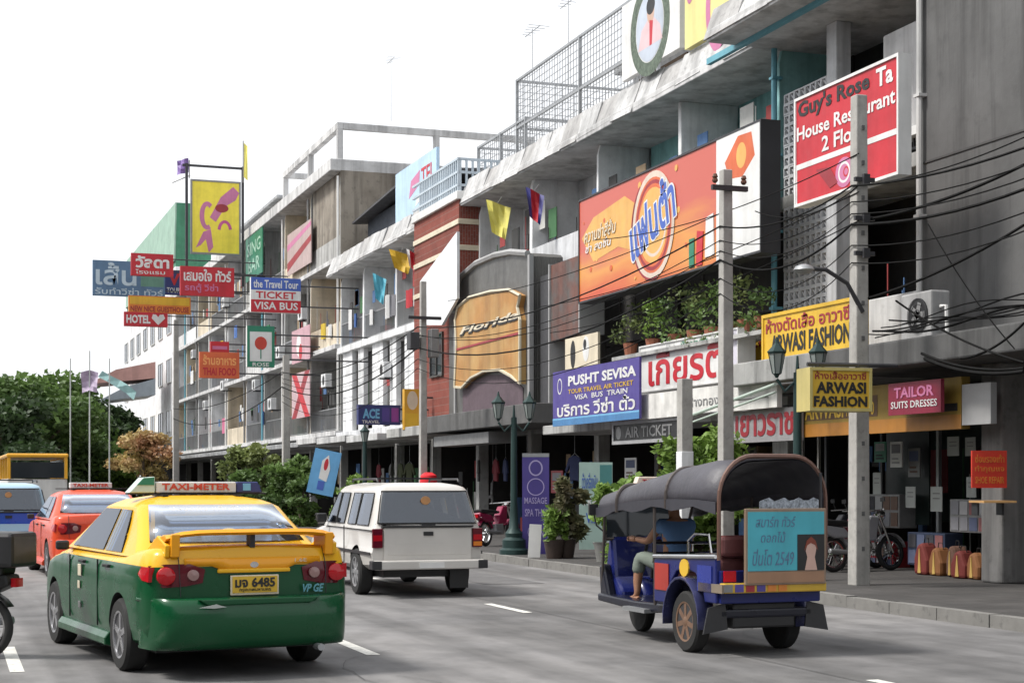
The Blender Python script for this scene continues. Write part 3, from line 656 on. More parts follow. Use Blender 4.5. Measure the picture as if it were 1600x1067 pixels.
# the big orange drink billboard (its print is flat: bubbles, ring, lettering)
FAN = grad('orange_billboard_print', (.52, .06, .02), (.62, .26, .05), (.50, .10, .07))
bub = [('d', random.uniform(.03, .72), random.uniform(.06, .94), s_*.7, s_*.7, OR3 if random.random() < .7 else OR2, 'bubble') for s_ in [random.uniform(.03, .11) for _ in range(26)]]
fr('billboard', along(905, 312, 472, 1190, 190, 396, 14.1), 'huge orange soft drink billboard with a blue lettered ring emblem', 'billboard', FAN,
   [('p', [(.02, .62), (.10, .78), (.3, .86), (.42, .66), (.40, .3), (.26, .42), (.1, .36)], OR3, 'swirl')] + bub +
   [('d', .47, .5, .95, 1.05, OR2, 'disc'), ('ring', .47, .5, 1.0, 1.08, .13, flat('ring_cream', (.6, .5, .42))), ('ring', .47, .5, .84, .92, .08, DRED), ('d', .47, .5, .74, .8, OR3, 'disc'), ('ring', .475, .5, .6, .64, .07, flat('ring_cream', (.6, .5, .42)), 3.2, 6.2), ('ring', .47, .5, 1.12, 1.14, .05, DRED, 2.2, 4.9),
    ('t', 'แฟนต้า', .345, .20, .62, .66, W_, .06, .15, .3), ('t', 'แฟนต้า', .35, .215, .615, .65, BLU, .03, .15, .3),
    ('t', 'ความซ่าสีส้ม', .04, .56, .25, .70, CREAM, .015, .2), ('t', 'ซ่า สดชื่น', .05, .46, .22, .55, W_, .012, .2),
    ('r', .80, 0, 1, 1, W_, 'side_panel'), ('p', [(.84, .78), (.9, .95), (.96, .94), (.975, .75), (.92, .62), (.86, .64)], OR2, 'fruit'), ('d', .915, .79, .2, .24, OR3, 'fruit'),
    ('r', .665, .03, .69, .27, GRN, 'bottle'), ('p', [(.70, .03), (.73, .03), (.735, .3), (.705, .32)], RED, 'bottle'), ('p', [(.745, .08), (.79, .08), (.785, .42), (.75, .40)], W_, 'bottle')],
   th=.38, frame=DSTEEL, fw=.03, side=BLK)
# the big red sign in front of the breeze blocks
GOLD = flat('gold_paint', (.55, .36, .08), .4)
fr('hanging_sign', along(1243, 150, 325, 1405, 92, 270, 13.5), 'big red sign with white frame and a rose emblem above the tailor shop', 'sign', RED,
   [('t', "Guy's Rose", .03, .775, .74, .965, BLK, .03), ('t', 'Ta', .80, .79, .95, .95, W_, .03), ('t', 'House Restaurant', .02, .60, .97, .73, W_, .02), ('t', '2 Floor', .28, .42, .72, .56, W_, .02),
    ('r', 0, .335, 1, .385, W_, 'frame_strip'), ('r', 0, 0, .02, .335, W_, 'frame_strip'), ('r', .98, 0, 1, .335, W_, 'frame_strip'), ('r', .02, 0, .98, .022, W_, 'frame_strip'),
    ('d', .5, .17, .26, .24, PINK, 'rose'), ('ring', .5, .17, .16, .15, .04, W_), ('ring', .52, .17, .07, .07, .03, RED), ('p', [(.22, .28), (.36, .26), (.44, .1), (.36, .07)], DRED, 'leaf')],
   th=.2, frame=W_, fw=.035)
YSM = YEL
fr('shop_sign', along(1192, 491, 592, 1336, 468, 572, 14.2), 'yellow tailor signboard leaning out above the pavement lamp', 'sign', YSM,
   [('t', 'ห้างตัดเสื้อ อาวาซี', .04, .70, .95, .93, DRED, .02), ('t', 'ARWASI FASHION', .1, .36, .96, .66, BLK, .03), ('t', 'SUITS TAILOR SHOP', .08, .12, .8, .26, RED, .02)], th=.25, frame=YEL)
fr('shop_sign', along(1156, 513, 590, 1193, 506, 584, 15.0), 'narrow yellow sign panel left of the yellow tailor signboard', 'sign', YSM, [('t', 'ตัด', .1, .55, .9, .9, DRED)], th=.15)
p, w_, h_ = across(1268, 577, 1358, 640, 19.25)
board('projecting_sign', 'small yellow box sign reading fashion hung beside the concrete pole', 'sign', p, w_, h_, R(-6), YEL,
      [('t', 'ห้างเสื้ออาวาซี', .08, .74, .92, .93, DRED, .01), ('t', 'ARWASI', .1, .40, .92, .68, BLK, .04), ('t', 'FASHION', .06, .08, .94, .34, BLK, .04)], th=.42, frame=flat('sign_rim', (.5, .42, .15)), fw=.03, side=W_,
      arms=[((-.45, .1, h_+.06), (.9, .1, h_+.06)), ((-.3, .1, h_), (-.3, .1, h_+.06)), ((.3, .1, h_), (.3, .1, h_+.06))])
fr('fascia_sign', along(1252, 606, 688, 1502, 598, 664, 13.9), 'long yellow fascia sign with orange lower band over the tailor shop', 'sign', mat('fascia_dull_yellow', (.26, .17, .03), .6),
   [('r', 0, 0, 1, .28, flat('orange_band', (.42, .18, .03)), 'band'), ('r', .02, .36, .52, .8, mat('fascia_dark', (.12, .07, .04)), 'panel'), ('t', 'ARWASI', .03, .38, .3, .78, YEL, .02), ('t', 'ห้างตัดเสื้อ', .32, .4, .5, .8, YEL, .01),
    ('r', .88, .35, .98, .5, BLK, 'panel')], th=.15)
fr('hanging_sign', along(1388, 598, 648, 1470, 594, 645, 13.6), 'dim red tailor sign hung in front of the yellow fascia', 'sign', flat('red_magenta', (.22, .015, .04)), [('t', 'TAILOR', .12, .52, .88, .86, PINK, .03), ('t', 'SUITS DRESSES', .06, .2, .94, .42, W_, .01)], th=.06)
p, w_, h_ = across(1386, 628, 1455, 672, 21.6)
fr('blank_sign', along(1503, 600, 664, 1548, 598, 662, 13.9), 'grey white blank panel at the end of the yellow fascia', 'sign', flat('dull_white', (.4, .4, .4)), [], th=.1)
# Thai sign, white
fr('shop_sign', along(1000, 543, 614, 1154, 512, 592, 14.3), 'white signboard with big red Thai lettering under the balcony plants', 'sign', W_,
   [('t', 'เกียรติ', .1, .1, .86, .86, RED, .02), ('t', 'ห้างทอง', .45, .83, .72, .95, GRN, .01), ('r', .9, .02, .995, .98, flat('pale_lilac', (.6, .58, .66)), 'panel')], th=.35, frame=W_, fw=.02)
fr('awning', along(1000, 616, 652, 1214, 592, 640, 13.6), 'white weathered awning strip below the white Thai signboard', 'awning', mat('awning_white', (.7, .69, .66), .8, streak=.4), [('t', 'ห้างทอง', .4, .3, .62, .7, GREY, .01)], th=.1)
b = MB(); a0, a1 = onX(1083, 648, 12.9), onX(1212, 600, 12.9)
rr_ = thing('awning_rail', 'pale green awning rail slanting toward the lantern post', 'awning', (a0.x, a0.y, a0.z)); 
dv = a1-a0
b.cyl((0, 0, 0), dv, .03, .03, 8); b.build('rail', flat('pale_green', (.42, .5, .44)), rr_)
b = MB(); b.cyl((.0, 0, -.13), dv+Vector((0, 0, -.13)), .02, .02, 8); b.build('rail', flat('pale_green', (.42, .5, .44)), rr_)
b = MB(); 
for t_ in (0.02, .5, .98): b.cyl(dv*t_, dv*t_+Vector((XF-12.9, 0, .25)), .018, .018, 6)
b.build('bracket', STEEL, rr_)
fr('shop_sign', along(958, 658, 690, 1062, 654, 692, 13.7), 'dark signboard with a pale rim under the purple banner', 'sign', BLK, [('t', 'AIR TICKET', .2, .25, .9, .75, GREY, .02), ('d', .09, .5, .14, .14, GREY)], th=.12, frame=flat('rim_grey', (.35, .35, .36)), fw=.06)
fr('fascia_sign', along(1145, 643, 692, 1246, 636, 688, 13.75), 'dull grey fascia sign with dark red Thai letters behind the lantern post', 'sign', mat('dull_grey_face', (.3, .29, .3)), [('t', 'เยาวราช', .05, .18, .95, .88, flat('crimson', (.3, .01, .02)), .03)], th=.12)
# purple travel banner
fr('banner', along(864, 578, 668, 999, 562, 652, 13.4), 'purple banner with white lettering and a wavy blue bottom edge', 'banner', PUR,
   [('t', 'PUSHT SEVISA', .2, .70, .97, .88, W_, .035), ('t', 'TOUR TRAVEL AIR TICKET', .2, .56, .94, .64, YEL, .01), ('t', 'VISA  BUS  TRAIN', .28, .44, .88, .53, W_, .01), ('ring', .09, .72, .13, .17, .03, W_),
    ('t', 'บริการ วีซ่า ตั๋ว', .06, .16, .96, .42, W_, .02), ('r', 0, 0, 1, .13, flat('mid_blue', (.06, .2, .42)), 'stripe'), ('r', 0, .11, 1, .14, SKYB, 'stripe')], th=.05)
fr('picture_board', along(883, 527, 576, 934, 522, 570, 14.3), 'cream portrait board standing on top of the purple banner', 'sign', CREAM, [('d', .25, .45, .16, .34, BLK, 'figure'), ('d', .65, .55, .2, .3, W_, 'figure'), ('d', .62, .7, .1, .12, BLK, 'figure')], th=.06)
# arched pub front
pub = thing('pub_front', 'grey ribbed pub front with a curved top and cream arched orange sign', 'pub front', (14.25, 42.6, 3.6), R(-90))
p0, p1 = onX(712, 640, 14.25), onX(829, 640, 14.25); off = 42.6
def L_(px, py, X=14.25): q = onX(px, py, X); return (42.6-q.y, q.z-3.6)
def Lc(*pts): return [L_(*p) for p in pts]
b = MB(); b.prism(Lc((713, 650), (713, 455), (722, 432), (745, 412), (775, 399), (800, 394), (826, 396), (829, 400), (829, 640)), 0, .9); b.build('cladding', CLAD, pub)
arc = Lc((713, 455), (722, 432), (745, 412), (775, 399), (800, 394), (826, 396))
b = MB(); b.tube([(x, -.03, z) for x, z in arc], .09, 6); b.build('trim', flat('trim_grey', (.3, .3, .3)), pub)
for q in ((713, 640, 455), (829, 640, 398)):
    a, c = L_(q[0], q[1]), L_(q[0], q[2]); b = MB(); b.box(a[0]-.07, a[0]+.07, -.06, .06, 0, c[1]); b.build('trim', flat('trim_grey', (.3, .3, .3)), pub)
def step_panel(xa, xb, yt, yb, m, X=14.5):
    a = L_(xa, yb); c = L_(xb, yt); a2 = L_(xa, yt); b = MB(); b.box(a[0], c[0], .2, .9, min(a[1], L_(xb, yb)[1]), a2[1]); return b.build('side_panel', m, pub)
step_panel(692, 711, 465, 650, CLAD); 
a, c = L_(836, 640), L_(856, 425); b = MB(); b.box(a[0], c[0], .15, .5, 0, c[1]); b.build('side_panel', DCLAD, pub)
a, c = L_(858, 640), L_(904, 398); b = MB(); b.box(a[0], c[0], .05, .6, c[1]-1.9, c[1]); b.build('side_panel', mat('rust_ribbed', (.14, .06, .045), .6, streak=.5, wave=(6, 'Y', .8), c2=(.10, .09, .085)), pub)
for q_ in ((c[0]-.01, c[0]+.05, c[1]-1.9), (a[0]-.06, a[0]+.01, 0)):
    b = MB(); b.box(q_[0], q_[1], 0, .65, q_[2], c[1]+.03); b.build('trim', flat('trim_grey', (.3, .3, .3)), pub)
OCH = mat('ochre_sign', (.40, .20, .06), .6, scale=1.2, streak=.4, c2=(.46, .29, .11)); TRC = flat('cream_trim', (.55, .5, .38))
sgn = Lc((719, 605), (722, 540), (720, 500), (724, 480), (742, 465), (775, 456), (805, 453), (822, 462), (818, 480), (822, 500), (822, 600), (808, 588), (790, 578), (765, 580), (745, 590), (730, 606))
b = MB(); b.prism(sgn, -.16, 0); b.build('sign_board', OCH, pub)
b = MB(); b.tube([(x, -.17, z) for x, z in sgn+[sgn[0]]], .045, 5); b.build('sign_trim', TRC, pub)
a, c = L_(727, 520), L_(820, 470); text('Florida', pub, a[0], c[0], L_(727, 513)[1]-.25, L_(820, 470)[1]-.28, -.18, BLK, bold=.05, shear=.3); text('Florida', pub, a[0]+.05, c[0]+.02, L_(727, 513)[1]-.2, L_(820, 470)[1]-.25, -.19, CREAM, bold=.02, shear=.3)
a, c = L_(722, 548), L_(821, 540); b = MB(); b.box(a[0], c[0], -.18, -.161, a[1], a[1]+.06); b.build('sign_stripe', DRED, pub)
for q in ((724, 650, 820, 600),):
    z0 = 0; pts = Lc((724, 645), (724, 610), (740, 596), (765, 586), (790, 585), (806, 594), (818, 606), (818, 640)); b = MB(); b.prism(pts, -.02, -.001); b.build('door_panel', mat('dusky_purple', (.10, .07, .085), .7, wave=(5, 'Y', .7)), pub)
a, c = L_(692, 655), L_(862, 640); b = MB(); b.box(a[0], c[0], -.5, 1.0, -.45, -.02); b.build('ledge', mat('ledge_dark', (.12, .12, .115), .9, streak=.4), pub)
# white blank board in front of the brick pier
wb = thing('blank_board', 'blank white board with slanted top in front of the red brick', 'board', (13.9, 48, 6), R(-90))
def Lw(px, py): q = onX(px, py, 13.9); return (48-q.y, q.z-6)
b = MB(); b.prism([Lw(656, 440), Lw(714, 362), Lw(714, 466), Lw(690, 508), Lw(657, 508)], 0, .08); b.build('board', flat('board_white', (.72, .74, .76)), wb)
b = MB()
for px in (660, 700): x, z = Lw(px, 505); b.box(x-.04, x+.04, .09, .9, z+.3, z+.38); b.box(x-.04, x+.04, .09, .9, z+1.1, z+1.18)
b.build('bracket', STEEL, wb)
# rooftop signs
fr('rooftop_sign', along(618, 275, 352, 682, 228, 330, 15.3), 'pale blue sky print sign beside the dark rooftop shed', 'sign', flat('pale_sky', (.42, .58, .74)), [('p', [(.35, .4), (.6, .55), (.62, .8), (.4, .7)], PINK, 'figure'), ('p', [(.5, .2), (.9, .4), (.85, .6), (.55, .35)], W_, 'cloud'), ('t', 'TEL', .65, .5, .95, .8, RED)], th=.1)
fr('portrait_board', along(972, 10, 112, 1062, -50, 92, 14.9), 'rooftop royal portrait board in an ornate dark oval wreath', 'portrait', W_,
   [('ring', .5, .5, .92, .95, .3, mat('wreath', (.10, .13, .10), .8, var=.5, scale=9)), ('d', .5, .5, .74, .78, flat('pale_blue_grey', (.45, .5, .58)), 'backdrop'), ('p', [(.3, .25), (.36, .5), (.47, .6), (.58, .58), (.68, .45), (.72, .25)], flat('dress_pink', (.62, .45, .47)), 'figure'), ('d', .52, .68, .2, .26, flat('skin_print', (.5, .33, .25)), 'figure'), ('d', .52, .76, .23, .2, BLK, 'figure'), ('p', [(.5, .25), (.54, .25), (.56, .55), (.5, .58)], RED, 'sash')], th=.15)
fr('portrait_board', along(1070, -60, 62, 1176, -120, 34, 14.9), 'yellow rooftop board with a pink scroll letter', 'board', flat('pale_yellow', (.68, .62, .25)), [('ring', .5, .3, .42, .85, .2, PINK, 1.3, 5.6), ('d', .08, .62, .14, .2, PINK, 'scroll')], th=.15)
yb_ = fr('rooftop_banner', along(298, 286, 398, 377, 278, 366, 14.2) if False else across(298, 285, 376, 396, 84), 'tall yellow rooftop banner with a pink scroll emblem on two posts', 'banner', flat('banner_yellow', (.80, .66, .06)),
   [('ring', .33, .52, .28, .62, .24, PINK, .9, 5.2), ('p', [(.38, .5), (.6, .78), (.85, .93), (.97, .85), (.9, .75), (.7, .66), (.5, .44)], PINK, 'scroll'), ('ring', .68, .32, .3, .5, .16, flat('pink_deep', (.5, .08, .25)), .2, 3.0), ('p', [(.1, .08), (.25, .3), (.4, .34), (.45, .1), (.36, .02), (.3, .2), (.2, .12)], PINK, 'scroll'), ('d', .62, .63, .35, .22, DRED, 'mark')], th=.1, frame=GREY, fw=.08, rz=0)
b = MB(); b.box(-1.55, -1.42, .11, .25, -1.6, 4.7); b.box(1.38, 1.5, .11, .25, -1.6, 4.7); b.box(-1.7, 1.6, .12, .24, 4.55, 4.66); b.build('post', DSTEEL, yb_)
# perpendicular street signs, far left cluster and others
def proj(x0, yt, x1, yb, Y, label, face, items, **k):
    p, w, h = across(x0, yt, x1, yb, Y)
    ln = XF-(p.x+w/2); 
    return board('projecting_sign', label, 'sign', p, w, h, 0, face, items, th=k.pop('th', .25), arms=[((w/2, .12, h*.8), (w/2+max(.3, ln), .12, h*.8)), ((w/2, .12, h*.2), (w/2+max(.3, ln), .12, h*.2))], group='signs projecting over the street', **k)
proj(145, 411, 258, 461, 86, 'slate blue projecting sign with large pale Thai letters, leftmost of the cluster', SLATE, [('t', 'เส้น', .04, .3, .6, .95, flat('pale_ink', (.45, .55, .62)), .02), ('t', 'รับทำวีซ่า ทัวร์', .03, .04, .97, .24, flat('pale_ink', (.45, .55, .62)), .01), ('r', .66, .3, .98, .96, flat('picture_green', (.12, .26, .2)), 'picture')])
proj(205, 398, 271, 430, 82, 'red projecting sign with white Thai letters, topmost of the left cluster', RED, [('t', 'วัลดา', .1, .35, .9, .9, W_, .04), ('t', 'โรงแรม', .1, .08, .8, .28, W_, .01)])
proj(258, 424, 284, 460, 88, 'narrow navy projecting sign squeezed between blue and red signs', NAVY, [('t', 'V', .2, .4, .9, .9, RED, .04), ('t', 'TOUR', .1, .08, .9, .3, W_)])
proj(282, 419, 366, 461, 76, 'wide red projecting sign with two lines of white Thai letters', RED, [('t', 'เสมอใจ ทัวร์', .06, .5, .94, .92, W_, .03), ('t', 'รถตู้ วีซ่า', .08, .1, .7, .42, PINK, .02)])
proj(201, 465, 298, 488, 80, 'orange yellow projecting sign above the heart sign', ORG, [('t', 'NEW NICE GUESTHOUSE', .03, .08, .97, .4, DRED, .02), ('r', .02, .5, .98, .95, YEL, 'panel')])
proj(194, 489, 262, 509, 79, 'red projecting sign with a white heart, lowest of the left cluster', RED, [('t', 'HOTEL', .05, .2, .6, .8, W_, .04), ('p', [(.78, .12), (.94, .6), (.9, .88), (.82, .85), (.78, .68), (.73, .85), (.66, .88), (.63, .6)], W_, 'heart')])
proj(392, 436, 470, 487, 62, 'blue white and red banded projecting sign in front of the grey house', W_, [('r', 0, .64, 1, 1, BLU, 'band'), ('r', 0, 0, 1, .36, RED, 'band'), ('t', 'the Travel Tour', .05, .7, .95, .93, W_, .02), ('t', 'TICKET', .1, .4, .9, .6, RED, .02), ('t', 'VISA BUS', .06, .08, .94, .3, W_, .02)])
proj(386, 510, 429, 573, 60, 'green bordered white sign with a round red rose emblem', W_, [('r', 0, .86, 1, 1, GRN, 'band'), ('r', 0, 0, 1, .14, GRN, 'band'), ('r', 0, .14, .1, .86, GRN, 'band'), ('r', .9, .14, 1, .86, GRN, 'band'), ('d', .5, .58, .23, .25, flat('rose_red', (.5, .05, .03)), 'rose'), ('r', .48, .2, .52, .45, GRN, 'stem'), ('t', 'ROSE', .2, .02, .8, .11, W_)])
proj(312, 551, 374, 590, 68, 'orange red sign with Thai letters on the cream house', flat('vermilion', (.62, .12, .04)), [('t', 'ร้านอาหาร', .08, .5, .92, .9, flat('vermilion_light', (.8, .35, .12)), .03), ('t', 'THAI FOOD', .08, .1, .92, .4, RED, .03)])
proj(329, 534, 358, 551, 69, 'small red board above the orange red sign', RED, [('r', .1, .3, .9, .6, PINK, 'stripe')])
proj(560, 633, 626, 663, 50, 'purple blue shop sign with coloured panels above the white awning', NAVY, [('t', 'ACE', .1, .3, .5, .8, SKYB, .04), ('r', .56, .15, .74, .85, PUR, 'panel'), ('r', .78, .15, .95, .85, flat('violet', (.25, .05, .3)), 'panel'), ('t', 'TRAVEL', .08, .06, .5, .22, W_)])
proj(632, 608, 657, 671, 49.5, 'tall ochre yellow sign beside the concrete pole with fuse boxes', flat('ochre', (.6, .33, .03)), [('d', .5, .72, .18, .3, CREAM, 'picture'), ('r', .05, .05, .95, .4, YEL, 'panel')])
fr('banner', along(449, 365, 430, 486, 345, 412, 15.15), 'faded red and white banner on the upper balcony of the bare concrete house', 'banner', flat('faded_pink', (.42, .32, .31)), [('p', [(0, .1), (1, .5), (1, .65), (0, .3)], DRED, 'stripe'), ('p', [(0, .6), (1, .85), (1, .95), (0, .75)], PINK, 'stripe')], th=.04)
fr('banner', along(384, 372, 442, 410, 358, 425, 14.9), 'dark green banner with pale print hanging from the grey house', 'banner', flat('banner_green', (.015, .17, .1)), [('t', 'SING', .1, .55, .9, .85, flat('mint', (.3, .5, .4))), ('t', 'BAR', .15, .15, .85, .45, flat('mint', (.3, .5, .4)))], th=.05)
fr('banner', along(456, 520, 570, 484, 505, 560, 15.0), 'faded pink print banner on the second balcony of the bare concrete house', 'banner', flat('faded_rose', (.5, .3, .34)), [('d', .4, .5, .5, .5, W_, 'print'), ('d', .5, .3, .35, .35, RED, 'print')], th=.04)
fr('banner', along(456, 585, 655, 484, 578, 650, 15.0), 'red crossed print banner on the lowest balcony of the bare concrete house', 'banner', flat('rose_pale', (.5, .36, .38)), [('p', [(0, 0), (.25, 0), (1, 1), (.75, 1)], DRED, 'stripe'), ('p', [(0, 1), (.25, 1), (1, 0), (.75, 0)], RED, 'stripe')], th=.04)
# red lanyard board on the right column and the little wooden shelf below
p, w_, h_ = across(1522, 704, 1570, 762, 19.1)
board('hanging_sign', 'bright orange red notice board hung on the corner column', 'sign', p, w_, h_, R(-12), flat('notice_red', (.6, .04, .02)), [('t', 'ซ่อมรองเท้า', .08, .68, .92, .9, ORG, .01), ('t', 'ทำกุญแจ', .08, .4, .92, .6, ORG, .01), ('t', 'SHOE REPAIR', .08, .12, .92, .3, ORG, .01)], th=.04)
# ------------------------------------------------------------------ poles, lamps, cables
def upole(px, ybase, ytop, X, label, w=.2, box=False, z=None):
    g_ = onX(px, 800, X); h = onX(px, ytop, X).z
    r = thing('utility_pole', label, 'utility pole', (X, g_.y, .14), group='concrete utility poles')
    b = MB(); b.prism([(-w/2, -w/2), (w/2, -w/2), (w/2, w/2), (-w/2, w/2)], 0, h-.14, 'z')
    for i in range(4, 8): x, y, z_ = b.v[i]; b.v[i] = (x*.75, y*.75, z_)
    b.build('shaft', POLE, r, bevel=.015)
    return r, h, g_.y
P1, H1, Y1 = upole(1342, 925, 150, 12.3, 'tall square concrete pole in front of the tailor shop', .235)
P2, H2, Y2 = upole(1134, 800, 266, 12.0, 'concrete pole crossing the big orange billboard', .22)
P3, H3, Y3 = upole(661, 770, 440, 11.9, 'concrete pole with fuse boxes and a red lantern', .2)
P4, H4, Y4 = upole(447, 745, 555, 11.9, 'brownish concrete pole among faded banners', .3)
P5, H5, Y5 = upole(275, 740, 500, 11.9, 'dark far pole below the red sign cluster', .34)
b = MB(); 
for k in range(13): b.box(-.022, .022, -.121, -.1, .5+k*.5, .56+k*.5)
b.build('climbing_hole', mat('hole_dark', (.1, .1, .1)), P1)
def crossarm(P, h, n=1, L=1.0):
    for k in range(n):
        b = MB(); b.box(-L, L, -.17, -.1, h-.5-k*.7, h-.42-k*.7); a = b.build('crossarm', DSTEEL, P)
        for x in ((-.9, -.5, .5, .9) if L > .5 else (-.26, .26)):
            b = MB(); b.lathe([(.02, 0), (.05, .03), (.05, .06), (.03, .08), (.05, .1), (.03, .15)], 8, Matrix.Translation((x, -.13, h-.39-k*.7))); b.build('insulator', flat('insulator_brown', (.1, .04, .02), .3), a)
crossarm(P2, H2, 1, .32); P5.children and None
for z in (5.75, 5.2, 4.7):
    for P in (P1,):
        b = MB(); b.box(-.16, .16, -.17, -.12, z, z+.06); b.box(-.05, .05, -.22, -.17, z-.04, z+.1); b.build('clamp', DSTEEL, P)
b = MB(); b.box(-.42, -.16, -.25, .12, 5.0, 5.45); b.build('fuse_box', mat('box_dark', (.05, .05, .055)), P3, bevel=.02)
b = MB(); b.box(.14, .36, -.28, .06, 4.8, 5.55); b.build('fuse_box', GREY, P3, bevel=.02)
b = MB(); b.box(-.45, .45, -.2, -.12, 5.8, 5.88); b.build('crossarm', DSTEEL, P3)
b = MB(); b.lathe([(.12, 0), (.22, .08), (.25, .3), (.22, .52), (.1, .6)], 10, Matrix.Translation((.05, -.35, 1.15))); o = b.build('red_lantern', flat('lantern_red', (.65, .01, .02)), P3, smooth=True)
# street-lamp arm on the tall pole
b = MB(); b.tube([(0, -.1, 3.9), (-.25, -.1, 4.3), (-.6, -.1, 4.48), (-.92, -.1, 4.48)], [.035, .03, .03, .03], 6); b.build('arm', DSTEEL, P1)
b = MB(); b.lathe([(.04, .06), (.12, .03), (.15, -.02), (.1, -.06), (.02, -.08)], 10, Matrix.Translation((-.95, -.1, 4.48))); b.build('lamp_head', STEEL, P1, smooth=True)
# short white painted post
sp = thing('sign_post', 'short weathered white post rising from the bush behind the tuk-tuk', 'post', (11.6, Yx(1070, 11.6), .14)); hz = onX(1070, 592, 11.6).z
b = MB(); b.box(-.11, .11, -.11, .11, 0, hz-1.35); b.build('shaft', WALLW, sp, bevel=.01)
b = MB(); b.box(-.1, .1, -.1, .1, hz-1.35, hz-.14); b.build('upper_shaft', POLE, sp, bevel=.01)
# lantern posts
LS = .70
def lantern_mesh():
    m = MB(); m.lathe([(.03, -.06), (.06, .0), (.10, .03)], 6); m.lathe([(.2, .46), (.22, .5), (.12, .6), (.05, .68), (.015, .82)], 6)
    for k in range(6):
        a = math.pi*k/3; m.cyl((.10*math.cos(a), .10*math.sin(a), .03), (.19*math.cos(a), .19*math.sin(a), .47), .012, .012, 4)
    return m
def lantern_post(p, h, label, n=2, spread=.3, rz=0, base=True, lant=True):
    r = thing('street_lamp', label, 'street lamp', p, rz, 'green iron lantern posts')
    b = MB(); prof = [(.3, 0), (.3, .1), (.24, .14), (.24, .3), (.17, .36), (.18, .44), (.1, .55), (.085, .9), (.07, 1.1), (.06, h)]
    if not base: prof = [(.08, 0), (.06, h)]
    b.lathe(prof, 12); b.build('post', LGREEN, r, smooth=35)
    if n > 1:
        b = MB(); b.tube([(-spread, 0, h-.1), (-spread*.6, 0, h-.28), (0, 0, h-.1), (spread*.6, 0, h-.28), (spread, 0, h-.1)], .025, 6); b.cyl((0, 0, h-.1), (0, 0, h+.25), .04, .015, 8); b.build('arm', LGREEN, r)
    for k in range(n):
        x = (-spread+2*spread*k/(n-1)) if n > 1 else 0
        o = lantern_mesh().build('lantern', LGREEN, r); o.location = (x, 0, h-.04); o.scale = (LS*.95, LS*.95, LS)
        g_ = MB(); g_.lathe([(.09, .03), (.175, .46)], 6); q = g_.build('lantern_glass', glass('lamp_glass', (.22, .25, .24), .2), o); q.location = (0, 0, 0)
    return r
q = onX(1246, 800, 12.0); h = onX(1246, 584, 12.0).z-.14
lantern_post((12.0, q.y, .14), h+.02, 'green iron post with two lanterns in front of the yellow signs', 2, .31, R(-19))
q = onX(803, 800, 10.95); h = onX(803, 652, 10.95).z-.14
lantern_post((10.95, q.y, .14), h, 'green iron twin lantern post with stepped base beside the purple banner stand', 2, .32, R(-19))
q = onX(570, 800, 11.3); h = onX(570, 690, 11.3).z-.14
lantern_post((11.3, q.y, .14), h, 'dark lantern post rising behind the white pickup', 1)
q = onX(388, 800, 11.5)
# overhead cables
def cable(a, b_, sag, r, label, n=14, g='overhead cables along the street'):
    a, b_ = Vector(a), Vector(b_); pts = []
    m = MB(); pts = [a.lerp(b_, t/n)-a+Vector((0, 0, -sag*4*(t/n)*(1-t/n))) for t in range(n+1)]
    m.tube(pts, r, 5); o = m.build('overhead_cable', CABLE, smooth=True); o.location = a; tag(o, label, 'cable', g); return o
zs = [(5.85, .017), (5.62, .010), (5.45, .010), (5.3, .021), (5.0, .010), (4.75, .010)]
ORD = ['topmost', 'second highest', 'third highest', 'fourth highest and thickest', 'fifth highest', 'lowest']
A0 = onX(1600, 235, 12.3); 
lab1 = 'thin black overhead cable sagging between the tailor pole and billboard pole'
lab2 = 'black overhead cable sagging from billboard pole to fuse box pole'
lab3 = 'black overhead cable running from the photo edge to the tailor pole'
lab4 = 'far black cable strung between the leftmost poles'
for i, (z, rr2) in enumerate(zs):
    cable((12.18, 12.0+i*.3, z+.25+i*.02), (12.18, Y1, z), .35, rr2, ORD[i]+' cable from the right photo edge to the tailor pole')
    cable((12.18, Y1, z), (11.9, Y2, z-.05), .22+.05*i, rr2*.8, ORD[i]+' cable between the tailor pole and the billboard pole')
    cable((11.9, Y2, z-.05), (11.75, Y3, z-.1+(.2 if i == 2 else 0)), .5+.07*i, rr2*.9, ORD[i]+' cable between the billboard pole and the fuse box pole')
    cable((11.75, Y3, z-.1), (11.75, Y4, min(z-.1, H4-.2-.15*i)), .5+.07*i, rr2, ORD[i]+' cable between the fuse box pole and the brownish pole')
    if i in (0, 3): cable((11.75, Y4, min(z-.1, H4-.2-.15*i)), (11.75, Y5, z-.1), .5+.1*i, rr2, ('upper' if i == 0 else 'lower')+' far cable strung between the brownish pole and the leftmost pole')
for i, (y0, z0, y1_, z1_) in enumerate(((1600, 500, 0, 0),)):
    pass
# cables fanning over the dark openings and the corner wall
for q_, (xa, ya, xb, yb2, X, r_) in enumerate(((1600, 352, 1342, 470, 12.4, .028), (1600, 258, 1342, 345, 12.4, .03), (1600, 215, 1342, 290, 12.4, .014), (1600, 580, 1445, 560, 12.9, .04), (1600, 575, 1440, 552, 12.95, .03), (1600, 566, 1400, 470, 12.9, .022), (1585, 545, 1450, 350, 13.0, .014), (1600, 505, 1500, 560, 13.0, .025))):
    a, b2 = onX(xa, ya, X), onX(xb, yb2, X); cable(a, b2, .1, r_*.72, ['steeply rising thick cable from the air conditioner to the photo edge', 'thick upper cable crossing the corner wall to the tailor pole', 'thin topmost cable crossing the corner wall', 'thick cable lying lowest across the corner canopy', 'second cable lying just above the corner canopy', 'cable falling from the air conditioner to the corner canopy', 'thin diagonal cable hanging down the corner wall', 'short cable rising at the bottom of the corner wall'][q_], g='tangled cables at the corner')
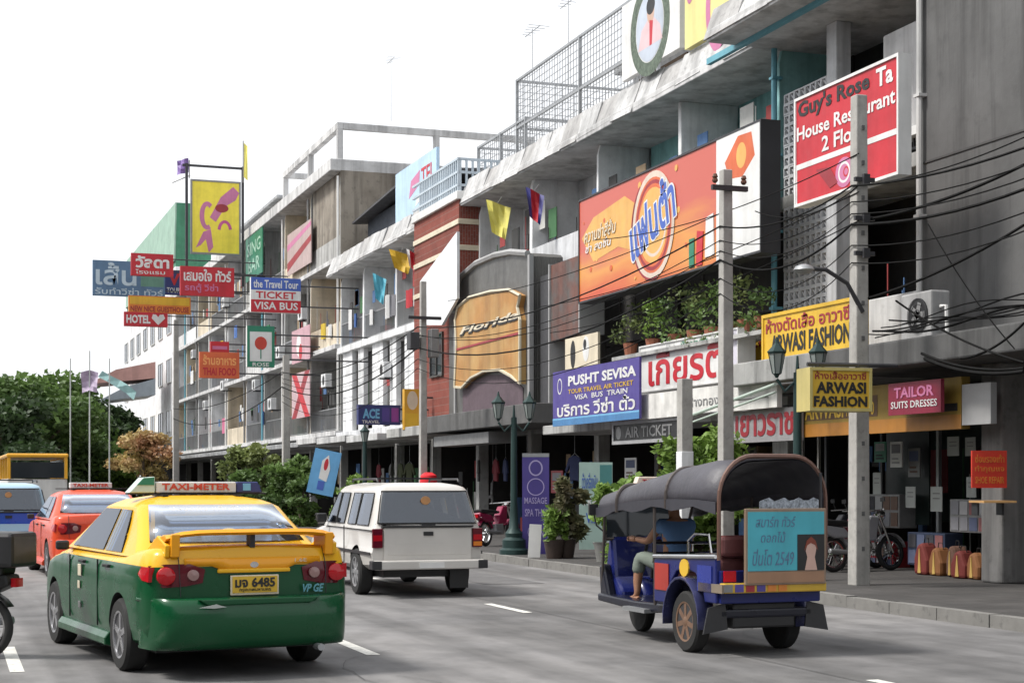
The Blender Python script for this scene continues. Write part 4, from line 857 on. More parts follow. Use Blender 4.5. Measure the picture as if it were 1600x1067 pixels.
for q_, (xa, ya, xb, yb2) in enumerate(((1342, 290, 1180, 330), (1342, 240, 930, 375), (1342, 345, 860, 520), (1342, 300, 840, 480), (1134, 330, 700, 470))):
    a, b2 = onX(xa, ya, 12.2), onX(xb, yb2, 12.2); cable(a, b2, .25, .009, ['short thin service cable right of the big billboard', 'thin service cable across the top of the big billboard', 'thin service cable ending near the purple banner', 'thin service cable ending at the pub front', 'thin service cable crossing the arched orange sign'][q_], g='thin service cables')
# loose tangle of wires on the corner canopy
b = MB(); rr_ = random.Random(5)
for k in range(8):
    y0 = rr_.uniform(15.5, 17.5); x0 = 13.35+rr_.uniform(-.1, .35); s1 = rr_.uniform(.05, .14); ph = rr_.uniform(0, 6)
    b.tube([(x0, y0+dy*.35, 3.84+s1*(1+math.sin(dy*.35*1.6+ph))*.6+.05*k*.3) for dy in range(15)], rr_.choice([.010, .013, .018]), 5)
tag(b.build('cable_tangle', CABLE), 'tangle of black wires lying along the corner canopy', 'cable')
# ------------------------------------------------------------------ foliage
LEAF = {}
def leafmat(n, c, c2):
    if n not in LEAF:
        m = mat('leaf_'+n, c, .55, var=.5, scale=1.2, c2=c2); LEAF[n] = m
        t = m.node_tree; bs = t.nodes['Principled BSDF']; tr = t.nodes.new('ShaderNodeBsdfTranslucent'); mx = t.nodes.new('ShaderNodeMixShader'); mx.inputs[0].default_value = .35
        src = bs.inputs['Base Color'].links[0].from_socket; t.links.new(src, tr.inputs[0]); t.links.new(bs.outputs[0], mx.inputs[1]); t.links.new(tr.outputs[0], mx.inputs[2]); t.links.new(mx.outputs[0], t.nodes['Material Output'].inputs[0])
    return LEAF[n]
def foliage(blobs, n, size, seed, long=1.6):
    """leaf-sized faces spread through the crown's clumps (blobs: centre, radii)"""
    rr = random.Random(seed); vs = []; fs = []
    wts = [b_[1][0]*b_[1][1]*b_[1][2] for b_ in blobs]; tot = sum(w**.75 for w in wts)
    for (c, rad), w in zip(blobs, wts):
        for _ in range(max(8, int(n*w**.75/tot))):
            d = Vector((rr.gauss(0, 1), rr.gauss(0, 1), rr.gauss(0, 1))).normalized()*(rr.random()**.42)*rr.uniform(.85, 1.18)
            p = Vector((c[0]+d.x*rad[0], c[1]+d.y*rad[1], c[2]+d.z*rad[2]))
            s = size*rr.uniform(.55, 1.35); a = Vector((rr.gauss(0, 1), rr.gauss(0, 1), rr.gauss(0, .6)-.25)).normalized(); b_ = a.cross(Vector((rr.gauss(0, 1), rr.gauss(0, 1), rr.gauss(0, 1)))).normalized()
            i = len(vs); vs += [p-a*s*long/2, p+b_*s*.42-a*s*.1, p+a*s*long/2, p-b_*s*.42+a*s*.05]; fs.append((i, i+1, i+2, i+3))
    m = MB(); m.add(vs, fs); return m
def tree(name, label, p, h, wd, n, size, lm, seed, trunk=.18, group=None, clumps=12, low=.25, cat='tree'):
    rr = random.Random(seed); r = thing(name, label, cat, p, rr.uniform(0, 6), group)
    blobs = []
    for k in range(clumps):
        a = rr.uniform(0, 6.28); q = rr.random()**.6; z = h*(low+(1-low-.12)*rr.random()); f = math.sin(math.pi*min(1, max(.12, (z/h-low+.12)/(1-low+.1))))
        blobs.append(((wd*.5*q*f*math.cos(a), wd*.5*q*f*math.sin(a), z), (wd*rr.uniform(.13, .22), wd*rr.uniform(.13, .22), h*rr.uniform(.07, .14))))
    b = MB(); top = (rr.uniform(-.2, .2), rr.uniform(-.2, .2), h*.72)
    b.tube([(0, 0, 0), (rr.uniform(-.1, .1)*wd*.2, 0, h*.3), top], [trunk, trunk*.75, trunk*.3], 8)
    for c, rd in blobs[::2]:
        b.tube([(0, 0, h*max(.12, low*.7)), (c[0]*.5, c[1]*.5, (c[2]+h*.25)*.5), c], [trunk*.45, trunk*.3, trunk*.1], 5)
    b.build('trunk', mat('bark', (.09, .07, .05), .95, scale=6, bump=.3), r, smooth=True)
    foliage(blobs, n, size, seed).build('crown', lm, r, recalc=False); return r
LG = leafmat('mid', (.12, .20, .05), (.06, .11, .03)); LD = leafmat('dark', (.05, .09, .03), (.03, .055, .02)); LY = leafmat('lime', (.20, .32, .06), (.12, .2, .045)); LO = leafmat('ochre', (.45, .36, .14), (.40, .22, .12)); LB = leafmat('brownish', (.15, .13, .07), (.1, .14, .05)); LOL = leafmat('olive', (.2, .24, .08), (.11, .15, .05))
def TS(px, z0, z1): return z1/z0
def G(px, z): v = atZ(px, 755, z); return Vector((v.x, v.y, 0))
tree('broadleaf_tree', 'large bushy tree at the left edge, lighter green on top', G(38, 100), 10.0, 11.5, 19000, .3, LG, 1, .4, clumps=26, low=.15, group='trees at the end of the street')
tree('broadleaf_tree', 'dark lower tree beneath the large bushy tree', G(10, 80), 6.0, 8, 10000, .26, LD, 2, .35, clumps=20, low=.12, group='trees at the end of the street')
tree('broadleaf_tree', 'small green tree left of the flagpoles', G(92, 105), 7.6, 7, 10000, .28, LG, 3, .3, clumps=18, low=.1, group='trees at the end of the street')
tree('conifer_tree', 'dark tall tree behind the flagpoles with a brown patch', G(133, 110), 8.6, 6, 11000, .27, LD, 4, .3, clumps=26, low=.05, group='trees at the end of the street')
tree('conifer_tree', 'dark tree against the foot of the white clad block', G(178, 112), 7.2, 5.4, 9000, .27, LD, 5, .3, clumps=24, low=.05, group='trees at the end of the street')
tree('broadleaf_tree', 'distant dark tree filling the street end behind the bus', G(70, 125), 6.8, 13, 12000, .36, LD, 6, .3, clumps=26, low=.05, group='trees at the end of the street')
tree('broadleaf_tree', 'distant dark tree behind the flag stand', G(150, 135), 6.5, 13, 12000, .36, LD, 7, .3, clumps=26, low=.05, group='trees at the end of the street')
tree('flowering_tree', 'ochre and pink leaved tree on the pavement left of the taxi sign', G(226, 95), 4.9, 4.4, 4200, .19, LO, 8, .12, clumps=16, low=.3)
tree('shrub', 'yellow green shrub under the ochre tree', G(205, 104), 3.3, 4.6, 2500, .24, LY, 9, .08, clumps=12, low=.15, cat='shrub')
tree('shrub', 'olive green pavement tree over the taxi roof', G(390, 63), 3.5, 2.7, 3600, .15, LOL, 10, .09, clumps=16, low=.2, cat='shrub')
tree('shrub', 'darker green pavement tree near the white pickup', G(438, 57), 2.85, 3.3, 4800, .15, LG, 11, .09, clumps=20, low=.1, cat='shrub')
tree('shrub', 'low green shrub below the sky blue banner', G(470, 54), 2.0, 1.8, 2000, .13, LG, 12, .06, clumps=12, low=.1, cat='shrub')
tree('shrub', 'small light leaved plant behind the pickup roof', G(548, 47), 2.05, 1.5, 1300, .12, LY, 13, .05, clumps=9, low=.3, cat='shrub')
tree('shrub', 'bright lime green bush behind the tuk-tuk roof', G(1092, 28.5), 2.75, 2.4, 6000, .10, LY, 14, .06, clumps=22, low=.2, cat='shrub')
tree('shrub', 'bright green bush seen through the tuk-tuk', G(1000, 27.5), 1.75, 1.5, 3000, .11, LY, 15, .05, clumps=16, low=.15, cat='shrub')
# plants on the balcony over the Thai sign
bp = thing('balcony_planting', 'row of leafy green plants on the ledge above the white Thai signboard', 'plants', (14.55, 32, 4.6), world=True)
for i, (px, py, hh, ww, lm) in enumerate(((985, 500, .8, .7, LOL), (1020, 495, .9, .9, LY), (1055, 500, .9, .7, LG), (1085, 490, 1.1, .8, LOL), (1112, 492, 1.0, .7, LG), (1165, 482, 1.2, .7, LOL), (1192, 490, .9, .6, LG), (1143, 485, .9, .5, LG))):
    c = onX(px, py, 14.5); rr_ = random.Random(i+60)
    bl = [((c.x+rr_.uniform(-.3, .3), c.y+rr_.uniform(-ww, ww)*.6, c.z+rr_.uniform(-.5, .5)*hh), (.28, ww*.3, hh*.22)) for _ in range(7)]
    foliage(bl, 260, .07, i+80).build('plant', lm, bp, recalc=False)
    b = MB(); b.lathe([(.12, 0), (.17, .3)], 10, Matrix.Translation((14.5, c.y, 4.45))); b.build('plant_pot', mat('terracotta', (.25, .09, .05)), bp)
for px in (1058, 1148):
    pass
b = MB(); b.box(14.2, 14.9, Yx(1212, 14.5), Yx(975, 14.5), 4.37, 4.45); b.build('ledge', CONC, bp)
# potted plants on the pavement
def potted(name, label, px, z, h, wd, n, lm, seed, pot=None, potm=None):
    p = G(px, z); p.z = .15; r = thing(name, label, 'potted plant', p, group='potted plants on the pavement'); rr = random.Random(seed)
    b = MB(); b.lathe([(.15, 0), (.2, .3), (.23, .36), (.2, .36), (.19, .3)], 14); b.build('plant_pot', potm or mat('dark_glazed_pot', (.05, .035, .03), .4), r, smooth=35)
    bl = [((rr.uniform(-.5, .5)*wd*.6, rr.uniform(-.5, .5)*wd*.6, .5+rr.random()*(h-.6)), (wd*.2, wd*.2, .18)) for _ in range(12)]
    foliage(bl, n, .09, seed, 2).build('foliage', lm, r, recalc=False)
    b = MB()
    for c, _ in bl[:7]: b.tube([(0, 0, .30), (c[0]*.5, c[1]*.5, c[2]*.6), c], .012, 4)
    b.build('stem', mat('stem_brown', (.1, .08, .05)), r)
potted('potted_plant', 'scraggly pale potted shrub right of the white leaning board', 884, 31.2, 1.55, .75, 1500, LB, 31)
potted('potted_plant', 'yellow green potted shrub beside the scraggly one', 866, 31.0, 1.0, .5, 700, LY, 32)
potted('potted_plant', 'broad dark potted plant half hidden by the tuk-tuk front', 945, 29.6, 1.4, .6, 900, LY, 33, potm=mat('grey_pot', (.2, .2, .19)))
# flags and flagpoles
def flagpole(px, z, ytop, label, flag=None, r_=.028):
    p = G(px, z); h = atZ(px, ytop, z).z; r = thing('flagpole', label, 'flagpole', p, -TH, 'flagpoles at the street end')
    b = MB(); b.cyl((0, 0, 0), (0, 0, h), r_*1.5, r_, 8); b.build('pole', flat('pole_pale', (.45, .47, .46)), r)
    if flag:
        b = MB(); b.grid([[(.05+.02*k, .1*math.sin(k*.9+j*.5), h-1.0-j*.55-.12*k) for k in range(0, 7, 1)] if False else [(x, .12*math.sin(x*5+j), h-.9-j*.24-abs(x)*.3) for x in (-.38, -.2, 0, .2, .38)] for j in range(5)]); b.build('flag', flag, r)
flagpole(140, 75, 548, 'tall pale flagpole with a mauve flag in front of the dark tree', flat('mauve', (.42, .34, .46)))
flagpole(110, 78, 560, 'thin flagpole left of the mauve flag'); flagpole(171, 80, 560, 'thin flagpole right of the mauve flag')
b = MB(); b.grid([[(x, .1*math.sin(x*3), z) for x, z in ((-1.6, .9), (-.8, .5), (0, .0), (.8, -.5), (1.5, -1.1))], [(x, .1*math.sin(x*3+1), z) for x, z in ((-1.2, 1.4), (-.5, 1.0), (.3, .6), (1.0, .2), (1.7, -.4))]])
p = atZ(182, 605, 82); o = b.build('bunting', flat('turquoise_cloth', (.3, .5, .5))); o.location = p; o.scale = (.6, .6, .6); o.rotation_euler = (0, 0, -TH); tag(o, 'turquoise bunting strip drooping beside the white clad block', 'bunting')
def wallflag(px, py, X, m, label, w_=.7, h_=.9, m2=None, yaw=-20):
    w_ *= .72; h_ *= .8
    p = onX(px, py, X); r = thing('flag', label, 'flag', p, R(yaw), 'flags on the balconies')
    b = MB(); b.cyl((-.1, .3, h_*.55), (.1, -.5, h_*.7), .012, .012, 5); b.build('flag_stick', STEEL, r)
    b = MB(); b.grid([[(x*w_/2*(1-.15*j), .08*math.sin(x*3+j), h_*.6-j*h_*.3-x*.12) for x in (-1, -.5, 0, .5, 1)] for j in range(4)]); o = b.build('flag_cloth', [m]+([m2] if m2 else []), r)
    if m2:
        for q in o.data.polygons:
            if q.index % 4 in (1, 2): q.material_index = 1
wallflag(779, 352, 15.0, flat('flag_yellow', (.75, .68, .15)), 'pale yellow flag hanging on the grey-white balcony', 1.0, 1.3)
wallflag(836, 330, 14.8, flat('flag_blue', (.05, .05, .2)), 'red white and blue national flag on the grey-white balcony', .7, 1.1, RED)
wallflag(627, 414, 14.8, YEL, 'bright yellow flag on the white balconies', 1.2, .9); wallflag(645, 412, 14.7, W_, 'small red and white flag beside the bright yellow flag', .6, .8, RED)
wallflag(593, 458, 14.9, flat('flag_cyan', (.1, .42, .55)), 'light blue cloth hanging on the white balconies', .7, 1.3)
p = atZ(287, 265, 84); r = thing('flag', 'crumpled purple and pink flag on top of the yellow banner frame', 'flag', p, -TH)
b = MB(); b.grid([[(-.35+.2*k, .1*math.sin(k*2+j), .45-.25*j+.05*k) for k in range(4)] for j in range(4)]); b.build('flag_cloth', flat('flag_purple', (.2, .12, .35)), r); b = MB(); b.cyl((-.6, 0, -.7), (.35, 0, -.3), .03, .03, 5); b.cyl((.3, 0, -.45), (.3, 0, .5), .03, .03, 5); b.build('flag_stick', GREY, r)
p = atZ(380, 250, 84); r = thing('flag', 'limp yellow flag on the right post of the yellow banner', 'flag', p, -TH)
b = MB(); b.cyl((0, 0, -1.2), (0, 0, 1.0), .03, .03, 5); b.build('flag_stick', GREY, r); b = MB(); b.grid([[(.03+.1*k, .04*math.sin(k*2+j), .9-.45*j-.1*k) for k in range(3)] for j in range(5)]); b.build('flag_cloth', flat('flag_yellow', (.75, .68, .15)), r)
# ------------------------------------------------------------------ pavement things
def standboard(name, label, px0, px1, yt, yb, z, face, items, tilt=0, th=.04, rz=None, cat='sign', legs=True):
    a, c = atZ(px0, yb, z), atZ(px1, yt, z); w_ = (c-a).xy.length; h = c.z-a.z
    p = (a+c)/2; p.z = a.z; r = board(name, label, cat, p, w_, h, -TH if rz is None else rz, face, items, th=th); r.rotation_euler[1] = tilt; return r
a = standboard('banner_stand', 'tall purple banner stand beside the twin lantern post', 816, 858, 708, 872, 33, PUR, [('r', 0, .965, 1, 1, STEEL, 'rail'), ('ring', .5, .86, .13, .15, .03, flat('lilac', (.42, .36, .62))), ('ring', .5, .68, .17, .17, .02, flat('lilac', (.42, .36, .62))), ('t', 'MASSAGE', .08, .52, .92, .58, flat('lilac', (.42, .36, .62)), .01), ('t', 'SPA THAI', .1, .4, .9, .47, flat('lilac', (.42, .36, .62)), .01), ('t', 'OPEN', .2, .2, .8, .3, flat('lilac', (.42, .36, .62)), .01)])
standboard('leaning_board', 'plain white board leaning at the kerb below the purple banner stand', 824, 843, 819, 885, 31.5, W_, [], tilt=R(3), th=.05, cat='board')
standboard('shop_poster', 'pale green tall poster stand with blue print outside the dark shop', 905, 957, 722, 858, 32.8, flat('pale_mint', (.33, .46, .42)), [('r', .62, .62, .98, .97, flat('teal_dark', (.06, .2, .2)), 'panel'), ('t', 'ตั๋วเครื่องบิน', .08, .7, .55, .88, BLU, .01), ('t', 'TRAVEL', .1, .5, .9, .6, W_, .02), ('t', 'VISA', .2, .3, .7, .42, BLU, .02)])
standboard('leaning_banner', 'sky blue tilted banner with a white and red figure near the shrubs', 478, 520, 702, 772, 53, flat('poster_blue', (.12, .34, .6)), [('p', [(.35, .35), (.65, .3), (.7, .6), (.55, .9), (.35, .75)], W_, 'figure'), ('d', .52, .68, .07, .2, RED, 'figure'), ('r', .35, .1, .6, .3, BLU, 'figure')], tilt=R(12), cat='banner')
# air conditioner
q = onX(1410, 522, 14.2); ac = thing('air_conditioner', 'dull white outdoor air conditioner with a round dark fan on the canopy', 'air conditioner', (14.6, q.y, 3.76), R(-90))
b = MB(); b.box(-.42, .42, -.16, .2, .12, .86); b.build('casing', mat('dull_casing', (.33, .33, .33), .7, streak=.5), ac, bevel=.03)
b = MB(); b.prism([(.08+.27*math.cos(t*math.pi/12), .49+.27*math.sin(t*math.pi/12)) for t in range(24)], -.175, -.163); fn = b.build('fan_opening', BLK, ac)
b = MB()
for k in range(5):
    a = k*1.2566; b.box(-.02, .2, -.185, -.178, -.05, .05, Matrix.Translation((.08, 0, .49)) @ Matrix.Rotation(a, 4, 'Y'))
b.build('fan_blades', GREY, fn); b = MB()
for k in range(1, 4): 
    rr3 = .09*k-.005; b.tube([(.08+rr3*math.cos(t*math.pi/10), -.19, .49+rr3*math.sin(t*math.pi/10)) for t in range(21)], .005, 4)
b.build('fan_grille', DSTEEL, ac); b = MB(); b.box(-.4, -.34, -.14, .18, 0, .12); b.box(.34, .4, -.14, .18, 0, .12); b.build('foot', DSTEEL, ac)
b = MB(); b.tube([(.45, 0, .6), (.6, 0, .6), (.62, 0, .1), (.62, 0, 0)], .03, 6); b.build('pipe', W_, ac)
# tailor shop posters, racks and bags
CARDC = [flat('card_%s' % n, c, .8) for n, c in (('grey', (.22, .22, .24)), ('blue', (.10, .12, .2)), ('pale', (.35, .35, .36)), ('brown', (.14, .09, .07)), ('dark', (.05, .05, .06)), ('rose', (.25, .10, .10)))]
def rack(px0, px1, yt, yb, X, label, m, seed):
    p, w_, h_ = along(px0, yt, yb, px1, yt, yb, X); r = thing('display_case', label, 'display case', p, R(-90)); rr = random.Random(seed)
    b = MB(); b.box(-w_/2, w_/2, 0, .35, 0, h_); b.build('case', m, r, bevel=.01)
    for i in range(4):
        for j in range(2):
            b = MB(); x = -w_/2+w_*(.04+.24*i); z = h_*(.06+.48*j); b.box(x, x+w_*.2, -.012, -.002, z, z+h_*.4); b.build('photo_card', rr.choice(CARDC), r)
rack(1355, 1405, 772, 824, 15.2, 'display case of photo cards left of the tailor door', GREY, 1)
rack(1484, 1545, 780, 832, 15.0, 'display case of photo cards right of the tailor door', GREY, 2)
rack(1418, 1476, 832, 884, 15.1, 'low blue and white poster case inside the tailor door', flat('case_blue', (.04, .055, .10)), 3)
rack(1360, 1395, 845, 895, 15.3, 'low red and blue poster case behind the concrete pole', DRED, 4)
for i, (x0, x1, yt, yb, lb) in enumerate(((1415, 1430, 760, 793, 'left of two pale price papers in the tailor doorway'), (1454, 1472, 760, 799, 'right of two pale price papers in the tailor doorway'), (1480, 1498, 682, 712, 'pale paper high in the tailor window beside the door'), (1364, 1376, 738, 772, 'narrow pale paper left of the tailor door'), (1508, 1524, 683, 712, 'pale paper high beside the corner column'), (1510, 1525, 745, 777, 'pale green paper beside the red notice board'))):
    fr('paper_sheet', along(x0, yt, yb, x1, yt, yb, 15.25), lb, 'paper', flat('paper', (.42, .44, .42)), [('r', .2, .7, .8, .75, GREY, 'print'), ('r', .2, .5, .8, .55, GREY, 'print')], th=.01)
BAGC = [flat('bag_red', (.16, .025, .02), .8), flat('bag_orange', (.22, .09, .03), .8), flat('bag_brown', (.12, .06, .04), .8)]
rr_ = random.Random(3)
for k, (px, hgt, w2, lb) in enumerate(((1452, .52, .34, 'red bag with an orange stripe at the left end of the bag heap'), (1472, .46, .3, 'dull orange bag second from the left in the bag heap'), (1494, .50, .32, 'dark red bag in the middle of the bag heap'), (1514, .44, .32, 'brownish bag second from the right in the bag heap'), (1534, .42, .34, 'orange bag at the right end of the bag heap'))):
    p = onX(px, 905, 14.75); bg_ = thing('shopping_bag', lb, 'bag', (14.75+rr_.uniform(-.1, .1), p.y, .15), R(-90+rr_.uniform(-12, 12)), 'bags heaped outside the tailor shop')
    b = MB(); b.prism([(-w2/2, 0), (w2/2, 0), (w2/2*1.05, hgt*.45), (w2/2*.55, hgt*.86), (w2*.1, hgt), (-w2/2*.5, hgt*.9), (-w2/2*1.02, hgt*.5)], -.13, .13); b.build('bag', BAGC[k % 3], bg_, bevel=.05)
    b = MB(); b.prism([(-w2*.12, .03), (w2*.12, .03), (w2*.02, hgt*.8), (-w2*.02, hgt*.8)], -.14, -.131); b.build('stripe', flat('bag_stripe', (.5, .34, .1)), bg_)
    b = MB(); b.tube([(-.07, 0, hgt*.9), (-.05, 0, hgt*1.12), (.05, 0, hgt*1.12), (.07, 0, hgt*.9)], .008, 5); b.build('handle', BLK, bg_)
p = onY(1548, 785, 19.2); ws = thing('wall_shelf', 'small bright wooden shelf under the red notice board', 'shelf', p, R(-12))
b = MB(); b.box(-.24, .24, -.32, .2, 0, .03); b.build('board', flat('pine_wood', (.55, .32, .13)), ws); b = MB(); b.box(-.2, -.17, 0, .2, -.18, -.002); b.box(.17, .2, 0, .2, -.18, -.002); b.build('bracket', DSTEEL, ws)
# ------------------------------------------------------------------ vehicles (local frame: +y forward, x right, origin under the rear axle)
PNT = lambda n, c: mat(n, c, .3, var=.03, scale=1.2, coat=.22, spec=.3)
GRNP = PNT('taxi_green', (.003, .062, .021)); YELP = PNT('taxi_yellow', (.74, .40, .012)); ORP = PNT('taxi_vermilion', (.62, .07, .025)); WHP = mat('van_white', (.52, .50, .47), .35, var=.08, scale=1.5, coat=.4)
ORG2 = PNT('spoiler_orange', (.78, .33, .012))
CHR = flat('chrome', (.6, .6, .6), .15, metal=1); ALLOY = flat('alloy', (.5, .5, .52), .3, metal=.8); PLAS = flat('black_plastic', (.02, .02, .022), .45); LR = glass('lamp_red', (.42, .006, .012), .12); LRD = glass('lamp_dark_red', (.10, .005, .012), .12); LCL = glass('lamp_clear', (.28, .17, .16), .15); LOR = glass('lamp_orange', (.6, .18, .02), .15)
def carglass(name, tint, refl):
    m = bpy.data.materials.new(name); m.use_nodes = True; t = m.node_tree; t.nodes.clear()
    o = t.nodes.new('ShaderNodeOutputMaterial'); mx = t.nodes.new('ShaderNodeMixShader'); tr = t.nodes.new('ShaderNodeBsdfTransparent'); gl = t.nodes.new('ShaderNodeBsdfGlossy'); fr_ = t.nodes.new('ShaderNodeFresnel'); ad = t.nodes.new('ShaderNodeMath'); ad.operation = 'ADD'; ad.use_clamp = True; ad.inputs[1].default_value = refl
    tr.inputs[0].default_value = (*tint, 1); gl.inputs['Roughness'].default_value = .03; gl.inputs[0].default_value = (.85, .9, 1, 1)
    t.links.new(fr_.outputs[0], ad.inputs[0]); t.links.new(ad.outputs[0], mx.inputs[0]); t.links.new(tr.outputs[0], mx.inputs[1]); t.links.new(gl.outputs[0], mx.inputs[2]); t.links.new(mx.outputs[0], o.inputs[0]); return m
CARGL = carglass('car_film_glass', (.55, .6, .64), .13); CARGS = carglass('car_tinted_glass', (.5, .53, .53), .0); WAGL = carglass('pickup_rear_glass', (.5, .52, .52), .06)
UPH = flat('upholstery_grey', (.10, .10, .11), .9); UPHD = flat('interior_dark', (.025, .025, .027), .9)
def lerp_tab(tab, y):
    if y <= tab[0][0]: return tab[0][1]
    for (a, va), (b_, vb) in zip(tab, tab[1:]):
        if y <= b_: t = (y-a)/(b_-a); t = t*t*(3-2*t) if False else t; return va+(vb-va)*t
    return tab[-1][1]
def wheel(parent, x, y, r, w_, side, rim=ALLOY, spokes=5, name='wheel', tyre=RUB):
    o = thing(name, None, None, (0, 0, 0)); bpy.data.objects.remove(o)
    M = Matrix.Translation((x, y, r)) @ Matrix.Rotation(R(90)*side, 4, 'Y')
    b = MB(); b.lathe([(r*.62, -w_/2), (r*.93, -w_/2), (r, -w_*.36), (r, w_*.36), (r*.93, w_/2), (r*.66, w_/2), (r*.62, w_*.3)], 28, M); t = b.build(name, tyre, parent, smooth=35)
    b = MB(); b.lathe([(r*.655, w_*.42), (r*.62, w_*.3), (r*.57, w_*.1), (r*.1, w_*.05)], 24, M); b.build('wheel_dish', flat('rim_dark', (.08, .08, .085), .4, metal=.6), t, smooth=35)
    b = MB(); b.lathe([(r*.15, w_*.1), (r*.17, w_*.44), (r*.1, w_*.5)], 16, M)
    for k in range(spokes):
        a = 2*math.pi*k/spokes; Q = M @ Matrix.Rotation(a, 4, 'Z'); b.box(r*.1, r*.64, -r*.085, r*.085, w_*.28, w_*.44, Q)
    rr = []
    for k in range(25):
        a = 2*math.pi*k/24; rr.append([M @ Vector((q*math.cos(a), q*math.sin(a), z)) for q, z in ((r*.6, w_*.3), (r*.6, w_*.47), (r*.67, w_*.5), (r*.68, w_*.4), (r*.6, w_*.3))])
    b.grid(rr); b.build('rim', rim, t, smooth=35); return t
def car_body(root, sp):
    """lower body: cross-sections lofted along the car, wheel arches cut out"""
    ys = sp['ys']; rows = []
    def sect(y):
        w_ = lerp_tab(sp['w'], y); zt = lerp_tab(sp['zt'], y); zb = lerp_tab(sp['zb'], y); s = min(sp['split'], zt-.05)
        pts = [(0, zb), (.86*w_, zb), (.965*w_, zb+.07), (w_*.995, zb+.2), (w_, (zb+s)/2+.08), (w_*.99, s-.06), (w_*.975, s-.004), (w_*.97, s+.004), (w_*.945, zt-.05), (w_*.9, zt-.012), (w_*.8, zt), (w_*.4, zt+.018), (0, zt+.022)]
        return pts
    y0, y1 = ys[0], ys[-1]
    for y in ys:
        P = sect(y); row = []
        for (x, z) in P+[(-x, z) for x, z in P[-2:0:-1]]:
            yy = y; w_ = lerp_tab(sp['w'], y); f = min(1, abs(x)/w_)
            if y == y0: yy += sp.get('rc', .14)*f**4 + sp['rp'](z)
            elif y == ys[1]: yy += .03*f**4+sp['rp'](z)*.8
            if y == y1: yy += -.3*f**3 - sp['fp'](z)
            row.append(Vector((x, yy, z)))
        rows.append(row)
    m = MB(); n = len(rows[0]); m.grid([[p for p in r] for r in rows], close=True)
    npt = 13; splitrow = 6
    m.mi = []
    for i in range(len(rows)-1):
        for k in range(n):
            kk = k if k < npt-1 else n-1-k; m.mi.append(1 if kk >= splitrow+1 or kk == 6 else 0)
    # caps: strips between the mirrored rows, subdivided across
    for ri, rowp in ((0, rows[0]), (len(rows)-1, rows[-1])):
        cols_ = 9; G_ = []
        for k in range(npt):
            pr = rowp[k]; pl = rowp[(n-k) % n]; line = []
            for c in range(cols_+1):
                t = c/cols_; x = pr.x+(pl.x-pr.x)*t; z = pr.z
                w_ = lerp_tab(sp['w'], ys[0 if ri == 0 else -1]); f = min(1, abs(x)/w_)
                yy = (y0+sp.get('rc', .14)*f**4+sp['rp'](z)) if ri == 0 else (y1-.3*f**3-sp['fp'](z))
                if c in (0, cols_): yy = pr.y
                line.append(Vector((x, yy, z)))
            G_.append(line)
        o0 = len(m.f); m.grid(G_)
        for k in range(npt-1): m.mi[-((npt-1)*cols_)+k*cols_:-((npt-1)*cols_)+(k+1)*cols_ or None] = [1 if k >= 6 else 0]*cols_
    me = m.mesh('body', sp['mats']+[PLAS], False)
    bm = bmesh.new(); bm.from_mesh(me); bmesh.ops.remove_doubles(bm, verts=bm.verts, dist=.0008); bmesh.ops.recalc_face_normals(bm, faces=bm.faces); bm.to_mesh(me); bm.free()
    o = bpy.data.objects.new('body', me); col.objects.link(o)
    cut = MB()
    for (wx, wy, r) in sp['wheels']:
        for s in (-1, 1): cut.cyl((s*(wx-.26), wy, r*1.0), (s*(wx+.5), wy, r*1.0), r*1.17, r*1.17, 28)
    cme = cut.mesh('cut', [PLAS, PLAS, PLAS]); c = bpy.data.objects.new('cut', cme); col.objects.link(c)
    cme.polygons.foreach_set('material_index', [2]*len(cme.polygons))
    bo = o.modifiers.new('b', 'BOOLEAN'); bo.object = c; bo.operation = 'DIFFERENCE'; bo.solver = 'EXACT'
    try: bo.material_mode = 'INDEX'
    except Exception: pass
    bpy.context.view_layer.update(); dg = bpy.context.evaluated_depsgraph_get(); nm = bpy.data.meshes.new_from_object(o.evaluated_get(dg))
    bpy.data.objects.remove(c); o.modifiers.clear()
    if len(nm.polygons) > 50: o.data = nm
    nm.polygons.foreach_set('use_smooth', [True]*len(nm.polygons)); nm.set_sharp_from_angle(angle=R(38))
    o.parent = root; o.name = 'body'; return o
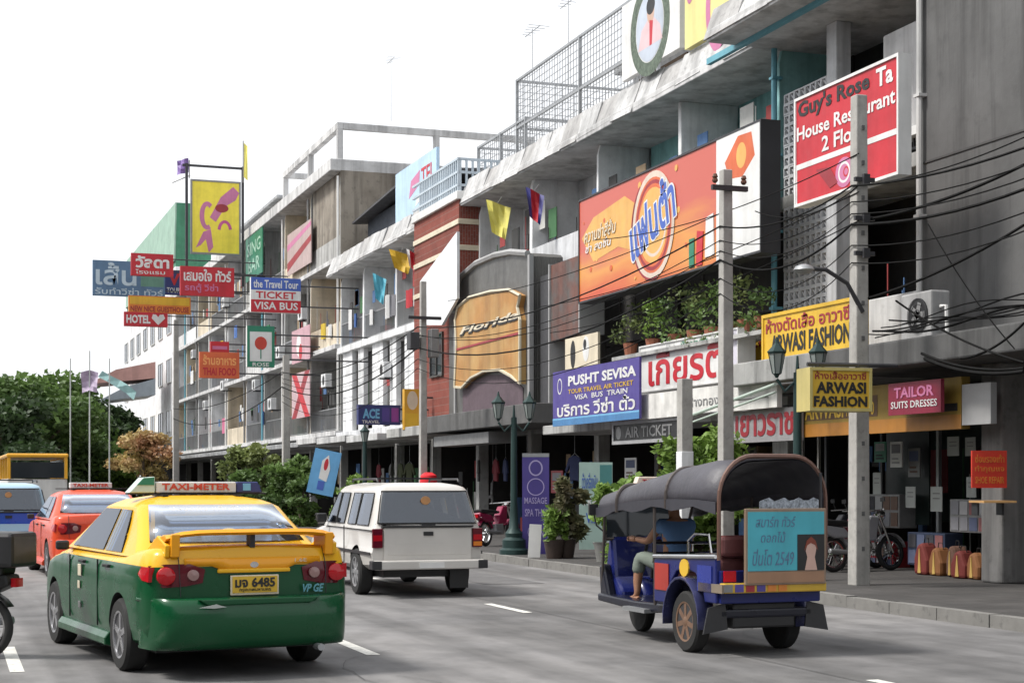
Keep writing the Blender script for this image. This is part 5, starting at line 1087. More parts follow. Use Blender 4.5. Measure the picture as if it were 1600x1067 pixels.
def cabin(root, base, roof, m, zb, zr, wb, wr, crown=.05, glass_spec=None, mid=None, bev=.07, wins=(), rear=None, front=None):
    """base/roof = (rear y, front y); tapered greenhouse with a crowned roof"""
    def ring(y0, y1, w_, z, r, cz=0):
        pts = []
        for (sx, sy) in ((1, -1), (1, 1), (-1, 1), (-1, -1)):
            cx, cy = sx*(w_-r), (y0+r if sy < 0 else y1-r)
            a0 = {(1, -1): -90, (1, 1): 0, (-1, 1): 90, (-1, -1): 180}[(sx, sy)]
            for q in range(5):
                a = R(a0+q*22.5); pts.append(Vector((cx+r*math.cos(a), cy+r*math.sin(a), z)))
        return pts
    rows = []
    for t in (0, .33, .66, .9): rows.append(ring(base[0]+(roof[0]-base[0])*t, base[1]+(roof[1]-base[1])*t, wb+(wr-wb)*(t+.06*math.sin(t*3.14)), zb+(zr-zb)*t, .12))
    rows.append(ring(roof[0]-.0+.02, roof[1]-.02, wr-.03, zr-.012, .12)); rows.append(ring(roof[0]+.1, roof[1]-.1, wr-.1, zr+crown*.35, .12)); rows.append(ring(roof[0]+.28, roof[1]-.28, wr-.28, zr+crown, .12))
    mm = MB(); mm.grid(rows, close=True)
    if wins:      # open the flat sides and rebuild them as pillars, belt and header strips round the window openings
        mm.f = [f for k, f in enumerate(mm.f) if not (k//20 < 3 and k % 20 in (4, 9, 14, 19))]; mm.mi = [0]*len(mm.f)
        def strip(s, fa, fb, tl, th):
            mm.grid([[on_side(base, roof, zb, zr, wb, wr, s, f(t), t, 0) for f in (fa, fb)] for t in [tl+(th-tl)*q/3 for q in range(4)]])
        A = lambda t: base[0]+(roof[0]-base[0])*t+.12; B = lambda t: base[1]+(roof[1]-base[1])*t-.12
        tl, th = wins[0][4], wins[0][5]
        for s in (-1, 1):
            strip(s, A, B, 0, tl); strip(s, A, B, th, .9)
            L_ = [A]
            for a, b_, c, d, t0, t1 in wins: L_ += [(lambda t, a=a, d=d, t0=t0, t1=t1: a+(d-a)*(t-t0)/(t1-t0)), (lambda t, b_=b_, c=c, t0=t0, t1=t1: b_+(c-b_)*(t-t0)/(t1-t0))]
            L_.append(B)
            for q in range(0, len(L_), 2): strip(s, L_[q], L_[q+1], tl, th)
        def face(yf, lo, hi):
            mm.grid([[Vector((u*(wb+(wr-wb)*(t+.06*math.sin(t*3.14))-.12), yf(t), zb+(zr-zb)*t)) for u in (-1, 0, 1)] for t in (lo, hi)])
        yr_ = lambda t: base[0]+(roof[0]-base[0])*t; yf_ = lambda t: base[1]+(roof[1]-base[1])*t
        face(yr_, 0, rear[0]); face(yr_, rear[1], .9) if rear[1] < .9 else None; face(yf_, 0, .1)
    mm.f.append(None); mm.f.pop(); mm.f.append(tuple(range(len(mm.v)-20, len(mm.v)))); mm.mi.append(0)
    return mm.build('cabin', m, root, smooth=50)
def on_side(base, roof, zb, zr, wb, wr, s, y, t, off=.012):
    """point on the cabin's side face: y measured at height fraction t"""
    w_ = wb+(wr-wb)*(t+.06*math.sin(t*3.14)); return Vector((s*(w_+off), y, zb+(zr-zb)*t))
def glasspoly(root, name, pts, th, m, frame=None):
    """a pane: polygon thickened inwards"""
    c = sum(pts, Vector())/len(pts); n = (pts[1]-pts[0]).cross(pts[2]-pts[0]).normalized()
    mm = MB(); k = len(pts); mm.add(list(pts)+[p-n*th for p in pts], [tuple(range(k)), tuple(range(2*k-1, k-1, -1))]+[(i, k+i, k+(i+1) % k, (i+1) % k) for i in range(k)])
    return mm.build(name, m, root)
def interior(root, base, roof, zb, wb, seats):
    b = MB(); b.box(-wb+.06, wb-.06, base[0]+.06, base[1]-.15, zb+.028, zb+.045); it = b.build('parcel_shelf', UPHD, root)
    for yy, hh in seats:
        for x in (-.36, .36):
            b = MB(); b.box(x-.24, x+.24, yy-.06, yy+.06, zb+.046, zb+.13); b.build('seat_back', UPH, root, bevel=.03)
            b = MB(); b.box(x-.12, x+.12, yy-.06, yy+.04, zb+.15, zb+.30); b.cyl((x, yy, zb+.12), (x, yy, zb+.16), .012, .012, 5); b.build('headrest', UPH, root, bevel=.03)
    b = MB(); b.box(-.10, .10, roof[1]+.05, roof[1]+.07, zb+.33, zb+.38); b.build('rear_view_mirror', UPHD, root)
def sedan(name, label, cat, p, heading, mats, detail=True, group='taxis in the road'):
    root = thing(name, label, cat, p, heading, group)
    sp = dict(ys=[-1.0, -.93, -.78, -.55, -.3, 0, .35, .8, 1.3, 1.8, 2.2, 2.6, 3.0, 3.25, 3.4, 3.48], rc=.06, w=[(-1.0, .745), (-.93, .80), (-.78, .838), (-.55, .852), (0, .855), (2.6, .855), (3.1, .82), (3.48, .74)],
              zt=[(-1.0, 1.05), (-.8, 1.075), (-.4, 1.06), (0, 1.005), (.4, .995), (2.0, .985), (2.3, .975), (3.0, .86), (3.3, .77), (3.48, .68)], zb=[(-1.0, .27), (-.6, .24), (0, .2), (2.6, .2), (3.48, .22)], split=.925,
              rp=lambda z: .07 + (.0 if z < .95 else (z-.95)*.35) + (.10*max(0, (.4-z)/.15)), fp=lambda z: .1*abs(z-.5), mats=mats[:2], wheels=[(.755, 0, .31), (.755, 2.6, .31)])
    car_body(root, sp)
    base = (-.45, 2.3); roof = (.26, 1.35); zb, zr, wb, wr = .98, 1.435, .80, .61
    SW = [(.14, .72, .72, .38, .06, .85), (.78, 1.98, 1.32, .78, .06, .85)]
    cabin(root, base, roof, mats[1], zb, zr, wb, wr, .055, wins=SW, rear=(.26, .93)); interior(root, base, roof, zb, wb, ((.55, .42), (1.35, .46)))
    for s in (-1, 1):
        S = lambda y, t: on_side(base, roof, zb, zr, wb, wr, s, y, t)
        o = glasspoly(root, 'window', [S(.14, .06), S(.72, .06), S(.72, .86), S(.38, .84)] if s > 0 else [S(.38, .84), S(.72, .86), S(.72, .06), S(.14, .06)], .01, CARGS)
        o = glasspoly(root, 'window', [S(.78, .06), S(1.98, .06), S(1.32, .86), S(.78, .86)] if s > 0 else [S(.78, .86), S(1.32, .86), S(1.98, .06), S(.78, .06)], .01, CARGS)
    def RP(u, t, off=.014):   # point on the rear glass plane
        w_ = (wb+(wr-wb)*t); yy = base[0]+(roof[0]-base[0])*t; return Vector((u*(w_-.0), yy-off+.035*abs(u)**3, zb+(zr-zb)*t+off*.6))
    b = MB(); b.grid([[RP(u, t) for u in (-.88, -.6, -.3, 0, .3, .6, .88)] for t in (.25, .6, .935)]); rg = b.build('rear_window', CARGL, root, smooth=True); sm = rg.modifiers.new('s', 'SOLIDIFY'); sm.thickness = .006
    b = MB(); b.grid([[Vector((u*(wb+(wr-wb)*t), base[1]+(roof[1]-base[1])*t+.014, zb+(zr-zb)*t+.01)) for u in (-.88, 0, .88)] for t in (.09, .92)]); b.build('windscreen', CARGS, root)
    # wheels
    for yy in (0, 2.6):
        for s in (-1, 1): wheel(root, s*.76, yy, .31, .19, s)
    # tail lamps
    for s in (-1, 1):
        b = MB(); pts = [(s*.42, .79), (s*.40, .90), (s*.52, .945), (s*.70, .945), (s*.812, .93), (s*.815, .81), (s*.72, .755), (s*.55, .765)]
        def yr(x, z):
            a = abs(x); return -1.0+(.06*(a/.745)**4 if a < .745 else .06+(a-.745)*1.2)+sp['rp'](z)-.012
        V = [Vector((x, yr(x, z), z)) for x, z in pts]; W2 = [v+Vector((0, .06, 0)) for v in V]; k = len(V)
        c_ = Vector((s*.62, yr(.62, .85)-.02, .85)); b.add(V+W2+[c_], [(i, (i+1) % k, 2*k) for i in range(k)]+[(i, k+i, k+(i+1) % k, (i+1) % k) for i in range(k)]); tl = b.build('tail_lamp', LRD, root, smooth=True)
        b = MB(); b.lathe([(.075, 0), (.072, .022), (.05, .034), (.0, .038)], 18, Matrix.Translation((s*.705, yr(.7, .85)-.012, .85)) @ Matrix.Rotation(R(90), 4, 'X')); b.build('lens', LR, tl, smooth=True)
        b = MB(); b.lathe([(.046, 0), (.044, .018), (.0, .024)], 16, Matrix.Translation((s*.50, yr(.5, .86)-.018, .855)) @ Matrix.Rotation(R(90), 4, 'X')); b.build('lens', LCL, tl, smooth=True)
        b = MB(); V = [Vector((s*.852, -.62, .86)), Vector((s*.845, -.72, .81)), Vector((s*.826, -.84, .80)), Vector((s*.820, -.85, .92)), Vector((s*.838, -.68, .92))]
        b.add(V+[v-Vector((s*.04, 0, 0)) for v in V], [tuple(range(5)), (9, 8, 7, 6, 5)]+[(i, 5+i, 5+(i+1) % 5, (i+1) % 5) for i in range(5)]); b.build('lens', LR, tl)
        # mirror, handles, side skirt
        b = MB(); b.box(s*.83, s*.95, 1.98, 2.05, .96, 1.05); b.build('wing_mirror', PLAS, root, bevel=.02)
        for yy in (.32, 1.25):
            b = MB(); b.box(s*.835, s*.872, yy, yy+.19, .865, .892); b.build('door_handle', BLK, root, bevel=.006)
        b = MB(); b.prism([(s*.80, .17), (s*.885, .19), (s*.885, .25), (s*.85, .30), (s*.8, .3)], .36, 2.24); sk = b.build('side_skirt', mats[0], root, bevel=.01)
        for yy in (.75, 1.86):
            b = MB(); b.box(s*.846, s*.8595, yy, yy+.008, .33, .92); b.build('door_gap', BLK, root)
    # bumper
    b = MB(); N = 30; rws = []
    prof = [(.64, .03), (.665, -.01), (.672, -.05), (.655, -.085), (.61, -.105), (.54, -.118), (.44, -.118), (.34, -.10), (.28, -.07), (.25, -.02), (.25, .04)]
    for z, dy in prof:
        rws.append([Vector((-.856*math.cos(math.pi*k/N)*(1-.022*abs(math.cos(math.pi*k/N))**10), -.985+dy*(1-.8*abs(math.cos(math.pi*k/N))**8)+.11*abs(math.cos(math.pi*k/N))**4+.29*abs(math.cos(math.pi*k/N))**20, z+0)) for k in range(N+1)])
    b.grid(rws); bp_ = b.build('bumper', mats[0], root, smooth=50); s_ = bp_.modifiers.new('s', 'SOLIDIFY'); s_.thickness = .02
    b = MB(); b.prism([(-.5, .665), (-.42, .615), (.42, .615), (.5, .665)], -1.104, -1.05); b.build('bumper_step', mats[0], root, bevel=.01)
    # plate
    b = MB(); b.box(-.2, .2, -.958, -.94, .68, .845); pl = b.build('number_plate', CREAM, root, bevel=.006)
    b = MB(); b.box(-.185, .185, -.963, -.957, .70, .835); b.build('plate_face', YEL if detail else W_, pl)
    text('มจ 6485', pl, -.165, .165, .745, .825, -.967, BLK, bold=.03, ext=.002); text('กรุงเทพมหานคร', pl, -.13, .13, .705, .735, -.967, BLK, ext=.002)
    b = MB(); b.box(-.3, .3, -.95, -.90, .865, .9); b.build('plate_garnish', mats[1], root, bevel=.01)
    for a in (-1, 1): pass
    # boot gap lines
    b = MB(); b.tube([(-.60, -.955, .68), (-.605, -.93, .92), (-.6, -.86, 1.07)], .004, 4); b.tube([(.60, -.955, .68), (.605, -.93, .92), (.6, -.86, 1.07)], .004, 4); b.build('boot_gap', BLK, root)
    b = MB(); b.prism([(.035*math.cos(t*.5236), .93+.025*math.sin(t*.5236)) for t in range(12)], -.945, -.925); b.build('badge', CHR, root)
    b = MB(); b.cyl((.5, -1.0, .24), (.5, -1.12, .24), .03, .03, 10); b.build('exhaust', STEEL, root)
    b = MB(); b.box(-.7, .7, -.6, 3.1, .2, .34); b.build('underbody', BLK, root)
    if detail:
        # two-tone boot: the upper colour dips between the lamps
        b = MB(); rws = []
        for (z, zz) in ((0, 0), (1, 1)):
            rws.append([Vector((x, yr(x, .9 if z else .86)+.0, (.99 if z else (.865 if abs(x) < .36 else .93)))) for x in (-.56, -.36, -.2, 0, .2, .36, .56)])
        b.grid(rws); q = b.build('boot_panel', ORG2, root, smooth=True); s_ = q.modifiers.new('s', 'SOLIDIFY'); s_.thickness = .008
        # spoiler: blade on two end legs with a centre brake lamp post
        b = MB(); rws = []
        for k in range(13):
            x = -.70+1.4*k/12; e = abs(x)/.70; dz = -.05*e**6; dy = .10*e**4
            rws.append([Vector((x, y+dy, z+dz)) for y, z in ((-.62, 1.185), (-.78, 1.205), (-.97, 1.225), (-1.0, 1.20), (-.97, 1.178), (-.78, 1.17), (-.62, 1.165), (-.62, 1.185))])
        b.grid(rws); b.v and b.f.append(tuple(range(0, 7))); b.mi.append(0); b.f.append(tuple(range(len(b.v)-8, len(b.v)-1))); b.mi.append(0)
        spn = b.build('spoiler', ORG2, root, smooth=40)
        for s in (-1, 1):
            b = MB(); b.prism([(-.66, 1.04), (-.93, 1.0), (-.95, 1.19), (-.66, 1.175)], s*.60, s*.67, 'x'); b.build('spoiler_leg', ORG2, root, bevel=.01)
            b = MB(); b.prism([(-.35, 1.05), (-.9, 1.0), (-.92, 1.1), (-.66, 1.17)], s*.67, s*.71, 'x'); b.build('spoiler_wing', YELP, root, bevel=.01)
        b = MB(); b.box(-.02, .02, -.9, -.8, 1.07, 1.175); b.build('spoiler_leg', BLK, root)
        b = MB(); b.box(-.16, .3, -.0, .02, 0, .0)
        # stickers
        b = MB(); b.prism([(-.50, .60), (-.36, .625), (-.28, .60), (-.38, .592)], -1.118, -1.1105); b.build('sticker', flat('sticker_silver', (.4, .42, .4)), root)
        text('VP GE', root, .40, .58, .69, .76, -.962, flat('sticker_blue', (.1, .3, .36)), name='sticker_lettering', bold=.03, shear=.3, ext=.002)
        text('1.6E', root, .34, .44, .945, .975, -.94, CREAM, name='badge_lettering', ext=.002)
        for (yy, z0_, s_, m_) in ((1.35, .80, .12, CREAM), (1.40, .68, .08, CREAM), (1.38, .50, .07, GREY)):
            b = MB(); b.box(-.868, -.8605, yy, yy+s_, z0_-.06, z0_-.06+s_*.9); b.build('door_sticker', m_, root, bevel=.004)
        t_ = text('ปลอดภัย แท็กซี่ไทย', root, -.42, .42, 0, 1, 0, W_, name='window_lettering', ext=.001); FIT.pop(); 
        t_.rotation_euler = (math.atan2(zr-zb, roof[0]-base[0]), 0, 0); q = RP(0, .80); t_.location = (-.40, q.y-.012, q.z+.012); t_.scale = (.095, .075, 1)
        b = MB(); b.prism([(.05*math.cos(t)*1.4, .05*math.sin(t)*.8) for t in [k*.5236 for k in range(12)]], -.003, .0); q2 = b.build('window_sticker', flat('sticker_gold', (.55, .42, .22)), root); q = RP(.05, .42); q2.location = (q.x, q.y-.008, q.z+.006); q2.rotation_euler = (math.atan2(zr-zb, roof[0]-base[0])-R(90), 0, 0)
    # roof sign
    b = MB(); b.box(-.62, .62, .63, .72, 1.50, 1.515); b.box(-.35, -.3, .5, .85, 1.485, 1.5); b.box(.3, .35, .5, .85, 1.485, 1.5); rk = b.build('sign_rack', PLAS, root)
    b = MB(); b.box(-.38, .34, .60, .76, 1.515, 1.615); rs = b.build('roof_sign', W_, root, bevel=.012)
    text('TAXI-METER', rs, -.33, .28, 1.54, 1.60, .594, flat('taxi_lettering_red', (.55, .06, .03)), bold=.03, ext=.002)
    if detail:
        b = MB(); b.prism([(-.62, 1.515), (-.39, 1.515), (-.39, 1.66), (-.50, 1.65)], .6, .76); b.build('sign_end', flat('sign_mint', (.5, .62, .56)), root, bevel=.01)
        b = MB(); b.prism([(-.55, 1.585), (-.40, 1.585), (-.40, 1.655), (-.49, 1.65)], .592, .599); b.build('sign_logo', GRN, root)
        b = MB(); b.prism([(.345, 1.515), (.58, 1.515), (.54, 1.615), (.345, 1.615)], .6, .76); b.build('sign_end', NAVY, root, bevel=.01)
        b = MB(); b.box(.40, .47, .592, .599, 1.535, 1.6); b.build('sign_logo', SKYB, root)
    return root
c_ = camxy(-2.58, 14.1)
sedan('taxi', 'green and yellow taxi with an orange rear spoiler, nearest the camera', 'taxi', (c_.x, c_.y, 0), TH*-1+R(27.5) , [GRNP, YELP]).scale = (1.04, 1.03, 1)
c_ = camxy(-7.15, 27.6)
sedan('taxi', 'orange red taxi half hidden behind the green and yellow taxi', 'taxi', (c_.x, c_.y, 0), -TH+R(23), [ORP, ORP], detail=False)
# ---- white pickup with canopy
def wagon(name, label, cat, p, heading, m, group=None):
    root = thing(name, label, cat, p, heading, group)
    sp = dict(ys=[-.98, -.92, -.7, -.3, 0, .5, 1.0, 1.6, 2.2, 2.6, 3.0, 3.3, 3.5], w=[(-.98, .80), (-.6, .815), (2.6, .815), (3.1, .80), (3.5, .74)], zt=[(-.98, .98), (2.0, .98), (2.3, .96), (3.3, .86), (3.5, .74)], zb=[(-.98, .40), (0, .36), (3.5, .34)], split=.7, rc=.05,
              rp=lambda z: 0.0, fp=lambda z: .1*abs(z-.6), mats=[m, m], wheels=[(.72, 0, .33), (.72, 2.7, .33)])
    car_body(root, sp)
    base, roof, zb, zr, wb, wr = (-.97, 2.25), (-.74, 1.55), .95, 1.56, .80, .66
    cabin(root, base, roof, m, zb, zr, wb, wr, .05, wins=[(-.72, .0, -.02, -.66, .1, .84), (.06, .55, .54, .07, .1, .84), (.78, 1.28, 1.24, .78, .1, .84), (1.34, 1.95, 1.56, 1.34, .1, .84)], rear=(.16, .86)); interior(root, base, roof, zb+.04, wb, ((1.3, .4),))
    for s in (-1, 1):
        S = lambda y, t: on_side(base, roof, zb, zr, wb, wr, s, y, t)
        for (a, b_, c2, d) in ((-.72, .0, -.02, -.66), (.06, .55, .54, .07), (.78, 1.28, 1.24, .78), (1.34, 1.95, 1.56, 1.34)):
            q = [S(a, .1), S(b_, .1), S(c2, .84), S(d, .84)]; glasspoly(root, 'window', q if s > 0 else q[::-1], .01, WAGL if a < .6 else CARGS)
            w2 = MB(); w2.tube([S(a, .1), S(b_, .1), S(c2, .84), S(d, .84), S(a, .1)], .008, 4); w2.build('window_frame', PLAS, root)
        b = MB(); b.prism([(s*.655, .70), (s*.80, .70), (s*.80, .97), (s*.655, .97)], -1.0, -.94); tl = b.build('tail_lamp', LRD, root, bevel=.01)
        b = MB(); b.box(s*.665, s*.79, -1.006, -1.0, .80, .88); b.build('lens', LR, tl)
        if s > 0:
            b = MB(); b.box(s*.665, s*.79, -1.006, -1.0, .72, .78); b.build('lens', LOR, tl)
        b = MB(); b.tube([(s*.60, -.5, zr+.06), (s*.60, -.45, zr+.1), (s*.60, 1.0, zr+.1), (s*.60, 1.05, zr+.06)], .015, 6); b.build('roof_rail', PLAS, root)
        b = MB(); b.box(s*.82, s*.97, 1.85, 1.93, 1.0, 1.14); b.build('wing_mirror', PLAS, root, bevel=.02)
        b = MB(); b.box(s*.812, s*.826, .68, .69, .42, .98); b.build('door_gap', BLK, root)
        b = MB(); b.box(s*.814, s*.83, -.9, 2.3, .60, .64); b.build('rub_strip', PLAS, root)
    for k in range(2):
        b = MB(); b.box(-.56, .56, .2+.6*k, .24+.6*k, zr+.1, zr+.125); b.build('roof_bar', PLAS, root)
    def RP(u, t, off=.012): return Vector((u*(wb+(wr-wb)*t), base[0]+(roof[0]-base[0])*t-off, zb+(zr-zb)*t))
    V = [RP(-.90, .16), RP(.90, .16), RP(.90, .86), RP(-.90, .86)]; glasspoly(root, 'rear_window', V[::-1], .01, WAGL)
    b = MB(); b.tube([RP(-.92, .15), RP(.92, .15), RP(.92, .88), RP(-.92, .88), RP(-.92, .15)], .014, 4); b.build('window_seal', BLK, root)
    b = MB(); b.prism([(.07*math.cos(t*.4), 1.36+.06*math.sin(t*.4)) for t in range(16)], -.865, -.86); b.build('window_sticker', flat('sticker_orange', (.5, .25, .1)), root)
    # tailgate
    b = MB(); b.box(-.64, .64, -1.0, -.93, .52, .985); tg = b.build('tailgate', m, root, bevel=.015)
    b = MB(); b.box(-.58, .58, -1.004, -.999, .60, .75); b.build('panel_press', m, tg, bevel=.002)
    b = MB(); b.box(-.66, .66, -1.02, -.96, .985, 1.01); b.build('handle_strip', PLAS, tg); b = MB(); b.box(-.07, .07, -1.016, -.998, .87, .925); b.build('handle', BLK, tg)
    b = MB(); b.box(-.1, .1, -1.02, -1.0, 1.012, 1.04); b.build('latch', BLK, tg)
    b = MB(); b.box(-.8, .8, -1.12, -.98, .40, .53); b.build('bumper', m, root, bevel=.02); b = MB(); b.box(-.16, .2, -1.13, -1.119, .42, .5); b.build('number_plate', W_, root)
    for s in (-1, 1):
        b = MB(); b.box(s*.84, s*.70, -1.13, -.95, .405, .525); b.build('bumper_end', PLAS, root, bevel=.01)
    b = MB(); b.box(-.6, .6, -.8, 3.1, .28, .42); b.build('underbody', BLK, root); b = MB(); b.cyl((-.6, 0, .3), (.6, 0, .3), .05, .05, 8); b.lathe([(.1, -.1), (.13, 0), (.1, .1)], 10, Matrix.Translation((0, 0, .3))); b.build('axle', BLK, root)
    b = MB(); b.box(.35, .62, -.9, -.86, .12, .38); b.build('mud_flap', BLK, root)
    for yy in (0, 2.7):
        for s in (-1, 1): wheel(root, s*.72, yy, .33, .2, s, rim=STEEL, spokes=8)
    return root
c_ = camxy(-1.5, 23.4)
wagon('pickup_truck', 'white pickup with a windowed canopy driving beside the green and yellow taxi', 'pickup truck', (c_.x, c_.y, 0), -TH+R(19), WHP)
# ---- tuk-tuk
def hoop_pts(w_, h, r, z0, n=8):
    P = [(-w_, z0), (-w_, h-r)]
    for k in range(1, n+1): a = math.pi-math.pi/2*k/n; P.append((-w_+r+r*math.cos(a), h-r+r*math.sin(a)))
    for k in range(0, n+1): a = math.pi/2-math.pi/2*k/n; P.append((w_-r+r*math.cos(a), h-r+r*math.sin(a)))
    return P+[(w_, z0)]
def tuktuk(p, heading):
    root = thing('tuk_tuk', 'blue three-wheeled tuk-tuk with a black rounded canopy and turquoise rear advert', 'tuk-tuk', p, heading)
    BL = PNT('tuk_blue', (.010, .016, .11)); NV = PNT('tuk_dark', (.010, .011, .02)); YB = flat('dull_yellow_band', (.5, .32, .03)); RP = flat('dull_red_panel', (.33, .03, .02)); TB = flat('tuk_tube', (.10, .085, .08), .35, metal=.5); TL = flat('tuk_canvas', (.035, .035, .045), .5, streak=.3); TG = flat('tuk_canvas_top', (.055, .053, .065), .5, streak=.5, bump=.3); SE = flat('seat_maroon', (.10, .03, .03), .5)
    # floor pan and tub
    b = MB(); b.prism([(-.62, .36), (-.62, .44), (1.35, .40), (2.35, .42), (2.35, .34), (1.35, .30)], -.56, .56, 'x'); b.build('floor_pan', NV, root, bevel=.02)
    for s in (-1, 1):
        b = MB(); b.prism([(-.66, .5), (-.66, .92), (-.2, .92), (.72, .86), (.72, .44), (.42, .44), (.36, .62), (.2, .76), (0, .80), (-.22, .76), (-.38, .62), (-.42, .5)], s*.575, s*.635, 'x'); sd_ = b.build('side_panel', BL, root, bevel=.012)
        if s < 0:
            b = MB(); b.box(-.648, -.636, .36, .68, .56, .82); b.build('red_panel', RP, sd_); b = MB(); b.prism([(-.0+.1*math.cos(t*.5236), .80+.085*math.sin(t*.5236)) for t in range(12)], -.652, -.6355, 'x'); b.build('yellow_badge', YEL, sd_)
            b = MB(); b.box(-.645, -.6355, -.58, -.28, .6, .84); b.build('trim_panel', flat('tuk_bright_blue', (.02, .035, .24), .3), sd_)
        # mudguard
        b = MB(); rws = []
        for k in range(13):
            a = R(-8+k*196/12); rws.append([Vector((s*x, .40*math.cos(a), .30+.42*math.sin(a) if math.sin(a) > -.2 else .26)) for x in (.50, .70)]+[Vector((s*.70, .385*math.cos(a), .30+.395*math.sin(a)))])
        b.grid(rws); q = b.build('mudguard', flat('mudguard_paint', (.05, .055, .14), .25), root, smooth=40); q.modifiers.new('s', 'SOLIDIFY').thickness = .008
        b = MB(); b.tube([(s*.64, .72, .88), (s*.64, -.66, .93)], .02, 6); b.build('rail', CHR, root)
        b = MB(); b.tube([(s*.62, .72, .4), (s*.63, .72, 1.46)], .018, 6); b.build('canopy_post', TB, root)
        b = MB(); b.tube([(s*.50, 2.34, .5), (s*.60, 2.05, 1.38)], .018, 6); b.build('canopy_post', TB, root)
        b = MB(); b.box(s*.30, s*.64, .95, 1.5, .3, .34); b.build('footboard', STEEL, root)
    b = MB(); b.box(-.6, .6, -.70, -.64, .5, .80); b.build('rear_panel', BL, root, bevel=.01)
    b = MB(); b.box(-.62, .62, -.80, -.70, .60, .69); rb = b.build('rear_bumper', YB, root, bevel=.012)
    for k in range(6):
        b = MB(); b.box(-.62+.13*k, -.62+.13*k+.1, -.806, -.799, .61, .68); b.build('bumper_tile', [GREY, PUR, DRED, PUR, ORG, ORG][k], rb)
    b = MB(); b.box(-.645, -.62, -.8, -.3, .60, .68); b.build('bumper_end', flat('tuk_band', (.2, .16, .12)), root)
    b = MB(); b.box(-.4, .36, -.60, -.4, .26, .5); b.build('undertray', BLK, root, bevel=.02)
    for s in (-1, 1):
        b = MB(); b.prism([(s*.47, .26), (s*.76, .22), (s*.70, .46), (s*.50, .5)], -.62, -.60); b.build('mud_flap', PLAS, root)
        b = MB(); b.box(s*.5-.07, s*.5+.07, -.72, -.70, .70, .80); b.build('tail_lamp', LR, root)
    # seats
    b = MB(); b.box(-.54, .54, -.55, .0, .74, .92); b.build('passenger_seat', SE, root, bevel=.05); b = MB(); b.box(-.54, .54, -.62, -.5, .92, 1.12); b.build('backrest', SE, root, bevel=.04)
    b = MB(); b.box(-.28, .28, 1.05, 1.42, .56, .70); b.build('driver_seat', SE, root, bevel=.04); b = MB(); b.box(-.25, .25, 1.1, 1.4, .42, .56); b.build('seat_box', NV, root)
    b = MB(); b.tube([(-.5, .98, .8), (-.5, .98, 1.0), (.5, .98, 1.0), (.5, .98, .8)], .018, 6); b.tube([(-.5, .98, .9), (.5, .98, .9)], .012, 6); b.build('partition_rail', CHR, root)
    for s in (-1, 1):
        b = MB(); b.tube([(s*.54, .1, .9), (s*.54, .1, 1.05), (s*.54, -.05, 1.12), (s*.54, -.35, 1.12), (s*.54, -.4, .95)], .016, 6); b.build('arm_rail', CHR, root)
    # canopy : arched hoops with cloth; rear end high and round, front low
    st = [(-.74, .64, 1.84, .40), (-.2, .645, 1.82, .36), (.4, .65, 1.74, .28), (1.0, .66, 1.65, .21), (1.6, .66, 1.57, .17), (2.15, .64, 1.50, .15)]
    rws = []; rwi = []
    for y, w_, h, r in st:
        P = hoop_pts(w_, h, r, 0); P = P[1:-1]; P[0] = (P[0][0], h-r-.06); P[-1] = (P[-1][0], h-r-.06)
        rws.append([Vector((x, y, z+.012*math.sin(y*9+x*4))) for x, z in P])
    b = MB(); b.grid(rws); cn = b.build('canopy', TG, root, smooth=60); cn.modifiers.new('s', 'SOLIDIFY').thickness = .018
    b = MB(); b.grid([[Vector((v.x*.975, v.y, v.z-.03)) for v in r_] for r_ in rws]); b.build('canopy_lining', TL, root, smooth=60)
    b = MB(); b.grid([[Vector((v.x, v.y, v.z-d)) for v in rws[-1]] for d in (0, .09)]); b.build('canopy_valance', TG, root)
    for s in (-1, 1):
        b = MB(); b.grid([[Vector((s*.665, y, lerp_tab([(a_[0], a_[2]-a_[3]) for a_ in st], y)-.01-d-.025*math.sin(y*7)*(d > 0))) for y in [-.7+.24*k for k in range(13)]] for d in (0, .09)]); q = b.build('canopy_fringe', TL, root); q.modifiers.new('s', 'SOLIDIFY').thickness = .01
    for y, w_, h, r in (st[0], st[2], st[4]):
        P = hoop_pts(w_+.005, h+.012, r, 0); P = [(P[0][0], .9 if y < -.5 else h-r-.1)]+P[1:-1]+[(P[-1][0], .9 if y < -.5 else h-r-.1)]
        b = MB(); b.tube([(x, y, z) for x, z in P], .022, 6); b.build('canopy_hoop', flat('hoop_brown', (.16, .09, .07), .35, metal=.3) if y < -.5 else TB, root)
    b = MB(); b.grid([[Vector((x, 2.30+.03*(z-1), z)) for x in (-.46, 0, .46)] for z in (1.0, 1.36)]); b.build('windscreen', glass('tuk_screen', (.05, .06, .07)), root)
    b = MB(); b.tube([(-.48, 2.3, 1.0), (-.48, 2.32, 1.38), (.48, 2.32, 1.38), (.48, 2.3, 1.0), (-.48, 2.3, 1.0)], .018, 6); b.build('windscreen_frame', TB, root)
    # roof taxi sign
    b = MB(); b.prism([(-.20, 0), (.20, 0), (.15, .12), (-.15, .12)], -.05, .05); ts = b.build('roof_sign', flat('lamp_cream', (.72, .6, .5)), root, bevel=.01); ts.location = (-.1, 1.9, 1.55); text('TAXI', ts, -.1, .1, .03, .095, -.056, RED, ext=.002, bold=.02)
    # front cowl, fork, wheels
    b = MB(); b.prism([(2.02, .32), (2.36, .36), (2.46, .7), (2.38, 1.02), (2.28, 1.04), (2.2, .6), (2.02, .45)], -.40, .40, 'x'); b.build('front_cowl', BL, root, bevel=.05)
    for s in (-1, 1):
        b = MB(); b.prism([(2.1, .34), (2.36, .36), (2.4, .72), (2.3, .74)], s*.40, s*.52, 'x'); b.build('leg_shield', NV, root, bevel=.03)
    b = MB(); b.cyl((0, 2.5, .62), (0, 2.54, .62), .09, .09, 14); b.build('headlamp', CHR, root)
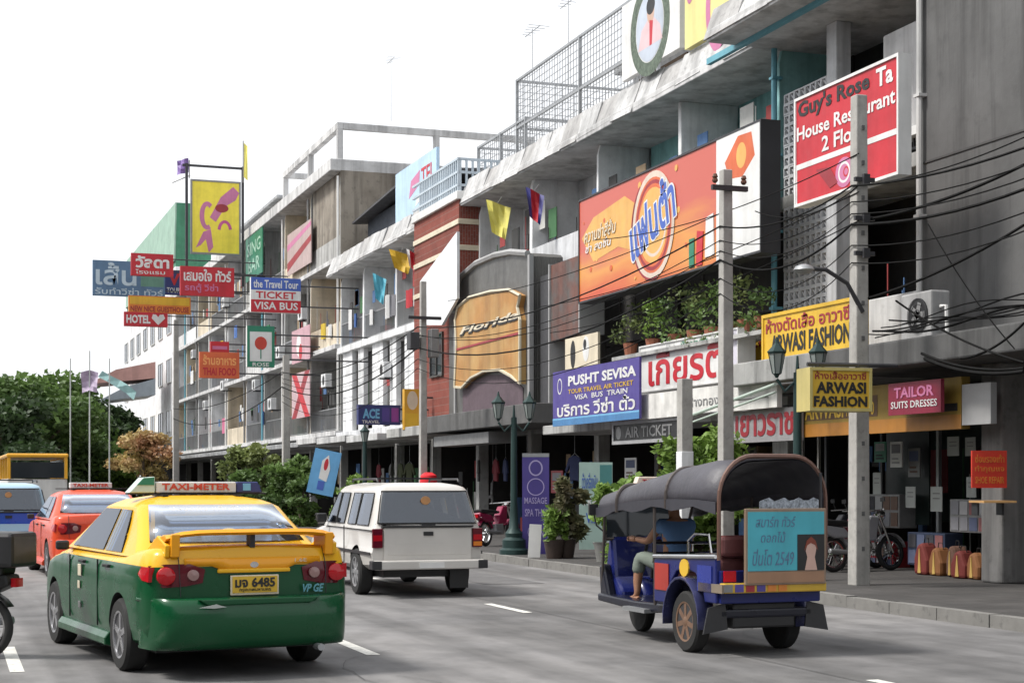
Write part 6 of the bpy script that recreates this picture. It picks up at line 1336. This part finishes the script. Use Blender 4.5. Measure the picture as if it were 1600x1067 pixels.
    b = MB(); rws = []
    for k in range(9):
        a = R(10+k*160/8); rws.append([Vector((x, 2.25+.33*math.cos(a), .27+.33*math.sin(a))) for x in (-.13, 0, .13)])
    b.grid(rws); q = b.build('front_mudguard', BL, root, smooth=40); q.modifiers.new('s', 'SOLIDIFY').thickness = .01
    b = MB(); b.cyl((-.11, 2.25, .26), (-.05, 2.02, .95), .022, .022, 6); b.cyl((.11, 2.25, .26), (.05, 2.02, .95), .022, .022, 6); b.build('fork', DSTEEL, root)
    b = MB(); b.tube([(-.36, 1.82, 1.03), (-.2, 1.9, 1.0), (0, 1.98, .98), (.2, 1.9, 1.0), (.36, 1.82, 1.03)], .016, 6); b.build('handlebar', CHR, root)
    RIMT = flat('rim_rust', (.20, .12, .08), .5, metal=.3)
    wheel(root, 0, 2.25, .26, .12, 1, RIMT, 6)
    for s in (-1, 1): wheel(root, s*.56, 0, .29, .17, s, RIMT, 7)
    b = MB(); b.cyl((-.5, 0, .29), (.5, 0, .29), .035, .035, 8); b.build('axle', BLK, root)
    b = MB(); b.tube([(-.5, 2.2, 1.05), (-.62, 2.25, 1.15), (-.68, 2.22, 1.3)], .01, 5); b.box(-.74, -.62, 2.2, 2.23, 1.26, 1.38); b.build('mirror', PLAS, root)
    # advert board
    b = MB(); b.box(-.38, .60, -.82, -.785, .67, 1.37); ad = b.build('advert_frame', flat('frame_wood', (.24, .17, .12)), root, bevel=.008)
    b = MB(); b.box(-.35, .57, -.828, -.82, .80, 1.34); b.build('advert_sheet', flat('advert_turquoise', (.06, .36, .44)), ad)
    b = MB(); b.box(-.35, .57, -.827, -.82, .69, .79); b.build('advert_strip', flat('advert_brown', (.3, .17, .1)), ad)
    b = MB(); b.box(.24, .57, -.832, -.828, .80, 1.13); b.build('advert_photo', BLK, ad)
    b = MB(); b.prism([(.33, .80), (.48, .80), (.45, .92), (.47, 1.0), (.44, 1.06), (.37, 1.06), (.34, .98), (.36, .92)], -.835, -.832); b.build('advert_figure', flat('print_skin', (.55, .36, .3)), ad)
    b = MB(); b.prism([(.32, .98), (.35, 1.07), (.405, 1.11), (.46, 1.07), (.49, .98), (.455, 1.03), (.40, 1.05), (.36, 1.03)], -.8365, -.835); b.build('advert_hair', flat('print_hair', (.2, .04, .02)), ad)
    text('สมาร์ท ทัวร์', ad, -.26, .22, 1.2, 1.3, -.831, SLATE, ext=.001, shear=.2); text('ดอกไม้', ad, -.2, .1, 1.06, 1.16, -.831, SLATE, ext=.001, shear=.2); text('ปิ่นโต 2549', ad, -.3, .2, .85, 1.0, -.831, SLATE, ext=.001, shear=.2)
    b = MB(); b.prism([(x, 1.37+.05*abs(math.sin(x*17))+.05) if i < 13 else (x, 1.37) for i, x in enumerate([-.2+.06*k for k in range(13)]+[.52, -.2])], -.80, -.795); b.build('advert_topper', mat('topper_print', (.25, .28, .32), .6, var=.8, scale=30), root)
    b = MB(); b.box(.55, .57, -.79, -.76, 1.37, 1.7); b.build('advert_hanger', DSTEEL, root)
    return root
c_ = camxy(2.16, 15.4)
TSC = Vector((.87, .93, 1)); tuktuk((c_.x, c_.y, 0), -TH+R(21)).scale = TSC; TUK = (c_, -TH+R(21))
# ------------------------------------------------------------------ the driver: one continuous skinned body, clothes and hair as children
SKIN = flat('skin_brown', (.30, .15, .09), .6); SHIRT = flat('shirt_blue', (.10, .19, .36), .9); TROU = flat('trousers_grey_green', (.17, .20, .17), .9); HAIR = flat('hair_black', (.01, .009, .008), .6)
def skinned(name, V, E_, rad, m, parent, sub=1, root=0):
    me = bpy.data.meshes.new(name); me.from_pydata([Vector(v) for v in V], E_, []); o = bpy.data.objects.new(name, me); col.objects.link(o)
    sk = o.modifiers.new('skin', 'SKIN'); sk.use_smooth_shade = True; ss = o.modifiers.new('sub', 'SUBSURF'); ss.levels = sub; ss.render_levels = sub
    if not me.skin_vertices: me.attributes
    bm = bmesh.new(); bm.from_mesh(me); ly = bm.verts.layers.skin.verify()
    for i, v in enumerate(bm.verts):
        r_ = rad[i]; v[ly].radius = r_ if isinstance(r_, tuple) else (r_, r_); v[ly].use_root = (i == root)
    bm.to_mesh(me); bm.free()
    bpy.context.view_layer.update(); dg = bpy.context.evaluated_depsgraph_get(); nm = bpy.data.meshes.new_from_object(o.evaluated_get(dg)); o.modifiers.clear(); o.data = nm
    nm.materials.clear(); nm.materials.append(m); nm.polygons.foreach_set('use_smooth', [True]*len(nm.polygons)); o.parent = parent; return o
def seated(p, rz):
    r = thing('person', 'tuk-tuk driver in a blue shirt and rolled grey trousers, reaching for the handlebar', 'person', p, rz)
    V = [(0, 0, .10), (0, .01, .28), (0, .03, .44), (0, .05, .54), (0, .07, .62), (0, .09, .72),
         (-.17, .03, .50), (-.24, .18, .32), (-.27, .42, .34), (.17, .03, .50), (.24, .18, .32), (.27, .42, .34),
         (-.11, .04, .08), (-.22, .40, .16), (-.25, .42, -.10), (-.26, .40, -.24), (-.27, .50, -.29), (.11, .04, .08), (.22, .40, .16), (.25, .42, -.10), (.26, .40, -.24), (.27, .50, -.29)]
    Ed = [(0, 1), (1, 2), (2, 3), (3, 4), (4, 5), (2, 6), (6, 7), (7, 8), (2, 9), (9, 10), (10, 11), (0, 12), (12, 13), (13, 14), (14, 15), (15, 16), (0, 17), (17, 18), (18, 19), (19, 20), (20, 21)]
    rad = [(.15, .12), (.135, .10), (.15, .10), (.06, .055), (.06, .065), (.07, .085), .06, .042, .03, .06, .042, .03, .085, .062, .05, .032, .028, .085, .062, .05, .032, .028]
    skinned('body', V, Ed, rad, SKIN, r)
    f = .018
    skinned('shirt', [V[0], V[1], V[2], V[6], tuple((Vector(V[6])+Vector(V[7]))/2), V[9], tuple((Vector(V[9])+Vector(V[10]))/2)], [(0, 1), (1, 2), (2, 3), (3, 4), (2, 5), (5, 6)], [(.17, .14), (.16, .12), (.165, .12), .075, .062, .075, .062], SHIRT, r)
    skinned('trousers', [(0, .02, .06), V[12], V[13], tuple(Vector(V[14])+Vector((0, 0, .06))), V[17], V[18], tuple(Vector(V[19])+Vector((0, 0, .06)))], [(0, 1), (1, 2), (2, 3), (0, 4), (4, 5), (5, 6)], [(.16, .12), .105, .082, .07, .105, .082, .07], TROU, r)
    b = MB(); b.lathe([(.02, .105), (.075, .085), (.1, .03), (.098, -.03), (.07, -.07), (.02, -.08)], 14, Matrix.Translation((0, .07, .745))); b.build('hair', HAIR, r, smooth=True)
    b = MB(); b.lathe([(.01, .03), (.018, .0), (.012, -.02)], 8, Matrix.Translation((0, .165, .69)) @ Matrix.Rotation(R(20), 4, 'X')); b.build('nose', SKIN, r, smooth=True)
    for s in (-1, 1):
        b = MB(); b.lathe([(.004, .009), (.009, 0), (.004, -.009)], 8, Matrix.Translation((s*.03, .158, .72))); b.build('eye', BLK, r, smooth=True)
        b = MB(); b.lathe([(.006, .028), (.014, .01), (.014, -.012), (.006, -.026)], 8, Matrix.Translation((s*.078, .07, .70))); b.build('ear', SKIN, r, smooth=True)
        # hand: palm with five curled fingers round the grip
        b = MB(); h_ = Vector((s*.28, .46, .34)); b.tube([Vector((s*.27, .42, .34)), h_, h_+Vector((s*.0, .05, .005))], [.024, .034, .03], 8)
        for k in range(4):
            q = h_+Vector((s*(-.028+.019*k), .05, .012)); L_f = [.9, 1.05, 1.0, .8][k]; b.tube([q, q+Vector((0, .03*L_f, .004)), q+Vector((0, .04*L_f, -.022)), q+Vector((0, .018*L_f, -.036))], [.0095, .009, .0085, .007], 6)
        q = h_+Vector((-s*.03, .0, -.005)); b.tube([q, q+Vector((-s*.018, .03, -.012)), q+Vector((-s*.01, .05, -.026))], [.011, .0095, .008], 6); b.build('hand', SKIN, r, smooth=True)
        # bare foot in sandal
        b = MB(); b.tube([(s*.26, .36, -.29), (s*.26, .44, -.285), (s*.265, .55, -.302), (s*.27, .60, -.308)], [.03, .038, .036, .02], 8); b.build('foot', SKIN, r, smooth=True)
        b = MB(); b.box(s*.27-.045, s*.27+.045, .33, .62, -.34, -.325); b.build('sandal', BLK, r, bevel=.008)
    return r
c_, hd = TUK; Mt = Matrix.Translation(c_) @ Matrix.Rotation(hd, 4, 'Z')
q = Mt @ Vector((-.06*.87, 1.24*.93, .68)); seated((q.x, q.y, q.z), hd)
# ------------------------------------------------------------------ motorcycles
def moto(name, label, p, rz, paint, group=None, lean=0, box=False):
    r = thing(name, label, 'motorcycle', p, rz, group); r.rotation_euler[1] = lean
    for yy in (0, 1.25):
        M = Matrix.Translation((0, yy, .29)) @ Matrix.Rotation(R(90), 4, 'Y')
        b = MB(); rr = []
        for k in range(29):
            a = 2*math.pi*k/28; rr.append([M @ Vector(((.255+.04*math.cos(t))*math.cos(a), (.255+.04*math.cos(t))*math.sin(a), .04*math.sin(t))) for t in [q_*math.pi/4 for q_ in range(9)]])
        b.grid(rr); w_ = b.build('wheel', RUB, r, smooth=60)
        b = MB(); 
        for k in range(12): a = k*math.pi/6; b.cyl(M @ Vector((.02*math.cos(a), .02*math.sin(a), .015*(-1)**k)), M @ Vector((.225*math.cos(a), .225*math.sin(a), 0)), .006, .006, 4)
        b.lathe([(.04, -.04), (.04, .04)], 12, M); b.build('spokes', CHR, w_)
        b = MB(); rr = []
        for k in range(29):
            a = 2*math.pi*k/28; rr.append([M @ Vector((q_*math.cos(a), q_*math.sin(a), z)) for q_, z in ((.205, -.02), (.23, -.024), (.23, .024), (.205, .02), (.205, -.02))])
        b.grid(rr); b.build('rim', CHR, w_, smooth=30)
        b = MB(); rr = []
        for k in range(9):
            a = R(15+k*130/8); rr.append([Vector((x, yy+.33*math.cos(a), .29+.33*math.sin(a))) for x in (-.06, 0, .06)])
        b.grid(rr); q_ = b.build('mudguard', paint, r, smooth=40); q_.modifiers.new('s', 'SOLIDIFY').thickness = .008
    b = MB(); b.prism([(.35, .55), (.2, .72), (-.3, .78), (-.32, .68), (.0, .55)], -.11, .11, 'x'); b.build('tail_cowl', paint, r, bevel=.03)
    b = MB(); b.prism([(-.25, .76), (.55, .74), (.58, .80), (.2, .84), (-.27, .86)], -.12, .12, 'x'); b.build('seat', BLK, r, bevel=.03)
    b = MB(); b.prism([(.5, .45), (.9, .5), (1.0, .9), (.8, .92), (.6, .7)], -.09, .09, 'x'); b.build('leg_shield', paint, r, bevel=.03)
    b = MB(); b.box(-.14, .14, .3, .65, .25, .5); b.cyl((.13, .5, .3), (.15, -.2, .34), .035, .045, 8); b.build('engine', STEEL, r, bevel=.02)
    b = MB(); b.cyl((-.08, 1.25, .29), (-.05, 1.0, .95), .022, .022, 6); b.cyl((.08, 1.25, .29), (.05, 1.0, .95), .022, .022, 6); b.build('fork', CHR, r)
    b = MB(); b.tube([(-.33, .85, 1.0), (-.15, .98, 1.0), (.15, .98, 1.0), (.33, .85, 1.0)], .014, 6); b.build('handlebar', CHR, r)
    b = MB(); b.lathe([(.03, -.08), (.08, -.02), (.09, .04)], 12, Matrix.Translation((0, 1.08, .92)) @ Matrix.Rotation(R(-90), 4, 'X')); b.build('headlamp', CHR, r, smooth=40)
    for s in (-1, 1):
        b = MB(); b.tube([(s*.25, .9, 1.0), (s*.3, .88, 1.14)], .007, 5); b.prism([(s*.3-.05, 1.13), (s*.3+.05, 1.13), (s*.3+.05, 1.2), (s*.3-.05, 1.2)], .87, .885); b.build('mirror', PLAS, r)
    b = MB(); b.box(-.06, .06, -.36, -.31, .66, .74); b.build('tail_lamp', LR, r)
    if box: b = MB(); b.box(-.22, .22, -.42, .02, .84, 1.16); b.build('luggage_box', PLAS, r, bevel=.04)
    b = MB(); b.cyl((-.08, .45, .25), (-.28, .4, .02), .012, .012, 5); b.build('side_stand', DSTEEL, r); return r
c_ = camxy(-4.83, 14.65); moto('motorcycle', 'black motorcycle with a tail box cut off by the left photo edge', (c_.x, c_.y, 0), -TH+R(75), BLK, box=True)
mg = 'motorcycles parked on the pavement'
for i, (px, z, m_, lb) in enumerate(((1303, 26.2, PNT('moto_silver', (.3, .3, .32)), 'silver motorcycle parked right behind the tuk-tuk'), (1282, 26.9, PNT('moto_dark_red', (.2, .02, .04)), 'dark red motorcycle parked between two others behind the tuk-tuk'), (1265, 27.7, PNT('moto_black', (.02, .02, .025)), 'black motorcycle farthest in the row behind the tuk-tuk'), (759, 37, PNT('moto_pink', (.22, .01, .05)), 'pinkish red motorcycle parked beside the white pickup'))):
    g_ = G(px, z); moto('motorcycle', lb, (g_.x, g_.y, .15), -TH+R(-60 if i < 3 else -30), m_, mg, lean=R(-5))
# ------------------------------------------------------------------ far vehicles
c_ = camxy(-15.75, 53); r = thing('bus', 'open-backed white bus with an orange yellow roof frame in the distance', 'bus', (c_.x, c_.y, 0), -TH+R(20))
BW = flat('bus_white', (.6, .6, .58)); BY = PNT('bus_orange', (.75, .38, .03))
b = MB(); b.box(-.95, .95, -.5, 6.0, .5, 1.75); b.build('body', BW, r, bevel=.06)
b = MB(); b.box(-.98, .98, -.6, 6.0, 2.45, 2.58); b.build('roof', BY, r, bevel=.05)
for x in (-.9, .9):
    for y in (-.5, 1.2, 2.9, 4.6, 5.95):
        b = MB(); b.box(x-.05, x+.05, y-.05, y+.05, 1.75, 2.45); b.build('pillar', BY, r)
b = MB(); b.box(-.83, .83, -.53, -.5, 1.78, 2.3); b.build('rear_window', GLASSD, r); b = MB(); b.box(-.85, -.83, 0, 5.7, 1.8, 2.4); b.box(.83, .85, 0, 5.7, 1.8, 2.4); b.build('side_window', GLASSD, r)
b = MB(); b.box(-.9, .9, -.6, -.5, .5, .7); b.build('bumper', BY, r)
for x in (-1, 1):
    b = MB(); b.box(x*.85-.08, x*.85+.08, -.53, -.5, .9, 1.15); b.build('tail_lamp', LR, r)
    for y in (.6, 4.6): wheel(r, x*.85, y, .42, .25, x, STEEL)
c_ = camxy(-10.9, 34.5)
BUSB = PNT('van_blue', (.02, .08, .4)); rv = wagon('pickup_truck', 'blue and white pickup with a canopy at the left edge of the road', 'pickup truck', (c_.x, c_.y, 0), -TH+R(20), PNT('van_pale_blue', (.35, .5, .62)))
for o in kids(rv):
    if o.name.startswith(('body', 'tailgate')):
        for i in range(len(o.data.materials)):
            if o.data.materials[i] and o.data.materials[i].name == 'van_pale_blue': o.data.materials[i] = BUSB
# ------------------------------------------------------------------ hanging clothes in the dark shops
rr_ = random.Random(9)
DC = [flat('garment_%s' % n, c, .9) for n, c in (('maroon', (.16, .02, .03)), ('navy', (.03, .04, .10)), ('grey', (.12, .12, .12)), ('olive', (.07, .08, .04)), ('white', (.32, .32, .31)))]
spots_ = ((775, 'left of the lantern post at the pub entrance'), (790, 'right beside the lantern post at the pub entrance'), (748, 'above the pinkish red motorcycle'), (640, 'left of the red lantern under the awning'), (612, 'behind the pickup roof under the awning'), (592, 'farthest left under the white awning'), (898, 'beside the pale green poster stand'), (770, 'lower at the pub entrance'), (626, 'between two others behind the pickup roof'))
for i, (px, lb) in enumerate(spots_):
    q = onX(px, 720, 15.1); c = DC[i % 5]; z0 = 1.65 if i != 7 else 1.0
    r = thing('hanging_garment', '%s garment hanging on a hook %s' % (c.name.split('_')[1], lb), 'garment', (15.1, q.y, z0), R(-90+rr_.uniform(-30, 30)), 'garments hanging in the dark shop fronts')
    b = MB(); b.prism([(-.17, 0), (.0, .03), (.17, 0), (.16, .42), (.27, .22), (.33, .27), (.2, .6), (.06, .66), (-.06, .66), (-.2, .6), (-.33, .27), (-.27, .22), (-.16, .42)], -.035, .035); b.build('shirt', c, r, bevel=.02)
    b = MB(); b.tube([(-.15, 0, .62), (0, 0, .72), (.15, 0, .62)], .006, 4); b.cyl((0, 0, .72), (0, 0, 3.05-z0), .005, .005, 4); b.build('hanger', STEEL, r)
# ------------------------------------------------------------------ clutter on the facades: air conditioners and laundry
rr_ = random.Random(21)
acp = None; ag = 'small air conditioners on the far balconies'
def smallac(loc, label):
    global acp
    if acp is None:
        acp = thing('air_conditioner', label, 'air conditioner', loc, R(-90), ag)
        b = MB(); b.box(-.4, .4, -.15, .15, 0, .56); b.build('casing', WALLW, acp, bevel=.02)
        b = MB(); b.prism([(.08+.2*math.cos(t*math.pi/8), .28+.2*math.sin(t*math.pi/8)) for t in range(16)], -.16, -.151); b.build('fan_opening', BLK, acp)
        b = MB(); b.box(-.36, -.32, -.1, .4, -.05, 0); b.box(.32, .36, -.1, .4, -.05, 0); b.build('bracket', DSTEEL, acp); return
    c = copy_tree(acp); c.location = loc; c['label'] = label
for (px, py, lb) in ((473, 500, 'air conditioner on the bare concrete house near its front edge'), (438, 560, 'air conditioner left of the faded pink banner'), (425, 640, 'air conditioner low behind the rose emblem sign'), (352, 480, 'air conditioner below the wide red projecting sign'), (350, 610, 'air conditioner under the orange red sign'), (322, 640, 'air conditioner on the cream house, lower one'), (303, 560, 'air conditioner on the cream house, upper one'), (400, 610, 'air conditioner right beneath the rose emblem sign'), (510, 605, 'air conditioner between white wall panels, left one'), (601, 590, 'air conditioner between white wall panels, right one')):
    q = onX(px, py, XF-.2); smallac((XF-.2, q.y, q.z), lb)
for i, (px, py, w_, h_, c) in enumerate(((505, 520, .5, .8, 4), (516, 518, .4, .6, 0), (548, 500, .6, .9, 0), (556, 502, .4, .6, 1), (580, 498, .6, .7, 0), (605, 480, .5, .9, 0), (613, 478, .5, .8, 5), (640, 468, .6, .7, 2), (650, 465, .5, .7, 0), (460, 550, .8, .7, 5), (415, 575, .7, .8, 0), (368, 520, 1.0, .8, 1), (345, 545, 1.1, .9, 4), (318, 575, 1.2, .9, 2), (300, 590, 1.2, .9, 0), (420, 520, .9, .8, 3), (410, 655, .9, .8, 1), (380, 650, .8, .9, 0), (350, 665, 1.1, .9, 6))):
    q = onX(px, py, XF-.08); c_ = CLOTHC[c]
    b = MB(); b.grid([[(.05*math.sin(x*9+i), x*w_, -z*h_) for x in (-.5, -.3, -.1, .1, .3, .5)] for z in (0, .3, .6, .8+.2*rr_.random())]); o = b.build('laundry', c_); o.location = (XF-.08, q.y, q.z+h_/2); o.modifiers.new('s', 'SOLIDIFY').thickness = .01
    lb_ = ['first', 'second', 'third', 'fourth', 'fifth', 'sixth', 'seventh', 'eighth', 'ninth'][i] if i < 9 else ['first', 'second', 'third', 'fourth', 'fifth', 'sixth', 'seventh', 'eighth', 'ninth', 'tenth'][i-9]
    tag(o, '%s washing over a rail, %s from the left on the %s' % (c_.name.split('_')[1], lb_, 'white balconies') if i < 9 else '%s washing on the far four-storey balconies, %s piece listed' % (c_.name.split('_')[1], lb_), 'laundry', 'laundry on the balconies')
    if i >= 9: o['label'] = '%s washing on the four-storey balconies %s' % (c_.name.split('_')[1], ['beside the faded pink banner', 'under the rose emblem sign', 'below the wide red sign', 'above the orange red sign', 'left of the orange red sign', 'farthest left above the ochre tree', 'left of the rose emblem sign', 'above the darker pavement tree', 'above the olive pavement tree', 'over the taxi roof sign'][i-9])
# far pinkish awning on the white clad block
q = onY(190, 590, 119); r = thing('awning', 'faded pink and turquoise awning hanging off the white clad block', 'awning', (q.x, 119, 0), world=True)
a_, c_ = onY(137, 590, 119), onY(243, 575, 119)
for k, (m_, z0, z1) in enumerate(((flat('faded_awning_red', (.5, .28, .25)), 600, 578), (flat('faded_awning_grey', (.3, .34, .38)), 628, 604))):
    p0, p1 = onY(150 if k else 137, z0, 119), onY(243, z1, 119); b = MB(); b.add([(p0.x, 119, p0.z), (p1.x, 119, p1.z-.6), (p1.x, 119, p1.z+.6), (p0.x+2, 119, p0.z+1.1), (p0.x, 125, p0.z), (p1.x, 125, p1.z-.6), (p1.x, 125, p1.z+.6), (p0.x+2, 125, p0.z+1.1)], [(0, 1, 2, 3), (4, 7, 6, 5), (0, 4, 5, 1), (3, 2, 6, 7), (0, 3, 7, 4), (1, 5, 6, 2)]); b.build('awning_sheet', m_, r)
# ------------------------------------------------------------------ the other side of the street (what the cars and windows mirror)
g = MB(); g.box(-40, -12, -90, 300, -.02, .15); struct('opposite_pavement', g, PAVE)
WV = [WALLC, WALLG, WALLW, TEAL, CONC]
for i in range(8):
    y0 = -62+i*15; hgt = [10.4, 11.8, 9.6, 13][i % 4]
    r = thing('shop_house', '%s shop house across the road, %s along from the office block' % (['cream', 'grey', 'white', 'teal', 'concrete'][i % 5], ['first', 'second', 'third', 'fourth', 'fifth', 'sixth', 'seventh', 'eighth'][i]), 'building', (-18, y0+7, 0), group='shop houses across the road', world=True)
    b = MB(); b.box(-28, -18, y0, y0+14.8, 3.4, hgt); b.build('wall', WV[i % 5], r)
    b = MB(); b.box(-28, -19.5, y0, y0+14.8, .15, 3.4); b.build('shop_front', DARKW, r); b = MB(); b.box(-18.1, -16, y0+.1, y0+14.7, 3.3, 3.5); b.build('canopy', CONC, r)
    for a in range(5):
        for f in range(2): 
            b = MB(); b.box(-18.01, -17.96, y0+.9+a*2.8, y0+2.6+a*2.8, 4.6+f*3.2, 6.2+f*3.2); b.build('window', GLASSD, r)
r = thing('office_block', 'plain grey office block closing the street behind the camera', 'building', (0, -75, 0), world=True)
b = MB(); b.box(-40, 40, -90, -75, 0, 16); b.build('wall', CONC, r)
for a in range(18):
    for f in range(4): b = MB(); b.box(-36+a*4.1, -33.5+a*4.1, -75.0, -74.95, 1.5+f*3.7, 3.6+f*3.7); b.build('window', GLASSD, r)
for i in range(5):
    tree('broadleaf_tree', 'roadside tree across the road, %s from the end behind the camera' % ['first', 'second', 'third', 'fourth', 'fifth'][i], Vector((-13.5, -28+i*13, .15)), 6.5, 4.5, 1500, .35, LG, 90+i, .15, group='trees across the road', clumps=12)
for k, (px, yt, yb, X, m_, lb) in enumerate(((1400, 690, 730, 15.2, W_, 'faint framed photograph high on the tailor window, left one'), (1428, 700, 745, 15.35, GREY, 'grey framed photograph in the middle of the tailor window'), (1375, 690, 722, 15.2, GRN, 'small green card at the top left of the tailor window'), (1600, 700, 760, 15.1, W_, 'white card on the shop front at the right photo edge'), (712, 770, 812, 15.2, RED, 'red poster in the dark shop left of the pub entrance'), (690, 760, 800, 15.2, YEL, 'yellow poster in the dark shop behind the pickup'), (870, 735, 770, 15.2, DRED, 'dark red poster right of the purple banner stand'), (985, 715, 750, 15.2, W_, 'white poster behind the tuk-tuk roof sign'), (1210, 715, 760, 15.2, W_, 'white poster behind the lantern post'))):
    fr('wall_poster', along(px-9, yt, yb, px+9, yt, yb, X), lb, 'poster', m_, [('r', .12, .55, .88, .9, CARDC[k % 6], 'picture'), ('r', .15, .15, .8, .22, CARDC[(k+2) % 6], 'print'), ('r', .15, .3, .7, .37, CARDC[(k+2) % 6], 'print')], th=.02)
fit_texts()
